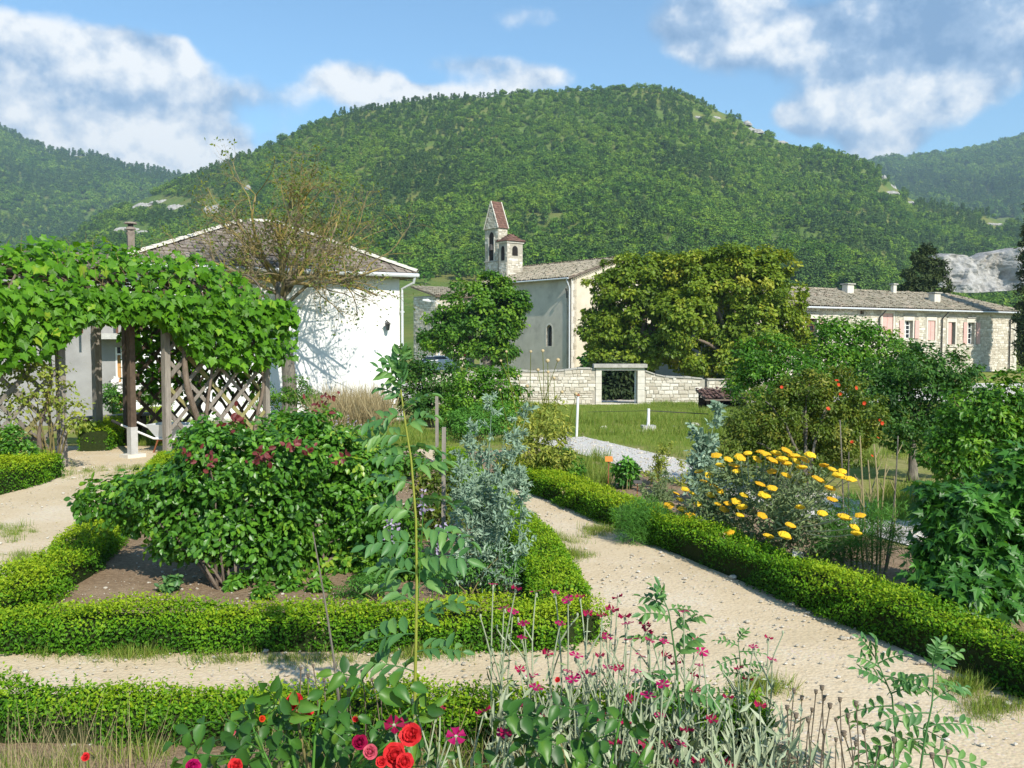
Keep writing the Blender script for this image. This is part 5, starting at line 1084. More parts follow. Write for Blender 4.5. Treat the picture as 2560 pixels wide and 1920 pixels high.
def tree(name, label, base, lobes, mat, r0=.2, n_cl=200, per=50, clr=.6, leaf=.3, tpl=LEAF2, seed=1, bark='bark', group=None, cat='tree', trunk_top=None, **kw):
    o = thing(name, label, cat, base, group); limbs(o, name, base, lobes, r0, M[bark], seed, trunk_top)
    pos, R, s, t = crown(lobes, n_cl, per, clr, leaf, tpl, seed, **kw); mk('crown', MB().scatter(tpl, pos, R, s, t), M[mat], o, kind='stuff'); return o
def shrub(name, label, base, lobes, mat, stems=6, r0=.02, n_cl=120, per=40, clr=.2, leaf=.06, tpl=LEAF2, seed=1, bark='cane', n_obj=0, cat='shrub', group=None, leafmats=None, **kw):
    """several stems from the ground; the n_obj leaves that face the camera most are parts of their own"""
    o = thing(name, label, cat, base, group); r = np.random.default_rng(seed + 99); base = np.asarray(base, float)
    for k in range(stems):
        c, rad = lobes[k % len(lobes)]; e = c + r.normal(size=3) * rad * .45; b = base + np.array((r.normal() * .06, r.normal() * .06, -.02)) * (1 + r0 * 12); f = np.linspace(0, 1, 8)[:, None]; L = np.linalg.norm(e - b)
        pts = b + (e - b) * f + np.array((0, 0, 1)) * np.sin(f * 3.14) * .16 * L + r.normal(size=(8, 3)) * .012 * L * f; mk('stem', MB().tube(pts, r0 * np.linspace(1.1, .3, 8) * r.uniform(.7, 1.2), 6), M[bark], o, smooth=True)
    pos, R, s, t = crown(lobes, n_cl, per, clr, leaf, tpl, seed, **kw); N = len(pos); rest = np.ones(N, bool)
    if n_obj:
        sc = -pos[:, 1] + .5 * (-R[:, 1, 2]) + 6 * (s - leaf); pick = np.argsort(-sc)[:n_obj * 3]; r.shuffle(pick); pick = pick[:n_obj]; rest[pick] = False; mes = []
        for k, mm in enumerate(leafmats or [mat] * 4): me = MB().add(tpl[0] * (1, 1, 1 + .4 * (k % 3)), tpl[1], .32 + .14 * (k % 4)).mesh('leaf'); me.materials.append(M[mm]); mes.append(me)
        for k in pick: inst('leaf', mes[int(r.integers(0, len(mes)))], o, pos[k], R[k], s[k])
    mk('foliage', MB().scatter(tpl, pos[rest], R[rest], s[rest], t[rest]), M[mat], o, kind='stuff'); return o
def on(px, Y): x = (px - 1280) / F_PX * Y; return np.array((x, Y, float(gz(x, Y))))

# bare lichened tree in front of the white house
def bare_tree():
    base = P(719, 1000, 29.4); base[2] = -.85; o = thing('walnut_tree', 'nearly bare tree with yellow lichened branches before the white house', 'tree', base); r = np.random.default_rng(17)
    top = P(708, 705, base[1]); f = np.linspace(0, 1, 10)[:, None]; pts = base + (top - base) * f + np.array((.10, 0, 0)) * np.sin(f * 5.5)
    mk('trunk', MB().tube(pts, np.linspace(.24, .17, 10) * (1 + .3 * np.exp(-f[:, 0] * 9)), 10), M['bark'], o, smooth=True)
    tips = []; twigs = MB(); mid = 0
    def grow(p, d, L, rad, lev, mbs):
        n = 6; q = [p]; dd = d
        for k in range(n):
            dd = unit(dd + r.normal(size=3) * (.17 if lev < 2 else .26) + Z3 * (.05 if lev < 2 else .015)); q.append(q[-1] + dd * L / n)
        rr = np.linspace(rad, rad * .5, n + 1)
        if lev == 0: mb = MB(); mb.tube(q, rr, 7); mk('limb', mb, M['lichen'], o, smooth=True)
        else: mbs.tube(q, rr, 5 if lev < 2 else 4 if lev < 3 else 3, cap=False)
        if lev == 3: tips.append(q[-1]); tips.append(q[3]); return
        nb = [8, 7, 6][lev]
        for j in range(nb):
            i = int(r.integers(2, n + 1)); s = unit(r.normal(size=3)); nd = unit(unit(np.array(q[i]) - q[i - 1]) * .75 + s * .75 + Z3 * (.12 if lev < 1 else -.05)); grow(q[i], nd, L * r.uniform(.34, .58), rr[i] * r.uniform(.42, .6), lev + 1, mbs)
    ends = [(500, 600), (545, 520), (760, 500), (850, 560), (950, 740), (870, 760), (560, 560), (620, 530), (700, 490), (790, 520), (880, 610), (520, 640), (900, 720), (760, 600), (660, 570), (840, 670), (600, 690), (930, 690)]
    for k, (px, py) in enumerate(ends):
        e = P(px, py, base[1] + r.uniform(-1.9, .4)); st = pts[-1] - (top - base) * r.uniform(0, .22) * (k % 2); v = e - st; grow(st, unit(v), np.linalg.norm(v) * 1.05, .062, 0, twigs)
    mk('twigs', twigs, M['lichen'], o, kind='stuff')
    tp = np.array(tips); sel = r.uniform(size=len(tp)) < .2; tp = np.repeat(tp[sel], 2, 0); tp = tp + r.normal(size=tp.shape) * .07
    mk('sparse_leaves', MB().scatter(LEAF2, tp, frames(unit(r.normal(size=tp.shape) + Z3 * .6), r.normal(size=tp.shape) - Z3 * .5), r.uniform(.06, .14, len(tp)), r.uniform(.3, .9, len(tp))), M['pome'], o, kind='stuff')
bare_tree()

tree('maple_tree', 'dark green maple with short thick trunk beside the no entry sign', on(1238, 66), pxlobes([(1195, 745, 72, 55), (1125, 805, 55, 50), (1195, 830, 85, 62), (1262, 775, 55, 55), (1150, 868, 60, 32), (1245, 868, 50, 40), (1225, 715, 45, 30), (1085, 850, 30, 25)], 66), 'maple', .42, 260, 80, .62, .26, LEAF_W, 31)
tree('lime_tree', 'broad yellow green lime tree next to the church gable', on(1590, 60.5), pxlobes([(1565, 735, 95, 85), (1510, 830, 58, 75), (1620, 715, 85, 75), (1600, 850, 105, 68), (1670, 770, 65, 95), (1530, 900, 55, 35, -.5), (1640, 690, 60, 55), (1690, 860, 50, 60), (1700, 730, 50, 80)], 60.5), 'lime', .4, 420, 90, .62, .25, LEAF_W, 32, 'vine_bark', tmean=.64)
tree('lime_tree', 'tall spreading lime tree between the gateway and the farmhouse', on(1850, 59), pxlobes([(1750, 715, 80, 80), (1850, 700, 95, 80), (1930, 730, 72, 80), (1955, 815, 62, 75), (1880, 830, 105, 90), (1790, 800, 60, 60), (1745, 895, 50, 45), (1840, 915, 90, 50), (1930, 650, 40, 30), (1985, 860, 32, 40), (1720, 680, 50, 45), (1820, 650, 70, 35), (1710, 780, 55, 70, -1.5), (1690, 840, 45, 50, -1.5)], 59), 'lime', .30, 540, 90, .62, .25, LEAF_W, 33, 'vine_bark', tmean=.62)
tree('small_tree', 'fresh green fruit tree beside the shed', on(1930, 24), pxlobes([(1925, 885, 75, 55), (1880, 950, 62, 60), (1990, 940, 85, 60), (1950, 1000, 90, 50)], 24), 'green_tree', .07, 230, 44, .26, .105, LEAF2, 34)
tree('small_tree', 'bright green leafy tree in front of the farmhouse windows', on(2140, 25), pxlobes([(2120, 850, 90, 50), (2060, 900, 95, 55), (2210, 885, 95, 55), (2150, 940, 130, 60), (2270, 920, 60, 50), (2090, 820, 35, 25), (2180, 830, 35, 25)], 25), 'green_tree', .08, 300, 44, .28, .11, LEAF2, 35, tmean=.55)
tree('small_tree', 'dark leaved small tree with bare grey trunk over the lawn', G(2282, 1205), pxlobes([(2290, 925, 105, 62), (2180, 995, 80, 70), (2330, 1000, 100, 85), (2240, 1075, 100, 55), (2385, 930, 70, 55), (2380, 1080, 70, 50)], 13), 'dark_tree', .06, 330, 46, .16, .06, LEAF2, 36, trunk_top=P(2282, 1080, 13))
shrub('pomegranate_shrub', 'bushy pomegranate with orange red flowers behind the yarrow', G(2010, 1235), pxlobes([(1900, 1050, 80, 80), (2010, 1040, 105, 105), (2095, 1085, 85, 85), (1840, 1120, 55, 65), (1980, 1150, 140, 55), (1880, 1180, 80, 40), (2030, 960, 50, 40), (1965, 990, 50, 45), (2110, 985, 60, 50), (2170, 1050, 45, 60), (2090, 940, 30, 20)], 12.2), 'pome', 9, .022, 560, 44, .13, .05, LEAF2, 37, 'bark')
tree('conifer_tree', 'dark ragged conifer rising behind the farmhouse roof', on(2312, 92), pxlobes([(2312, 640, 26, 28), (2300, 690, 44, 34), (2335, 670, 30, 30), (2290, 720, 40, 25), (2340, 715, 40, 28)], 92), 'conifer', .3, 150, 50, .5, .42, LEAF_T, 38, droop=0)
tree('cypress_tree', 'tall dark cypress at the end of the farmhouse', on(2582, 73.5), pxlobes([(2582, 545, 18, 50), (2582, 640, 30, 90), (2583, 760, 38, 110), (2584, 870, 40, 80)], 73.5), 'conifer', .25, 300, 50, .42, .34, LEAF_T, 39, droop=-1)
tree('gate_shade_foliage', 'added dark foliage mass standing for the shade behind the gateway', on(1555, 72), pxlobes([(1560, 930, 80, 60), (1500, 925, 50, 55), (1640, 920, 70, 60), (1560, 870, 80, 60)], 72), 'dark_tree', .35, 240, 50, .7, .4, LEAF_W, 40)  # dark foliage put here so the gateway looks shaded
shrub('gate_shade_bush', 'added dark bush standing in for deep shade in the gateway', on(1550, 59.5), pxlobes([(1515, 965, 42, 40), (1580, 960, 42, 42), (1550, 930, 60, 34)], 59.5), 'conifer', 5, .05, 160, 50, .5, .3, LEAF2, 49, 'bark', tmean=.0)  # added bush in its darkest tint, fills the gateway with shade
# orchard trees on the field below the wood
ORCH = [(1020, 690, 175), (1055, 678, 190), (1095, 672, 200), (1135, 668, 205), (1180, 672, 200), (1045, 652, 225), (1085, 646, 235), (1125, 642, 240), (1165, 640, 245), (1215, 655, 225), (1010, 660, 220), (1190, 690, 180), (1350, 660, 190), (1400, 655, 200), (1065, 700, 165)]
def orchard():
    src = []
    for k in range(3):
        o = thing('orchard_tree', 'small round green tree on the field below the hillside wood', 'tree', (0, 0, 0), 'orchard trees on the field'); mk('trunk', MB().tube([(0, 0, -.4), (0, 0, 1.6)], [.16, .1], 6), M['bark'], o)
        me = clump_tree(70 + k, 4.6, 2.3, 26, 12, .5); mk('crown', me, M['green_tree'], o, kind='stuff'); src.append(o)
    for i, (px, py, Y) in enumerate(ORCH):
        if i < 3: o = src[i]
        else:
            s = src[i % 3]; o = s.copy(); col.objects.link(o)
            for ch in s.children: c = ch.copy(); col.objects.link(c); c.parent = o
        u = (px - 1280) / F_PX; Yh = hill_Y_at(px, py + 14); o.location = (u * Yh, Yh, float(hill_z(np.array(u), np.array(Yh)))); o.rotation_euler.z = i * 1.3; k = .85 + .3 * ((i * 37) % 10) / 10; o.scale = (k, k, k)
orchard()
# shrubs of the middle ground
shrub('dark_shrub', 'dark olive shrub by the right corner of the white house', on(1070, 27), pxlobes([(1050, 940, 50, 50), (1110, 950, 55, 50), (1035, 1000, 45, 40), (1100, 1010, 70, 40), (1015, 900, 18, 40)], 27), 'dark_tree', 6, .03, 170, 42, .24, .11, LEAF2, 41, 'bark', tmean=.62)
shrub('leafy_shrub', 'bright green laurel like shrub in front of the wall', on(1210, 22), pxlobes([(1180, 955, 55, 40), (1245, 950, 55, 40), (1160, 1010, 60, 45), (1230, 1010, 70, 45), (1290, 1005, 40, 45), (1275, 930, 25, 20)], 22), 'green_tree', 6, .025, 170, 46, .19, .09, LEAF2, 42, 'bark')
shrub('feathery_shrub', 'soft green feathery shrub below the laurel like one', on(1190, 18.5), pxlobes([(1190, 1050, 70, 35), (1130, 1060, 45, 35), (1260, 1050, 45, 35)], 18.5), 'fennel', 6, .015, 130, 46, .15, .07, LEAF_T, 43)
shrub('white_rose', 'white flowering rose bush behind the pergola', on(285, 23), pxlobes([(290, 1000, 32, 40), (275, 985, 22, 30), (310, 985, 18, 28)], 23), 'rose', 5, .015, 90, 34, .14, .06, LEAF2, 44)
shrub('rosemary_bush', 'dense rosemary bush against the white wall', on(385, 26), pxlobes([(375, 990, 28, 26), (410, 988, 26, 24)], 26), 'grey_green', 5, .015, 90, 40, .14, .07, LEAF_T, 45)
shrub('garden_shrub', 'green shrub below the trunk of the bare tree', on(720, 26), pxlobes([(690, 985, 40, 30), (740, 975, 35, 34), (780, 1000, 30, 24), (650, 1000, 30, 26)], 26), 'green_tree', 5, .02, 100, 40, .17, .07, LEAF2, 46)
shrub('climbing_rose', 'yellowing climbing rose on the left front post of the pergola', v3(pA - pD * .25 - pN * .2), pxlobes([(60, 960, 70, 60), (30, 1020, 60, 60), (150, 1000, 50, 55), (190, 1040, 40, 40), (110, 930, 60, 40), (40, 900, 50, 40)], 13.9, .35), 'yellow_green', 9, .016, 120, 14, .16, .06, OVAL, 47, tmean=.35, rnd=.7)
shrub('bed_shrub', 'leafy green plant behind the left box hedge', G(20, 1180), pxlobes([(20, 1100, 60, 40), (60, 1130, 50, 30), (-20, 1120, 60, 40)], 13.2, .5), 'rose', 6, .012, 90, 30, .12, .06, LEAF2, 48)

# big shrub roses in the middle bed
rose_l = [(7.7, [(560, 1190, 150, 70), (400, 1215, 130, 55), (270, 1245, 80, 40), (680, 1150, 120, 70), (560, 1110, 100, 60), (640, 1260, 130, 70), (480, 1290, 120, 60), (330, 1290, 60, 35), (560, 1340, 130, 60, -.1), (660, 1380, 110, 60), (460, 1350, 90, 45)])]
shrub('shrub_rose', 'wide arching shrub rose spreading over the box hedge', G(560, 1470), pxlobes(rose_l[0][1], 7.6, .75), 'rose', 12, .013, 640, 28, .13, .056, OVAL, 51, 'vine_bark', 300, leafmats=['rose', 'rose', 'rose', 'rose_dark'])
shrub('shrub_rose', 'upright shrub rose with reddish young leaves by the tall licorice plant', G(800, 1420), pxlobes([(840, 1150, 110, 70), (760, 1090, 100, 60), (880, 1240, 100, 80), (800, 1310, 110, 70), (930, 1180, 60, 60), (920, 1330, 80, 50), (820, 1390, 120, 60), (930, 1400, 80, 50), (740, 1230, 90, 70)], 8.1, .8), 'rose', 10, .013, 640, 28, .13, .054, OVAL, 52, 'vine_bark', 300)
def red_tips():
    """young red leaves on the two shrub roses belong to small shoots"""
    r = np.random.default_rng(3); 
    roots = [o for o in bpy.data.objects if o.name.startswith('shrub_rose')]
    for (px, py) in ((578, 1052), (600, 1045), (640, 1150), (660, 1148), (800, 1010), (818, 1005), (650, 1140), (470, 1138), (770, 1130), (850, 1150), (735, 1110), (520, 1160)):
        c = P(px, py, 7.1 + r.uniform(-.1, .15)); root = min(roots, key=lambda q: abs(q.location.x - c[0])); N = 12
        mk('red_shoot', MB().scatter(OVAL, c + r.normal(size=(N, 3)) * .035, frames(unit(r.normal(size=(N, 3)) + (0, -.6, .6)), r.normal(size=(N, 3)) + (0, 0, .3)), .055 * r.uniform(.6, 1.2, N), r.uniform(0, 1, N)), M['young_red'], root, kind='stuff')
red_tips()
shrub('tall_herb', 'bright green leafy bush with pale flowers under the cypress', G(2470, 1330), pxlobes([(2450, 1030, 90, 75), (2525, 985, 65, 65), (2500, 1120, 110, 80), (2420, 1130, 90, 75), (2460, 1210, 110, 60), (2560, 1060, 60, 80), (2360, 1130, 50, 55)], 9.6), 'green_tree', 10, .014, 330, 40, .13, .06, LEAF2, 53, 'cane')
shrub('mallow_plant', 'tall dark mallow with lobed leaves behind the long box hedge', (3.45, 6.7, 0), pxlobes([(2430, 1290, 110, 75), (2500, 1400, 120, 90), (2400, 1420, 100, 90), (2480, 1500, 130, 80), (2550, 1300, 70, 90), (2360, 1360, 50, 50), (2420, 1540, 80, 50), (2350, 1490, 60, 55), (2460, 1600, 110, 50), (2555, 1600, 60, 70), (2540, 1200, 50, 60), (2330, 1250, 30, 40), (2420, 1480, 100, 60, -.3)], 6.8, .7), 'mallow', 12, .007, 460, 26, .14, .088, PALM, 54, 'vine_bark', 200, tmean=.42)

# ------------------------------------------------------------------ herbs and flowers
def curve_pts(a, b, bow, n=8):
    a, b = np.asarray(a, float), np.asarray(b, float); f = np.linspace(0, 1, n)[:, None]; return a + (b - a) * f + np.asarray(bow, float) * np.sin(f * math.pi)
def leaf_meshes(tpl, mat, n=4, name='leaf', lo=.3, st=.15):
    out = []
    for k in range(n):
        me = MB().add(tpl[0] * (1 + .1 * (k % 2), 1, 1 + .6 * k), tpl[1], np.clip(lo + st * k + rib(tpl[0]), 0, 1)).mesh(name, smooth=True); me.materials.append(M[mat]); out.append(me)
    return out
LQ = leaf_meshes(oval_leaf(.42, .07, .16), 'licorice', 4, 'leaflet', .3, .2)
def pinnate(parent, base, d, up, L, n_pair, ls, r, name='leaf', lmesh=LQ, smat='licorice', droop=.25):
    """a compound leaf: rachis with paired leaflets, each leaflet a part of the leaf"""
    d, up = unit(d), unit(up); side = unit(np.cross(d, up)); up = np.cross(side, d); n = 9; f = np.linspace(0, 1, n)
    pts = np.array([base + d * L * t + Z3 * (-droop * L * t * t) for t in f]); lf = mk(name, MB().tube(pts, np.linspace(.0035, .0015, n), 4), M[smat], parent); tang = unit(np.gradient(pts, axis=0))
    for k in range(n_pair * 2 + 1):
        t = .18 + .82 * (k // 2 + (0.5 if k == n_pair * 2 else 0)) / n_pair if k < n_pair * 2 else 1.0; i = min(int(t * (n - 1)), n - 1); p = np.array([np.interp(t, f, pts[:, q]) for q in range(3)]); tg = tang[i]
        s = 0 if k == n_pair * 2 else (1 if k % 2 else -1); dd = tg * (.45 if s else 1) + side * s * .9 + r.normal(size=3) * .12; nn = np.cross(side, tg); nn = nn if np.dot(nn, up) > 0 else -nn
        R = frames((nn + r.normal(size=3) * .22 - side * s * .15)[None], dd[None])[0]; sz = ls * (.65 + .5 * math.sin(math.pi * min(.95, .25 + t * .6))) * r.uniform(.85, 1.15)
        inst('leaflet', lmesh[int(r.integers(0, len(lmesh)))], lf, p, R, (sz, sz, sz))
    return lf
def licorice(label, Y, stem_px, leaves, ls, sr=.011, seed=1, group=None, n_pair=5):
    """stem_px: pixels up the stem; leaves: (height fraction, heading in degrees in the picture plane, depth lean, length)"""
    r = np.random.default_rng(seed); pts = [P(px, py, Y + .02 * k) for k, (px, py) in enumerate(stem_px)]; b = pts[0].copy(); b[2] = 0.0; b[0] += (pts[0][0] - pts[1][0]) * .2; pts = np.array([b] + pts) if pts[0][2] > .05 else np.array(pts)
    o = thing('licorice_plant', label, 'plant', b, group); n = len(pts); mk('stem', MB().tube(pts, np.linspace(sr, sr * .3, n), 7), M['yellow_green'] if sr > .008 else M['licorice'], o, smooth=True); s = np.linspace(0, 1, n)
    for (t, ang, dep, L) in leaves:
        p = np.array([np.interp(t, s, pts[:, q]) for q in range(3)]); a = math.radians(ang); d = np.array((math.cos(a), dep, math.sin(a))); pinnate(o, p, d, np.array((0, -.5, 1.0)) + .3 * r.normal(size=3), L, n_pair if L > .16 else 4, ls * (.30 + .70 * min(1, L / .3)), r)
    return o
LL = []
rL = np.random.default_rng(4)
for k in range(26):
    t = .20 + .78 * k / 25; side = 1 if k % 2 else -1; L = .27 * (1 - .75 * max(0, t - .30)) * rL.uniform(.8, 1.1); ang = (rL.uniform(-12, 38) if side > 0 else 180 - rL.uniform(-12, 38)) ; ang = ang if t < .85 else (70 if side > 0 else 110) + rL.uniform(-25, 25); LL.append((t, ang, rL.uniform(-.55, .45), L))
licorice('tall single stemmed licorice plant with large compound leaves before the rose bed', 3.95, [(1032, 2000), (1036, 1800), (1040, 1600), (1042, 1450), (1040, 1300), (1028, 1150), (1012, 1050), (1000, 960), (990, 925)], LL, .09, .0085, 4)
def sprig(seed, n, Lm):
    r = np.random.default_rng(seed); out = []
    for k in range(n):
        t = .30 + .70 * k / (n - 1); s = 1 if k % 2 else -1; out.append((t, (r.uniform(-10, 50) if s > 0 else 180 - r.uniform(-10, 50)) if t < .9 else 90 + r.uniform(-40, 40), r.uniform(-.5, .5), Lm * r.uniform(.7, 1.1) * (1.1 - .5 * t)))
    return out
licorice('young licorice shoot standing among the rose campions', 4.05, [(1705, 2050), (1700, 1800), (1690, 1650), (1672, 1530), (1660, 1500)], sprig(5, 11, .26), .075, .007, 5)
licorice('leafy licorice shoot beside the dried poppy heads', 3.7, [(2230, 2000), (2240, 1850), (2230, 1740), (2200, 1670), (2185, 1640)], sprig(6, 12, .24), .062, .006, 6)
licorice('taller licorice shoot hanging over the sandy path', 3.6, [(2290, 2000), (2310, 1860), (2330, 1760), (2335, 1690), (2330, 1655)], sprig(7, 12, .27), .062, .006, 7)
licorice('small licorice shoot at the path edge above the rose campions', 4.3, [(1850, 1900), (1855, 1720), (1850, 1650), (1845, 1600)], sprig(8, 8, .17), .05, .005, 8)

# silver wormwood in the corner of the bed
def wormwood(label, base, tips, n_leaf, leaf, seed, mat='silver', name='wormwood', cat='plant', sr=.006, wid=.13, tpl=LEAF_T, n_side=9, fl=None):
    r = np.random.default_rng(seed); o = thing(name, label, cat, base); base = np.asarray(base, float)
    for (tx) in tips:
        tip = np.asarray(tx, float); b = base + np.array((r.normal() * .10, r.normal() * .08, 0)); pts = curve_pts(b, tip, r.normal(size=3) * .04, 9); st = mk('stem', MB().tube(pts, np.linspace(sr, sr * .35, 9), 5), M[mat], o); s = np.linspace(0, 1, 9); mb = MB()
        f = np.sort(r.uniform(.08, 1, n_side * 4)); c = np.stack([np.interp(f, s, pts[:, q]) for q in range(3)], 1); a = r.uniform(0, 6.28, len(f)); L = wid * (1.15 - .8 * f) * r.uniform(.6, 1.2, len(f)); D = unit(np.stack([np.cos(a), np.sin(a), r.uniform(.3, 1.1, len(f))], 1))
        k = np.repeat(np.arange(len(f)), n_leaf); g = r.uniform(.1, 1, len(k)); pos = c[k] + D[k] * (L[k] * g)[:, None]; dd = unit(D[k] * .8 + r.normal(size=(len(k), 3)) * .7); mb.scatter(tpl, pos, frames(unit(r.normal(size=(len(k), 3)) + (0, -.3, .6)), dd), leaf * r.uniform(.6, 1.3, len(k)), np.clip(.5 + r.normal(size=len(k)) * .2, 0, 1))
        mk('leaves', mb, M[mat], st, kind='stuff')
    return o
wb = G(1235, 1490)
wormwood('tall silver grey wormwood at the path corner', wb, [P(px, py, 7.1 + d) for px, py, d in ((1170, 1080, .1), (1230, 990, 0), (1290, 1040, -.1), (1205, 1120, .2), (1260, 1090, .25), (1140, 1180, 0), (1320, 1020, .1), (1300, 1180, -.1), (1190, 1200, -.15), (1250, 1160, -.2))], 17, .050, 61, wid=.18)
wormwood('shorter silver wormwood shoots beside the wooden stake', G(1190, 1420), [P(px, py, 7.9) for px, py in ((1150, 1120), (1180, 1060), (1215, 1150), (1130, 1230))], 14, .05, 62, wid=.16)
shrub('low_herb', 'low feathery green herbs at the foot of the wormwood', G(1200, 1500), pxlobes([(1170, 1430, 60, 45), (1230, 1420, 70, 60), (1120, 1450, 40, 30)], 7.1), 'fennel', 6, .006, 90, 40, .08, .035, LEAF_T, 63, 'cane')
shrub('low_herb', 'ferny green weeds in the shade under the roses', G(950, 1500), pxlobes([(930, 1460, 60, 28), (870, 1490, 50, 24)], 7.0), 'fennel', 4, .004, 50, 40, .06, .03, LEAF_T, 64, 'cane')
for k, (px, py, w) in enumerate(((720, 1478, 26), (800, 1480, 24), (590, 1475, 22), (425, 1480, 20), (660, 1500, 20))):
    shrub('weed', ['small weed behind the front hedge below the shrub rose', 'leafy weed by the rose stems', 'low weed on the bare soil of the rose bed', 'grey leaved seedling in the corner of the rose bed', 'tiny seedling behind the front hedge'][k], G(px, py), pxlobes([(px, py - 18, w, 16)], G(px, py)[1]), 'rose' if k != 3 else 'licorice', 3, .003, 18, 14, .05, .045, OVAL, 70 + k, 'cane', group=None, cat='plant')
shrub('bed_plant', 'mixed green foliage between the shrub rose and the licorice', G(980, 1440), pxlobes([(980, 1330, 60, 70), (1010, 1400, 55, 50), (950, 1420, 60, 40), (1050, 1440, 45, 35)], 7.6), 'green_tree', 6, .006, 110, 30, .10, .055, LEAF2, 75, 'cane', cat='plant')
shrub('bed_plant', 'soft green plants growing behind the wooden stake', G(1090, 1330), pxlobes([(1080, 1240, 50, 60), (1130, 1280, 45, 50), (1060, 1310, 60, 40), (1110, 1200, 30, 40)], 9.2), 'pome', 6, .006, 110, 30, .11, .06, LEAF_T, 76, 'cane', cat='plant')
shrub('bed_plant', 'leafy plants at the back of the rose bed near the path', G(960, 1200), pxlobes([(940, 1140, 60, 40), (1010, 1150, 60, 40), (880, 1150, 50, 35)], 13.0), 'green_tree', 6, .008, 90, 34, .13, .075, LEAF2, 77, 'cane', cat='plant')
def stake(name, label, a, b, w, mat, cat='stake', head=None):
    o = thing(name, label, cat, a); mk('stake', MB().bar(np.asarray(a) - Z3 * .05, b, w, w), M[mat], o)
    if head: mk('tag_plate', MB().add(*head), M['white_paint'], o)
    return o
sb = G(1108, 1400); stake('wooden_stake', 'grey wooden stake standing by the wormwood', sb, P(1110, 1068, sb[1]), .035, 'wood')
sb2 = on(1092, 15); stake('marker_post', 'wooden marker post with white top near the house corner', sb2, P(1092, 990, 15), .05, 'wood'); 

# yarrow with flat yellow heads
def yarrow():
    r = np.random.default_rng(8); hY = lambda px: 4.864 / (.3736 + (px - 1280) / F_PX); base = np.array(((1900 - 1280) / F_PX * 8.4, 8.4, 0.0)); o = thing('yarrow', 'large grey leaved yarrow covered in flat yellow flower heads', 'plant', base)
    lobes = sum((pxlobes([l], hY(l[0]) + .92, .5) for l in ((1880, 1290, 130, 80), (1740, 1300, 80, 55), (1800, 1310, 90, 65), (2010, 1290, 100, 75), (1940, 1350, 110, 55), (1860, 1220, 110, 60), (1960, 1220, 90, 60), (2060, 1340, 70, 60), (1820, 1350, 80, 40))), [])
    pos, R, s, t = crown(lobes, 330, 34, .11, .055, LEAF_T, 8, rnd=.7, droop=-.3); mk('foliage', MB().scatter(LEAF_T, pos, R, s, t), M['grey_green'], o, kind='stuff')
    n = 14; V = [(0, 0, .30)]
    for rad, z in ((.22, .29), (.42, .20), (.5, .08), (.40, -.02), (.08, -.12)):
        for k in range(n): a = 6.283 * k / n; q = rad * (1 + .10 * math.sin(k * 2.4 + rad * 9)); V.append((math.cos(a) * q, math.sin(a) * q, z + .03 * math.sin(k * 3.7 + rad * 20)))
    F = [(0, 1 + k, 1 + (k + 1) % n) for k in range(n)] + [(1 + l * n + k, 1 + (l + 1) * n + k, 1 + (l + 1) * n + (k + 1) % n, 1 + l * n + (k + 1) % n) for l in range(4) for k in range(n)]
    mes = []
    for k in range(3): me = MB().add(np.array(V) * (1, 1, .7 + .15 * k), F, .2 + .35 * k).mesh('flower_head'); me.materials.append(M['yellow_fl']); mes.append(me)
    heads = [(1672, 1265), (1700, 1250), (1712, 1225), (1690, 1235), (1660, 1280), (1730, 1235), (1760, 1205), (1748, 1180), (1772, 1190), (1790, 1140), (1820, 1150), (1800, 1165), (1835, 1165), (1850, 1145), (1870, 1135), (1900, 1130), (1915, 1138), (1940, 1135), (1965, 1128), (1985, 1142), (1955, 1150), (1930, 1152), (1892, 1150), (1840, 1180), (1782, 1215), (1800, 1230), (1778, 1240), (1820, 1260), (1840, 1255), (1855, 1270), (1810, 1275), (1795, 1262), (1860, 1240), (1900, 1212), (1965, 1160), (1990, 1155), (2010, 1150), (2005, 1170), (2025, 1140), (1965, 1190), (1930, 1222), (1910, 1240), (2045, 1200), (2080, 1175), (2095, 1190), (2110, 1195), (2125, 1200), (2105, 1180), (2080, 1250), (2075, 1222), (2055, 1285), (1905, 1290), (1975, 1315), (1815, 1335), (1826, 1332), (1920, 1342), (1960, 1340), (1970, 1345), (2110, 1295), (2135, 1320), (2150, 1290), (2140, 1335), (2000, 1270), (1930, 1180), (1705, 1275), (1745, 1262), (1725, 1290), (1640, 1275), (1850, 1290), (2060, 1165)]
    for k, (px, py) in enumerate(heads):
        d = hY(px) + .80 - min(1, max(0, (py - 1130) / 200)) * .62 + r.normal() * .04; p = P(px, py, d); sc = .10 * r.uniform(.75, 1.2); nn = np.array((.15, -.22, 1.0)) + r.normal(size=3) * .18; R_ = frames(nn[None], r.normal(size=(1, 3)))[0]
        q = p + (base + (0, 0, .25) - p) * np.array((.32, .5, .55)); q[2] = min(q[2], p[2] - .12); st = mk('flower_stem', MB().tube(curve_pts(q, p, r.normal(size=3) * .01, 4), .0042, 4), M['pale_stem'], o); inst('flower_head', mes[k % 3], o, p, R_, sc)
yarrow()
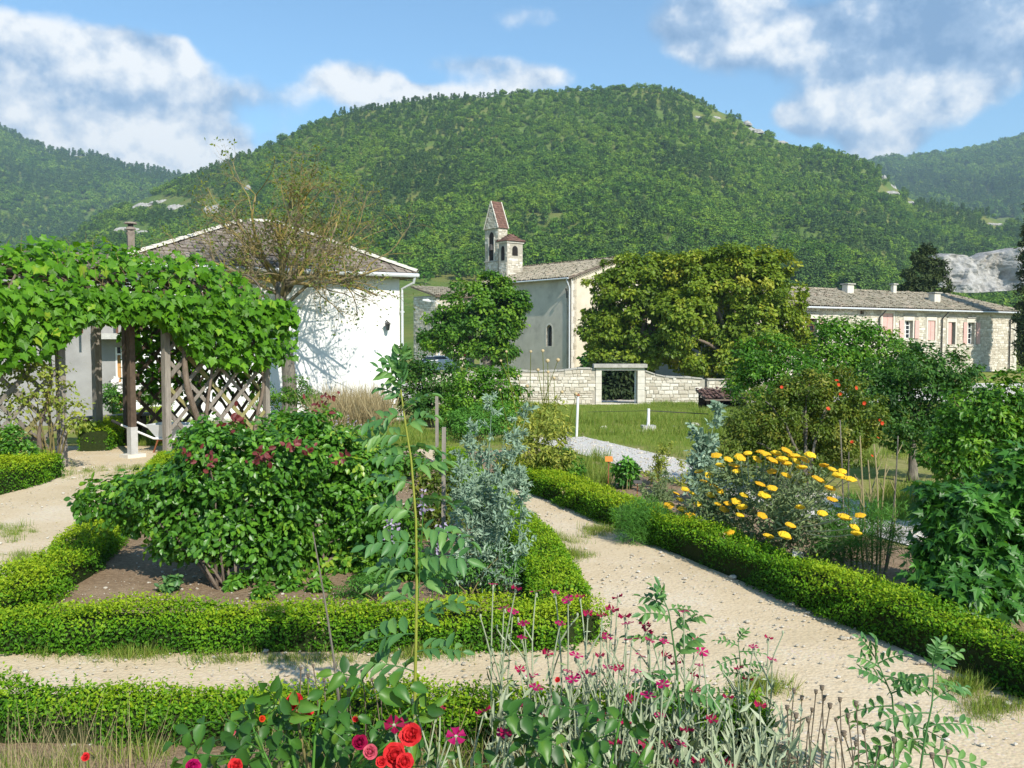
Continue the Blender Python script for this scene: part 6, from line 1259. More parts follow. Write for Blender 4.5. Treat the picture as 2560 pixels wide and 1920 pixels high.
def fennel(label, base, lobes, n, seed, stalks=(), leaf=.085):
    r = np.random.default_rng(seed); o = thing('fennel', label, 'plant', base); pos, R, s, t = crown(lobes, n, 60, .10, leaf, LEAF_T, seed, rnd=1.0, droop=-.4, inner=.1); mk('foliage', MB().scatter(fold_leaf(.05, .0), pos, R, s, t), M['fennel'], o, kind='stuff'); base = np.asarray(base)
    for (x0, y0, x1, y1, Y) in stalks:
        a, b = P(x0, y0, Y), P(x1, y1, Y); a[2] = max(a[2], 0.0); pts = curve_pts(a, b, r.normal(size=3) * .03, 9); st = mk('dry_stalk', MB().tube(pts, np.linspace(.0085, .005, 9), 6), M['dry'] if r.uniform() < .6 else M['bark'], o)
        for k in range(2): i = int(r.integers(4, 8)); mk('side_stalk', MB().tube([pts[i], pts[i] + np.array((r.choice((-1, 1)) * .05, 0, .11)) * r.uniform(.7, 1.4)], [.005, .003], 5), M['dry'], st)
    return o
fennel('fennel with thin dry stalks between yarrow and mallow', G(2190, 1455), pxlobes([(2130, 1340, 90, 55), (2210, 1370, 70, 50), (2090, 1390, 60, 40), (2230, 1300, 50, 50), (2150, 1280, 60, 40)], 7.7), 120, 81, [(2110, 1420, 2100, 1050, 7.7), (2130, 1430, 2122, 1130, 7.75), (2170, 1430, 2150, 1090, 7.6), (2190, 1440, 2185, 1110, 7.7), (2200, 1440, 2215, 1160, 7.8), (2210, 1440, 2245, 1090, 7.65), (2180, 1440, 2170, 1150, 7.8), (2160, 1430, 2195, 1180, 7.9), (2215, 1430, 2235, 1190, 7.8), (2140, 1430, 2155, 1200, 7.7)])
fennel('feathery fennel tuft growing in the gap of the long hedge', G(1600, 1375), pxlobes([(1580, 1300, 38, 42), (1625, 1295, 32, 40), (1600, 1335, 42, 30)], 9.0), 80, 82)
# mullein, blue green herbs and labels in the bed beyond the hedge
wormwood('woolly silver mullein with thin yellow flower spikes', G(1760, 1260), [P(px, py, 11.2) for px, py in ((1735, 1070), (1765, 1100), (1800, 1010), (1730, 1150), (1780, 1140), (1750, 1080))], 10, .075, 65, 'silver', 'mullein', wid=.22, sr=.01, tpl=LEAF2)
wormwood('blue green rue like herb beside the hedge', G(1645, 1275), [P(px, py, 10.9) for px, py in ((1600, 1210), (1630, 1190), (1660, 1180), (1690, 1200), (1620, 1240), (1680, 1230))], 9, .04, 66, 'grey_green', 'herb', wid=.14)
wormwood('yellow flowering herb with upright stems by the gravel lane', G(1665, 1215), [P(px, py, 12.6) for px, py in ((1650, 1110), (1665, 1125), (1685, 1105), (1640, 1140), (1700, 1150))], 7, .05, 67, 'yellow_green', 'herb', wid=.16)
shrub('dark_herb', 'dark leafy herb beside the orange plant tag', G(1562, 1225), pxlobes([(1560, 1185, 24, 28), (1570, 1165, 18, 20)], 12.3), 'mallow', 4, .006, 40, 24, .08, .07, LEAF2, 68, 'cane', cat='plant')
def plant_tag(label, px, py, pt, mat, w, h, tilt=0.0, name='plant_tag', Y=None):
    b = G(px, py); t = P(px + 2, pt, b[1]); o = thing(name, label, 'plant tag', b); mk('stem', MB().bar(b - Z3 * .03, t, .012, .012), M['rust'], o); c = t + (0, -.01, h * .2); d = np.array((math.cos(tilt), 0, math.sin(tilt))); u = np.array((-math.sin(tilt) * .8, .45, math.cos(tilt) * .8)); u = unit(u)
    mk('plate', MB().prism([c - d * w / 2 - u * h / 2, c + d * w / 2 - u * h / 2, c + d * w / 2 + u * h / 2, c - d * w / 2 + u * h / 2], (0, 0, 0), (0, .006, 0)), M[mat], o)
plant_tag('orange plant tag on a thin stake in the bed beyond the hedge', 1520, 1225, 1150, 'orange_tag', .10, .075)
plant_tag('white tilted plant label behind the long hedge below the yarrow', 1992, 1425, 1390, 'white_paint', .10, .07, -.35)
plant_tag('small dark plant tag on a stake beside the rue like herb', 1592, 1262, 1206, 'dark_metal', .10, .04)
# tall yellow green scabious with round seed heads
def scabious():
    r = np.random.default_rng(12); base = G(1345, 1195); o = thing('giant_scabious', 'tall yellow green scabious with straw coloured round heads', 'plant', base)
    me = MB()
    pts = rand_dir(40, r); n = 10; V = [(0, 0, .5)]
    for z, rad in ((.35, .36), (.05, .5), (-.3, .38)):
        for k in range(n): a = 6.283 * k / n; V.append((math.cos(a) * rad * (1 + .08 * (k % 2)), math.sin(a) * rad * (1 + .08 * (k % 2)), z))
    V.append((0, 0, -.5)); F = [(0, 1 + k, 1 + (k + 1) % n) for k in range(n)] + [(1 + l * n + k, 1 + (l + 1) * n + k, 1 + (l + 1) * n + (k + 1) % n, 1 + l * n + (k + 1) % n) for l in range(2) for k in range(n)] + [(31, 21 + (k + 1) % n, 21 + k) for k in range(n)]
    hm = MB().add(V, F, .6).mesh('seed_head'); hm.materials.append(M['straw_head'])
    for (px, py) in ((1266, 879), (1252, 902), (1327, 879), (1357, 877), (1369, 902), (1395, 900), (1345, 925), (1250, 975), (1296, 940), (1318, 965), (1385, 945), (1405, 980), (1370, 930), (1440, 985)):
        p = P(px, py, 12.2 + r.normal() * .3); b = base + np.array((r.normal() * .12, r.normal() * .1, 0)); st = mk('stem', MB().tube(curve_pts(b, p, (r.normal() * .08, 0, 0), 8), np.linspace(.009, .004, 8), 5), M['yellow_green'], o); inst('seed_head', hm, o, p, None, .05 * r.uniform(.7, 1.15))
    pos, R, s, t = crown(pxlobes([(1330, 1100, 60, 70), (1370, 1050, 50, 60), (1310, 1150, 60, 40), (1390, 1130, 40, 50)], 12.3), 110, 20, .12, .075, LEAF_T, 12, rnd=.8); mk('foliage', MB().scatter(LEAF_T, pos, R, s, t), M['yellow_green'], o, kind='stuff')
scabious()
shrub('herb_clump', 'leafy green herbs at the far end of the long hedge', G(1385, 1200), pxlobes([(1390, 1150, 40, 40), (1350, 1170, 40, 30), (1430, 1170, 30, 25)], 12.6), 'green_tree', 5, .008, 70, 30, .10, .06, LEAF2, 69, 'cane', cat='plant')
def spike_flowers(label, Y, spikes, seed, mat='lilac'):
    r = np.random.default_rng(seed); b = on(spikes[0][0], Y); o = thing('sage_plant', label, 'plant', b)
    for (px, py, h) in spikes:
        t = P(px, py, Y + r.normal() * .1); q = b + np.array((t[0] - b[0], 0, 0)) * .8; mk('stem', MB().tube(curve_pts(q, t, (0, 0, 0), 5), .004, 4), M['fennel'], o); N = 34; f = r.uniform(0, 1, N); p = t - Z3 * (f * h)[:, None] + r.normal(size=(N, 3)) * .022; mk('flower_spike', MB().scatter(LEAF2, p, frames(unit(r.normal(size=(N, 3)) + (0, -.5, .4)), r.normal(size=(N, 3))), .04 * r.uniform(.7, 1.2, N), r.uniform(0, 1, N)), M[mat], o, kind='stuff')
spike_flowers('pale lilac flower spikes in front of the tall grass', 20.0, [(840, 1045, .4), (855, 1055, .4), (870, 1040, .45), (885, 1050, .4), (828, 1060, .3), (900, 1062, .3), (862, 1068, .3)], 1)
spike_flowers('grey lilac flower spike near the white marker post', 15.0, [(1420, 1060, .5), (1414, 1085, .4), (1425, 1090, .4)], 2)
spike_flowers('lilac flower spikes beside the licorice stem', 6.6, [(985, 1280, .16), (975, 1300, .14), (1110, 1310, .14), (1095, 1330, .12), (1060, 1240, .13)], 3)
def blossoms(root_name, pts, mat, size, name, seed, petals=6):
    """add flowers (each a part) to a shrub that stands already"""
    r = np.random.default_rng(seed); root = bpy.data.objects[root_name]; V, F = [(0, 0, 0)], []
    for k in range(petals):
        a = 6.283 * k / petals; d = np.array((math.cos(a), math.sin(a), 0)); s = np.array((-d[1], d[0], 0)); i = len(V); V += [tuple(d * .35 - s * .25 + Z3 * .12), tuple(d * .62 + Z3 * .2), tuple(d * .35 + s * .25 + Z3 * .12)]; F += [(0, i, i + 1), (0, i + 1, i + 2)]
    me = MB().add(V, F, .5).mesh(name); me.materials.append(M[mat])
    for (px, py, Y) in pts: p = P(px, py, Y); inst(name, me, root, p, frames(np.array([(.2, -.8, .5)]) + r.normal(size=(1, 3)) * .4, r.normal(size=(1, 3)))[0], size * r.uniform(.8, 1.2))
blossoms('pomegranate_shrub', [(1954, 968, 11.4), (2092, 952, 11.6), (2096, 962, 11.6), (2140, 970, 11.5), (2101, 985, 11.5), (2160, 1008, 11.3), (2200, 1050, 11.5), (2205, 1058, 11.5), (2195, 1095, 11.4), (2180, 1140, 11.3), (2070, 1022, 11.2), (2130, 1105, 11.2)], 'orange_fl', .04, 'flower', 5)
blossoms('white_rose', [(278, 948, 22), (285, 955, 22), (298, 960, 22), (304, 966, 22), (312, 958, 22), (320, 962, 22), (300, 975, 22), (308, 982, 22), (290, 950, 22)], 'white_fl', .16, 'flower', 6, 7)

# rose campions: pale woolly forked stems with magenta flowers
def campion_flower():
    V, F = [(0, 0, 0)], []
    for k in range(5):
        a = 6.283 * k / 5; d = np.array((math.cos(a), math.sin(a), 0)); s = np.array((-d[1], d[0], 0)); i = len(V); V += [tuple(d * .12 - s * .05), tuple(d * .46 - s * .22 + Z3 * .07), tuple(d * .47 - Z3 * .02), tuple(d * .46 + s * .22 + Z3 * .04), tuple(d * .12 + s * .05)]; F += [(0, i, i + 1, i + 2), (0, i + 2, i + 3, i + 4)]
    return np.array(V), F
CF = campion_flower(); CMES = []
for k, mm in enumerate(('magenta', 'crimson', 'magenta', 'crimson')): me = MB().add(CF[0] * (1, 1, 1 + 2 * (k % 2)), CF[1], .2 + .25 * k).mesh('flower'); me.materials.append(M[mm]); CMES.append(me)
CALYX = MB(); CALYX.tube([(0, 0, -.55), (0, 0, -.2), (0, 0, 0)], [.08, .15, .10], 7, .6); CALYX = CALYX.mesh('calyx'); CALYX.materials.append(M['pale_stem'])
CAMP = [('by the hedge corner', 4.35, 1235, [(1233, 1462), (1290, 1473), (1260, 1520), (1282, 1530)]), ('with the tallest magenta flowers', 4.25, 1400, [(1340, 1480), (1388, 1482), (1420, 1500), (1450, 1493), (1400, 1560)]),
        ('leaning over the sandy path', 4.2, 1500, [(1470, 1535), (1505, 1540), (1545, 1495), (1530, 1525), (1562, 1543), (1515, 1592)]), ('against the front box hedge', 4.3, 1360, [(1368, 1635), (1305, 1595), (1330, 1690), (1300, 1765), (1310, 1560)]),
        ('behind the leafy rose shoots', 4.0, 1480, [(1440, 1640), (1475, 1685), (1455, 1690), (1500, 1640), (1430, 1700)]), ('in the thick of the clump', 3.9, 1540, [(1520, 1670), (1548, 1672), (1580, 1600), (1600, 1640), (1570, 1560)]),
        ('around the young licorice shoot', 4.1, 1620, [(1612, 1563), (1617, 1578), (1623, 1602), (1665, 1640), (1690, 1660), (1620, 1700), (1660, 1605)]), ('with crimson older flowers', 3.8, 1590, [(1658, 1712), (1575, 1750), (1590, 1680), (1620, 1740)]),
        ('right of the young licorice', 4.15, 1740, [(1738, 1600), (1755, 1630), (1735, 1690), (1738, 1725), (1710, 1530), (1750, 1665)]), ('near the path with yellow buds', 4.3, 1890, [(1884, 1618), (1921, 1596), (1868, 1700), (1848, 1672), (1930, 1650)]),
        ('low at the foot of the clump', 3.7, 1640, [(1612, 1865), (1665, 1865), (1700, 1860), (1745, 1905), (1690, 1910)]), ('half hidden by rose leaves', 3.7, 1560, [(1565, 1810), (1650, 1790), (1590, 1880), (1718, 1828)]),
        ('with a single deep pink flower', 3.75, 1810, [(1820, 1745), (1818, 1910), (1780, 1800), (1900, 1765)]), ('next to the big red roses', 3.5, 950, [(973, 1815), (1015, 1810), (1090, 1790), (1135, 1838), (1100, 1770)]),
        ('at the very edge of the bed', 3.45, 1120, [(1265, 1835), (1210, 1780), (1255, 1835)]), ('between the rose and the campion clump', 4.0, 1440, [(1300, 1675), (1340, 1720), (1390, 1750), (1420, 1680), (1360, 1800)]), ('among dried grasses', 3.6, 1480, [(1400, 1850), (1500, 1800), (1470, 1880), (1540, 1860)])]
def campions():
    for k, (where, Y, bx, fl) in enumerate(CAMP):
        r = np.random.default_rng(200 + k); b = P(bx, 1900, Y); b[2] = 0.0; o = thing('rose_campion', 'rose campion ' + where, 'flower', b, 'rose campions in the front bed')
        for j, (px, py) in enumerate(fl):
            p = P(px, py, Y + r.uniform(-.12, .12)); q = b + np.array(((p[0] - b[0]) * .55, r.normal() * .05, 0)); pts = curve_pts(q, p, (r.normal() * .02, 0, 0), 8); st = mk('stem', MB().tube(pts, np.linspace(.0055, .003, 8), 5), M['pale_stem'], o)
            ax = np.array((r.normal() * .22, -.08 + r.normal() * .2, 1.0)); R = frames(ax[None], r.normal(size=(1, 3)))[0]; sc = .058 * r.uniform(.8, 1.2); inst('flower', CMES[int(r.integers(0, 4))], o, p + unit(ax) * .004, R, sc); inst('calyx', CALYX, o, p, R, .045)
            # forked side shoot with a bud, and paired woolly leaves
            i = int(r.integers(3, 6)); e = pts[i] + np.array((r.choice((-1, 1)) * r.uniform(.04, .09), r.normal() * .03, r.uniform(.1, .2))); mk('side_shoot', MB().tube([pts[i], (pts[i] + e) / 2 + (0, 0, .01), e], [.004, .0035, .003], 4), M['pale_stem'], st); inst('bud', CALYX, o, e + Z3 * .02, None, .04)
            N = 16; t = r.uniform(0, .8, N); c = np.stack([np.interp(t, np.linspace(0, 1, 8), pts[:, m]) for m in range(3)], 1); d = unit(np.stack([r.normal(size=N), r.normal(size=N) * .7, r.uniform(.4, 1.6, N)], 1)); mk('stem_leaves', MB().scatter(fold_leaf(.24, .05), c, frames(unit(r.normal(size=(N, 3)) + (0, -.3, .5)), d), r.uniform(.05, .11, N) * (1.2 - t), np.clip(.45 + r.normal(size=N) * .2, 0, 1)), M['pale_stem'] if j % 2 else M['grey_green'], st, kind='stuff')
campions()
def bed_fill():
    """grey green young growth at the foot of the campions"""
    r = np.random.default_rng(33); N = 2600; X = r.uniform(-.1, 1.3, N); Y = r.uniform(3.0, 4.35, N); z = np.abs(r.normal(size=N)) * .16; d = unit(np.stack([r.normal(size=N) * .5, r.normal(size=N) * .5, np.ones(N)], 1))
    tag(mk('campion_growth', MB().scatter(fold_leaf(.22, .05), np.stack([X, Y, z], 1), frames(unit(r.normal(size=(N, 3)) + (0, -.4, .3)), d), r.uniform(.05, .13, N), np.clip(.45 + r.normal(size=N) * .22, 0, 1)), M['pale_stem']), 'woolly pale green leaf growth under the rose campions', 'undergrowth', kind='stuff')
bed_fill()

# red rose in the front bed
def rose_flower(parent, p, ax, size, mat, seed, rings=((3, .1, 1.0), (4, .34, .92), (5, .62, .62), (6, .95, .22))):
    """a rose: cupped petals in rings, each petal a piece"""
    r = np.random.default_rng(seed); R0 = frames(np.asarray(ax, float)[None], r.normal(size=(1, 3)))[0]; fl = mk('flower', MB().tube([p - R0[:, 2] * .25 * size, p - R0[:, 2] * .02 * size], [.05 * size, .2 * size], 7), M['rose_dark'], parent)
    V, F = [], []; n = 5
    for j in range(4):
        for i in range(n): u = i / (n - 1) * 2 - 1; y = j / 3; w = math.sin(math.pi * (.18 + .62 * y)) * .5; V.append((u * w, y * .62, .10 * u * u + .16 * y * y - .10 * (j == 3) * (1 - u * u)))
    for j in range(3):
        for i in range(n - 1): F.append((j * n + i, j * n + i + 1, (j + 1) * n + i + 1, (j + 1) * n + i))
    mk('bud_core', MB().tube([p - R0[:, 2] * .02 * size, p + R0[:, 2] * .3 * size, p + R0[:, 2] * .42 * size], [.12 * size, .15 * size, .03 * size], 8, .2), M[mat], fl, smooth=True)
    me = MB().add(V, F, np.repeat((.15, .4, .65, .9), n)).mesh('petal', smooth=True); me.materials.append(M[mat])
    for (cnt, op, steep) in rings:
        for k in range(cnt):
            a = 6.283 * (k + .3 * cnt) / cnt + r.normal() * .15; d = np.array((math.cos(a), math.sin(a), 0)) * (1 - steep * .75) + Z3 * steep; n_ = -np.array((math.cos(a), math.sin(a), 0)) * steep + Z3 * (1 - steep * .6); R = R0 @ frames(n_[None], d[None])[0]; inst('petal', me, fl, p + R0 @ (np.array((math.cos(a), math.sin(a), 0)) * .06 * size), R, size * r.uniform(.85, 1.15) * (.7 + .3 * op))
    return fl
RL = leaf_meshes(oval_leaf(.64, .09, .22), 'rose_dark', 5, 'leaflet', .08, .17)
def front_rose(label, base, canes, leaves, flowers, seed):
    r = np.random.default_rng(seed); o = thing('rose_bush', label, 'rose', base)
    ends = []
    for (px, py, Y) in canes:
        e = P(px, py, Y); pts = curve_pts(np.asarray(base) + r.normal(size=3) * (.05, .05, 0), e, (r.normal() * .03, 0, .05), 9); mk('cane', MB().tube(pts, np.linspace(.009, .0035, 9), 6), M['fennel'] if r.uniform() < .6 else M['cane'], o, smooth=True); ends.append(pts)
    for (px, py, Y, ang, L) in leaves:
        p = P(px, py, Y); a = math.radians(ang); near = min((q for e in ends for q in e), key=lambda q: np.linalg.norm(q - p)); lf = pinnate(o, p, np.array((math.cos(a), r.uniform(-.5, .1), math.sin(a))), np.array((.2, -.7, .8)), L, 2, L * .46, r, lmesh=RL, smat='rose_dark', droop=.3)
        if np.linalg.norm(near - p) < .5: mk('leaf_stalk', MB().tube([near, p], .003, 4), M['rose_dark'], lf)
    for (px, py, Y, sz, mat) in flowers: rose_flower(o, P(px, py, Y), (r.normal() * .3 + .2, -.9, .55), sz, mat, int(px))
    return o
r_ = np.random.default_rng(66)
lv = [(px + r_.normal() * 12, py + r_.normal() * 10, 3.55 + r_.uniform(-.2, .25), r_.choice((0, 180)) + r_.uniform(-35, 60) * 1.0, r_.uniform(.09, .14)) for px in range(520, 1090, 44) for py in (1810, 1860, 1905)]
lv += [(690, 1760, 3.5, 100, .15), (720, 1800, 3.45, 60, .15), (800, 1790, 3.5, 20, .16), (930, 1740, 3.5, 30, .17), (900, 1700, 3.6, 140, .14), (640, 1830, 3.4, 200, .15), (540, 1890, 3.3, 170, .14)]
front_rose('bush of open red roses in the front bed', (P(800, 1900, 3.5)[0], 3.5, 0), [(690, 1690, 3.6), (735, 1720, 3.6), (560, 1810, 3.5), (1000, 1790, 3.4), (900, 1700, 3.6), (1025, 1770, 3.4), (800, 1750, 3.5), (620, 1780, 3.5), (980, 1850, 3.3), (660, 1880, 3.4)], lv,
           [(985, 1890, 3.25, .066, 'red_petal'), (1030, 1838, 3.3, .06, 'red_petal'), (1010, 1905, 3.2, .05, 'red_petal'), (740, 1755, 3.5, .05, 'red_petal'), (765, 1775, 3.5, .04, 'red_petal'), (740, 1795, 3.5, .035, 'red_petal'), (590, 1915, 3.2, .04, 'red_petal'), (480, 1918, 3.2, .045, 'magenta'), (925, 1880, 3.3, .04, 'pink_bud'), (580, 1828, 3.5, .026, 'pink_bud'), (898, 1857, 3.35, .042, 'crimson'), (888, 1798, 3.5, .02, 'red_petal'), (655, 1797, 3.5, .018, 'orange_fl'), (215, 1893, 3.5, .025, 'red_petal'), (955, 1905, 3.2, .03, 'red_petal')], 67)
lv2 = [(px + r_.normal() * 14, py + r_.normal() * 12, 3.4 + r_.uniform(-.2, .2), r_.choice((0, 180)) + r_.uniform(-30, 60), r_.uniform(.10, .15)) for px in range(1260, 1620, 60) for py in (1790, 1840, 1900)]
front_rose('leafy rose without blooms in front of the campions', (P(1430, 1900, 3.4)[0], 3.4, 0), [(1300, 1800, 3.4), (1480, 1760, 3.3), (1560, 1740, 3.4), (1400, 1850, 3.3), (1620, 1860, 3.3)], lv2, [(1395, 1700, 3.6, .016, 'red_petal')], 68)
def campion_pair():
    """two deep red campion blooms close to the red roses"""
    r = np.random.default_rng(9)
    for (px, py, Y, lab) in ((985, 1812, 3.3, 'single dark crimson campion bloom beside the red roses'), (1140, 1840, 3.3, 'single magenta campion bloom on a grey stalk beside the red roses')):
        p = P(px, py, Y); b = p * (1, 1, 0) + (.03, 0, 0); o = thing('rose_campion', lab, 'flower', b, 'rose campions in the front bed'); mk('stem', MB().tube(curve_pts(b, p, (.02, 0, 0), 6), .005, 5), M['pale_stem'], o); R = frames(np.array([(.1, -.5, .8)]), r.normal(size=(1, 3)))[0]; inst('flower', CMES[1 if px < 1000 else 0], o, p, R, .075); inst('calyx', CALYX, o, p, R, .06)
campion_pair()
# dried poppy heads
def poppies():
    n = 8; prof = [(0, -.5, .03), (0, -.42, .2), (0, -.1, .36), (0, .2, .36), (0, .32, .2), (0, .36, .46), (0, .42, .42), (0, .46, .02)]; mb = MB(); mb.tube([(0, 0, z) for _, z, _ in prof], [w for _, _, w in prof], n, .4); hm = mb.mesh('seed_head', smooth=True); hm.materials.append(M['seed'])
    sets = [('at the path edge', 3.9, [(1985, 1728), (2005, 1745), (2040, 1730), (2060, 1745), (2030, 1775), (1968, 1770)]), ('in front of the licorice shoot', 3.7, [(2075, 1765), (2100, 1750), (2120, 1790), (2090, 1800), (2055, 1720), (2140, 1760)]), ('low on the sandy ground', 3.55, [(2090, 1850), (2110, 1835), (2140, 1860), (2060, 1830), (2020, 1800), (1990, 1790)]), ('beside the bent licorice stem', 3.5, [(2235, 1850), (2370, 1880), (2330, 1890), (2200, 1870), (2160, 1830)]), ('above the front hedge near the red roses', 4.3, [(752, 1672), (783, 1665), (838, 1690), (880, 1670), (905, 1680), (955, 1665), (980, 1690)]), ('left of the tall licorice stem', 4.35, [(855, 1665), (770, 1690), (810, 1700), (870, 1700), (930, 1700)])]
    for k, (w, Y, pts) in enumerate(sets):
        r = np.random.default_rng(300 + k); b = P(pts[0][0], 1900, Y); b[2] = 0; o = thing('poppy_stalks', 'dried poppy stalks with seed heads ' + w, 'plant', b, 'dried poppies in the front bed')
        for (px, py) in pts: p = P(px, py, Y + r.uniform(-.1, .1)); q = p * (1, 1, 0) + np.array((r.normal() * .04, r.normal() * .04, 0)); mk('stalk', MB().tube(curve_pts(q, p, (r.normal() * .015, 0, 0), 5), .0026, 4), M['seed'], o); inst('seed_head', hm, o, p, None, .022 * r.uniform(.8, 1.2))
poppies()
st0 = P(850, 1760, 4.1); o = thing('dead_stalk', 'long leaning dead stalk crossing in front of the rose bed hedge', 'stalk', st0 * (1, 1, 0)); mk('stalk', MB().tube(curve_pts(st0 * (1, 1, 0) + (.03, 0, 0), P(782, 1330, 4.2), (.015, 0, 0), 9), np.linspace(.008, .003, 9), 6), M['bark'], o); mk('broken_twig', MB().tube([P(835, 1680, 4.1), P(842, 1655, 4.1)], [.003, .002], 4), M['bark'], o)

# ------------------------------------------------------------------ grasses, gravel and other ground cover
def grass_tuft(seed, n, h, spread, wid=.012):
    r = np.random.default_rng(seed); mb = MB(); b = r.normal(size=(n, 3)) * (spread, spread, 0) * .4; d = unit(np.stack([r.normal(size=n) * .35, r.normal(size=n) * .35, np.ones(n)], 1)); mb.scatter((np.array([(-.5, 0, 0), (.5, 0, 0), (.32, .55, .03), (-.32, .55, .03), (0, 1, .14)]) * (wid / .1, 1, 1) * (.1, 1, 1), np.array([(0, 1, 2), (0, 2, 3), (3, 2, 4)])), b, frames(r.normal(size=(n, 3)) * (1, 1, .2), d), h * r.uniform(.45, 1.2, n), np.clip(.42 + r.normal(size=n) * .22, 0, 1)); return mb
GR = [source('grass_a', grass_tuft(1, 40, .16, .2, .05), M['grass']), source('grass_b', grass_tuft(2, 34, .28, .2, .04), M['grass']), source('grass_c', grass_tuft(3, 50, .09, .25, .06), M['grass']), source('grass_d', grass_tuft(4, 46, .75, .3, .016), M['dry']), source('grass_e', grass_tuft(5, 7, .5, .2, .008), M['dry'])]
def meadow():
    r = np.random.default_rng(41); N = 15000; Y = np.sqrt(r.uniform(14.5 ** 2, 54.5 ** 2, N)); X = r.uniform(-.20, .62, N) * Y
    lane = np.abs((X - rs[0][0]) * hr_n[0] + (Y - rs[0][1]) * hr_n[1] - .65) < .75; off = (X - HR0[0]) * hr_n[0] + (Y - HR0[1]) * hr_n[1]
    keep = ~lane & ((off > 2.2) | (Y > 17.4)) & ~((X < -3.4) & (Y > 32)); px = 1280 + X / Y * F_PX; py = 850 + (2 - gz(X, Y)) / Y * F_PX
    mown = (py > 1090) & (py < 1125); X, Y, mown = X[keep], Y[keep], mown[keep]; k = len(X); tall = vnoise(X, Y, 14, 3.0); idx = np.where(tall > .62, 1, np.where(tall < .35, 2, 0)); idx = np.where(mown, 2, idx)
    gn_scatter('meadow_grass', np.stack([X, Y, gz(X, Y) - .01], 1), r.uniform(.7, 1.4, k), r.uniform(0, 6.28, k), idx, GR, 'rough green meadow grass sloping down to the stone wall', 'grass')
    # behind the pergola and round the house
    N = 5000; Y = r.uniform(17.6, 31, N); X = r.uniform(-.46, -.1, N) * Y; kp = ((X - hR[0]) * hD[0] + (Y - hR[1]) * hD[1]) < -.2; X, Y = X[kp], Y[kp]; gn_scatter('lawn_grass', np.stack([X, Y, gz(X, Y) - .01], 1), r.uniform(.6, 1.2, len(X)), r.uniform(0, 6.28, len(X)), r.choice((0, 0, 2, 2, 1), len(X)), GR, 'grass on the slope between the pergola and the white house', 'grass')
    # tall pale grass against the house
    N = 330; px = r.uniform(790, 965, N); Y = r.uniform(24, 30, N); X = (px - 1280) / F_PX * Y; gn_scatter('tall_grass', np.stack([X, Y, gz(X, Y)], 1), r.uniform(.9, 1.8, N) , r.uniform(0, 6.28, N), np.where(r.uniform(size=N) < .55, 3, 1), GR, 'tall pale grass growing against the white house', 'grass')
    N = 420; px = np.concatenate([r.uniform(1330, 1520, 260), r.uniform(2200, 2360, 160)]); py = np.concatenate([r.uniform(1150, 1230, 260), r.uniform(1230, 1300, 160)]); Q = np.array([G(a, b) for a, b in zip(px, py)]); gn_scatter('bed_grass', Q, r.uniform(.5, 1.0, N), r.uniform(0, 6.28, N), r.choice((0, 1), N), GR, 'loose grass in the bed along the gravel lane', 'grass')
    # weeds on the sandy paths
    spots = [(190, 1180, 60, 18), (330, 1175, 40, 12), (30, 1330, 50, 14), (60, 1400, 60, 16), (140, 1440, 40, 12), (1400, 1350, 60, 12), (1420, 1390, 50, 10), (1900, 1720, 40, 12), (2420, 1720, 50, 16), (300, 1640, 200, 8), (700, 1650, 200, 8), (1100, 1640, 150, 8), (1500, 1330, 40, 10), (2480, 1770, 60, 20)]
    Q = []
    for (a, b, ra, rb) in spots:
        for _ in range(34): Q.append(G(a + r.normal() * ra * .6, b + r.normal() * rb * .6))
    Q = np.array(Q); gn_scatter('path_weeds', Q, r.uniform(.25, .7, len(Q)), r.uniform(0, 6.28, len(Q)), r.choice((0, 2, 2), len(Q)), GR, 'thin weeds creeping over the sandy paths', 'weeds')
    # low weeds on the soil of the front bed
    N = 520; Q = np.stack([r.uniform(-2.9, .6, N), r.uniform(3.6, 4.36, N), np.zeros(N)], 1); Q = Q[vnoise(Q[:, 0] + 5, Q[:, 1], 52, .4) > .42]; gn_scatter('front_bed_weeds', Q, r.uniform(.3, .9, len(Q)), r.uniform(0, 6.28, len(Q)), r.choice((0, 2, 2), len(Q)), GR, 'low green weeds on the soil of the front bed', 'weeds')
    # dry stalky grass in the front bed
    N = 120; px = np.concatenate([r.uniform(-40, 330, 60), r.uniform(560, 860, 30), r.uniform(1050, 1350, 30)]); Y = r.uniform(3.7, 4.25, N); gn_scatter('dry_grass', np.stack([(px - 1280) / F_PX * Y, Y, np.zeros(N)], 1), r.uniform(.35, .95, N), r.uniform(0, 6.28, N), np.full(N, 4), GR, 'dry straw coloured grass stalks in the front bed', 'grass')
meadow()
def pebble(seed):
    r = np.random.default_rng(seed); V = []
    for z, w in ((-.1, .8), (.25, 1), (.5, .6)):
        for k in range(6): a = 6.283 * k / 6; V.append((math.cos(a) * w * .5 * r.uniform(.8, 1.2), math.sin(a) * w * .4 * r.uniform(.8, 1.2), z * .6))
    F = [(l * 6 + k, l * 6 + (k + 1) % 6, (l + 1) * 6 + (k + 1) % 6, (l + 1) * 6 + k) for l in range(2) for k in range(6)] + [tuple(range(12, 18))]; return MB().add(V, F, r.uniform())
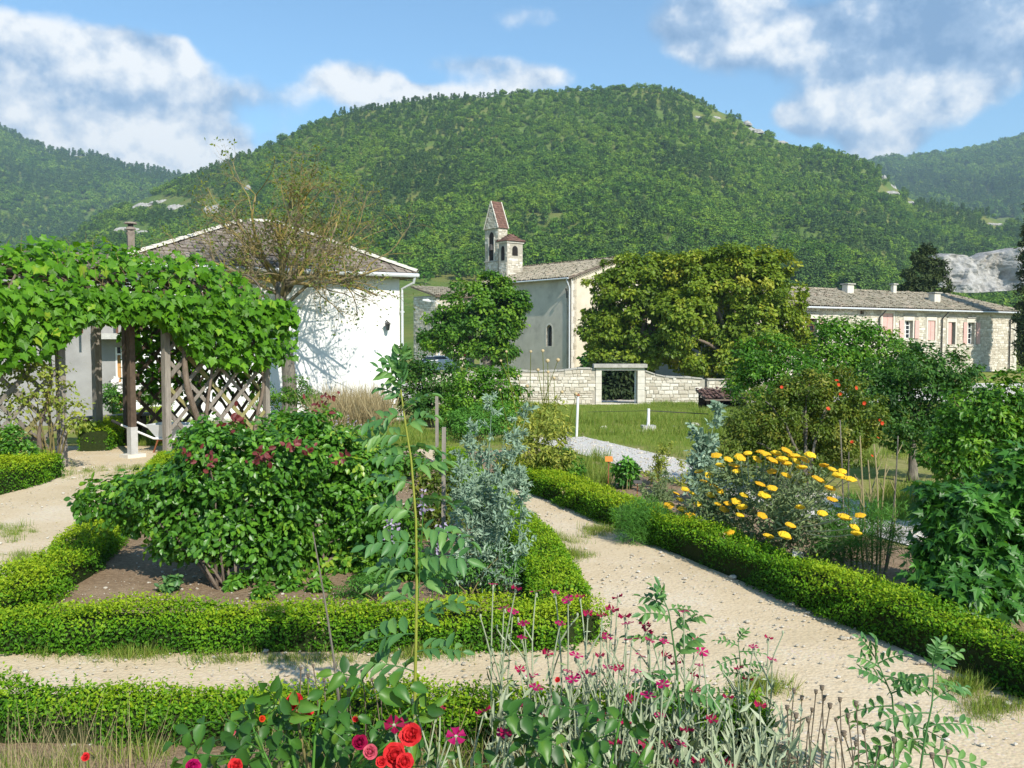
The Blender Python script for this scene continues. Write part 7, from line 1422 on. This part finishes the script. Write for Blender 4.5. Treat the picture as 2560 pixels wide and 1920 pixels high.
def gravel():
    r = np.random.default_rng(44); src = [source('pebble_%d' % k, pebble(k), M['stone']) for k in range(4)]; N = 26000; Y = np.sqrt(r.uniform(4.4 ** 2, 17 ** 2, N)); X = r.uniform(-.60, .56, N) * Y; off = (X - HR0[0]) * hr_n[0] + (Y - HR0[1]) * hr_n[1]; kp = (off < .05) & (vnoise(X, Y, 31, 1.3) + r.uniform(-.25, .25, N) > .42); X, Y = X[kp], Y[kp]; k = len(X)
    gn_scatter('gravel', np.stack([X, Y, np.full(k, .008)], 1), np.exp(r.normal(size=k) * .6) * .011, r.uniform(0, 6.28, k), r.integers(0, 4, k), src, 'loose pale pebbles on the sandy paths and beds', 'gravel')
    N = 1500; t = r.uniform(0, 1, N); Q = rs[0] + (rs[1] - rs[0]) * t[:, None] + hr_n * r.uniform(0, 1.3, (N, 1)); gn_scatter('lane_gravel', np.concatenate([Q, np.full((N, 1), .006)], 1), np.exp(r.normal(size=N) * .4) * .03, r.uniform(0, 6.28, N), r.integers(0, 4, N), src, 'crushed white gravel on the lane beyond the bed', 'gravel')
gravel()
def litter():
    r = np.random.default_rng(47); N = 2600; Y = np.sqrt(r.uniform(4.4 ** 2, 14 ** 2, N)); X = r.uniform(-.56, .5, N) * Y; off = (X - HR0[0]) * hr_n[0] + (Y - HR0[1]) * hr_n[1]; kp = (off < 0) & (vnoise(X, Y, 36, .9) > .5); X, Y = X[kp], Y[kp]; k = len(X)
    tag(mk('leaf_litter', MB().scatter(LEAF2, np.stack([X, Y, np.full(k, .012)], 1), frames(r.normal(size=(k, 3)) * .35 + Z3, r.normal(size=(k, 3)) * (1, 1, .1)), r.uniform(.012, .035, k), r.uniform(0, 1, k)), M['dry']), 'dry fallen leaves and bits of straw on the sandy path', 'leaves', kind='stuff')
litter()
def far_posts():
    b = GT(1441, 1098); t = P(1445, 990, b[1]); o = thing('marker_post', 'slim white painted post leaning on the meadow', 'post', b); mk('shaft', MB().tube([b - Z3 * .05, t], .028, 8), M['white_paint'], o); mk('cap', MB().tube([t, t + (0, 0, .05)], [.045, .03], 8), M['rust'], o)
    b = GT(1622, 1076); o = thing('fence_post', 'short white post on a concrete block with a rail on the meadow', 'post', b); y = b[1]; bt = P(1622, 1064, y); tp = P(1623, 1022, y); mk('block', MB().box((b[0], y + .1, (b[2] + bt[2]) / 2 - .05), (.36, .3, bt[2] - b[2] + .1), .1), M['concrete'], o); mk('post', MB().tube([bt + (0, .1, -.02), tp + (0, .1, 0)], [.045, .04], 8), M['white_paint'], o); mk('rail', MB().tube([tp + (0, .1, -.06), P(1770, 1035, y + 1.5)], .014, 6), M['dark_metal'], o); mk('rail', MB().tube([tp + (0, .1, -.06), P(1470, 1030, y + 1)], .006, 4), M['dark_metal'], o)
    for k, (px, py, w) in enumerate(((1510, 1070, 30), (1530, 1080, 14), (1600, 1078, 22), (1730, 1065, 40), (1690, 1068, 20))):
        c = GT(px, py); s = w * c[1] / F_PX / 2; tag(mk('boulder', rock_blob(c, s, s * .7, s * .45, 90 + k, 3), M['stone'], origin=c), ['grey boulder on the meadow bank', 'small stone beside the grey boulder', 'stone at the foot of the concrete block', 'low rubble bank behind the mullein', 'stone on the bank near the rail'][k], 'rock')
far_posts()
def haze():
    m, T = new_mat('summer haze'); v = T.add('ShaderNodeVolumePrincipled'); v.inputs['Color'].default_value = (.62, .83, 1.0, 1); v.inputs['Density'].default_value = .00023; v.inputs['Anisotropy'].default_value = .2
    o = T.add('ShaderNodeOutputMaterial'); T.l.new(v.outputs[0], o.inputs['Volume'])
    b = MB().box((0, 2300, 224), (10400, 5600, 456)); tag(mk('haze', b, m), 'pale summer haze in the valley air', 'haze', kind='stuff')
HAZE = True
if HAZE: haze()
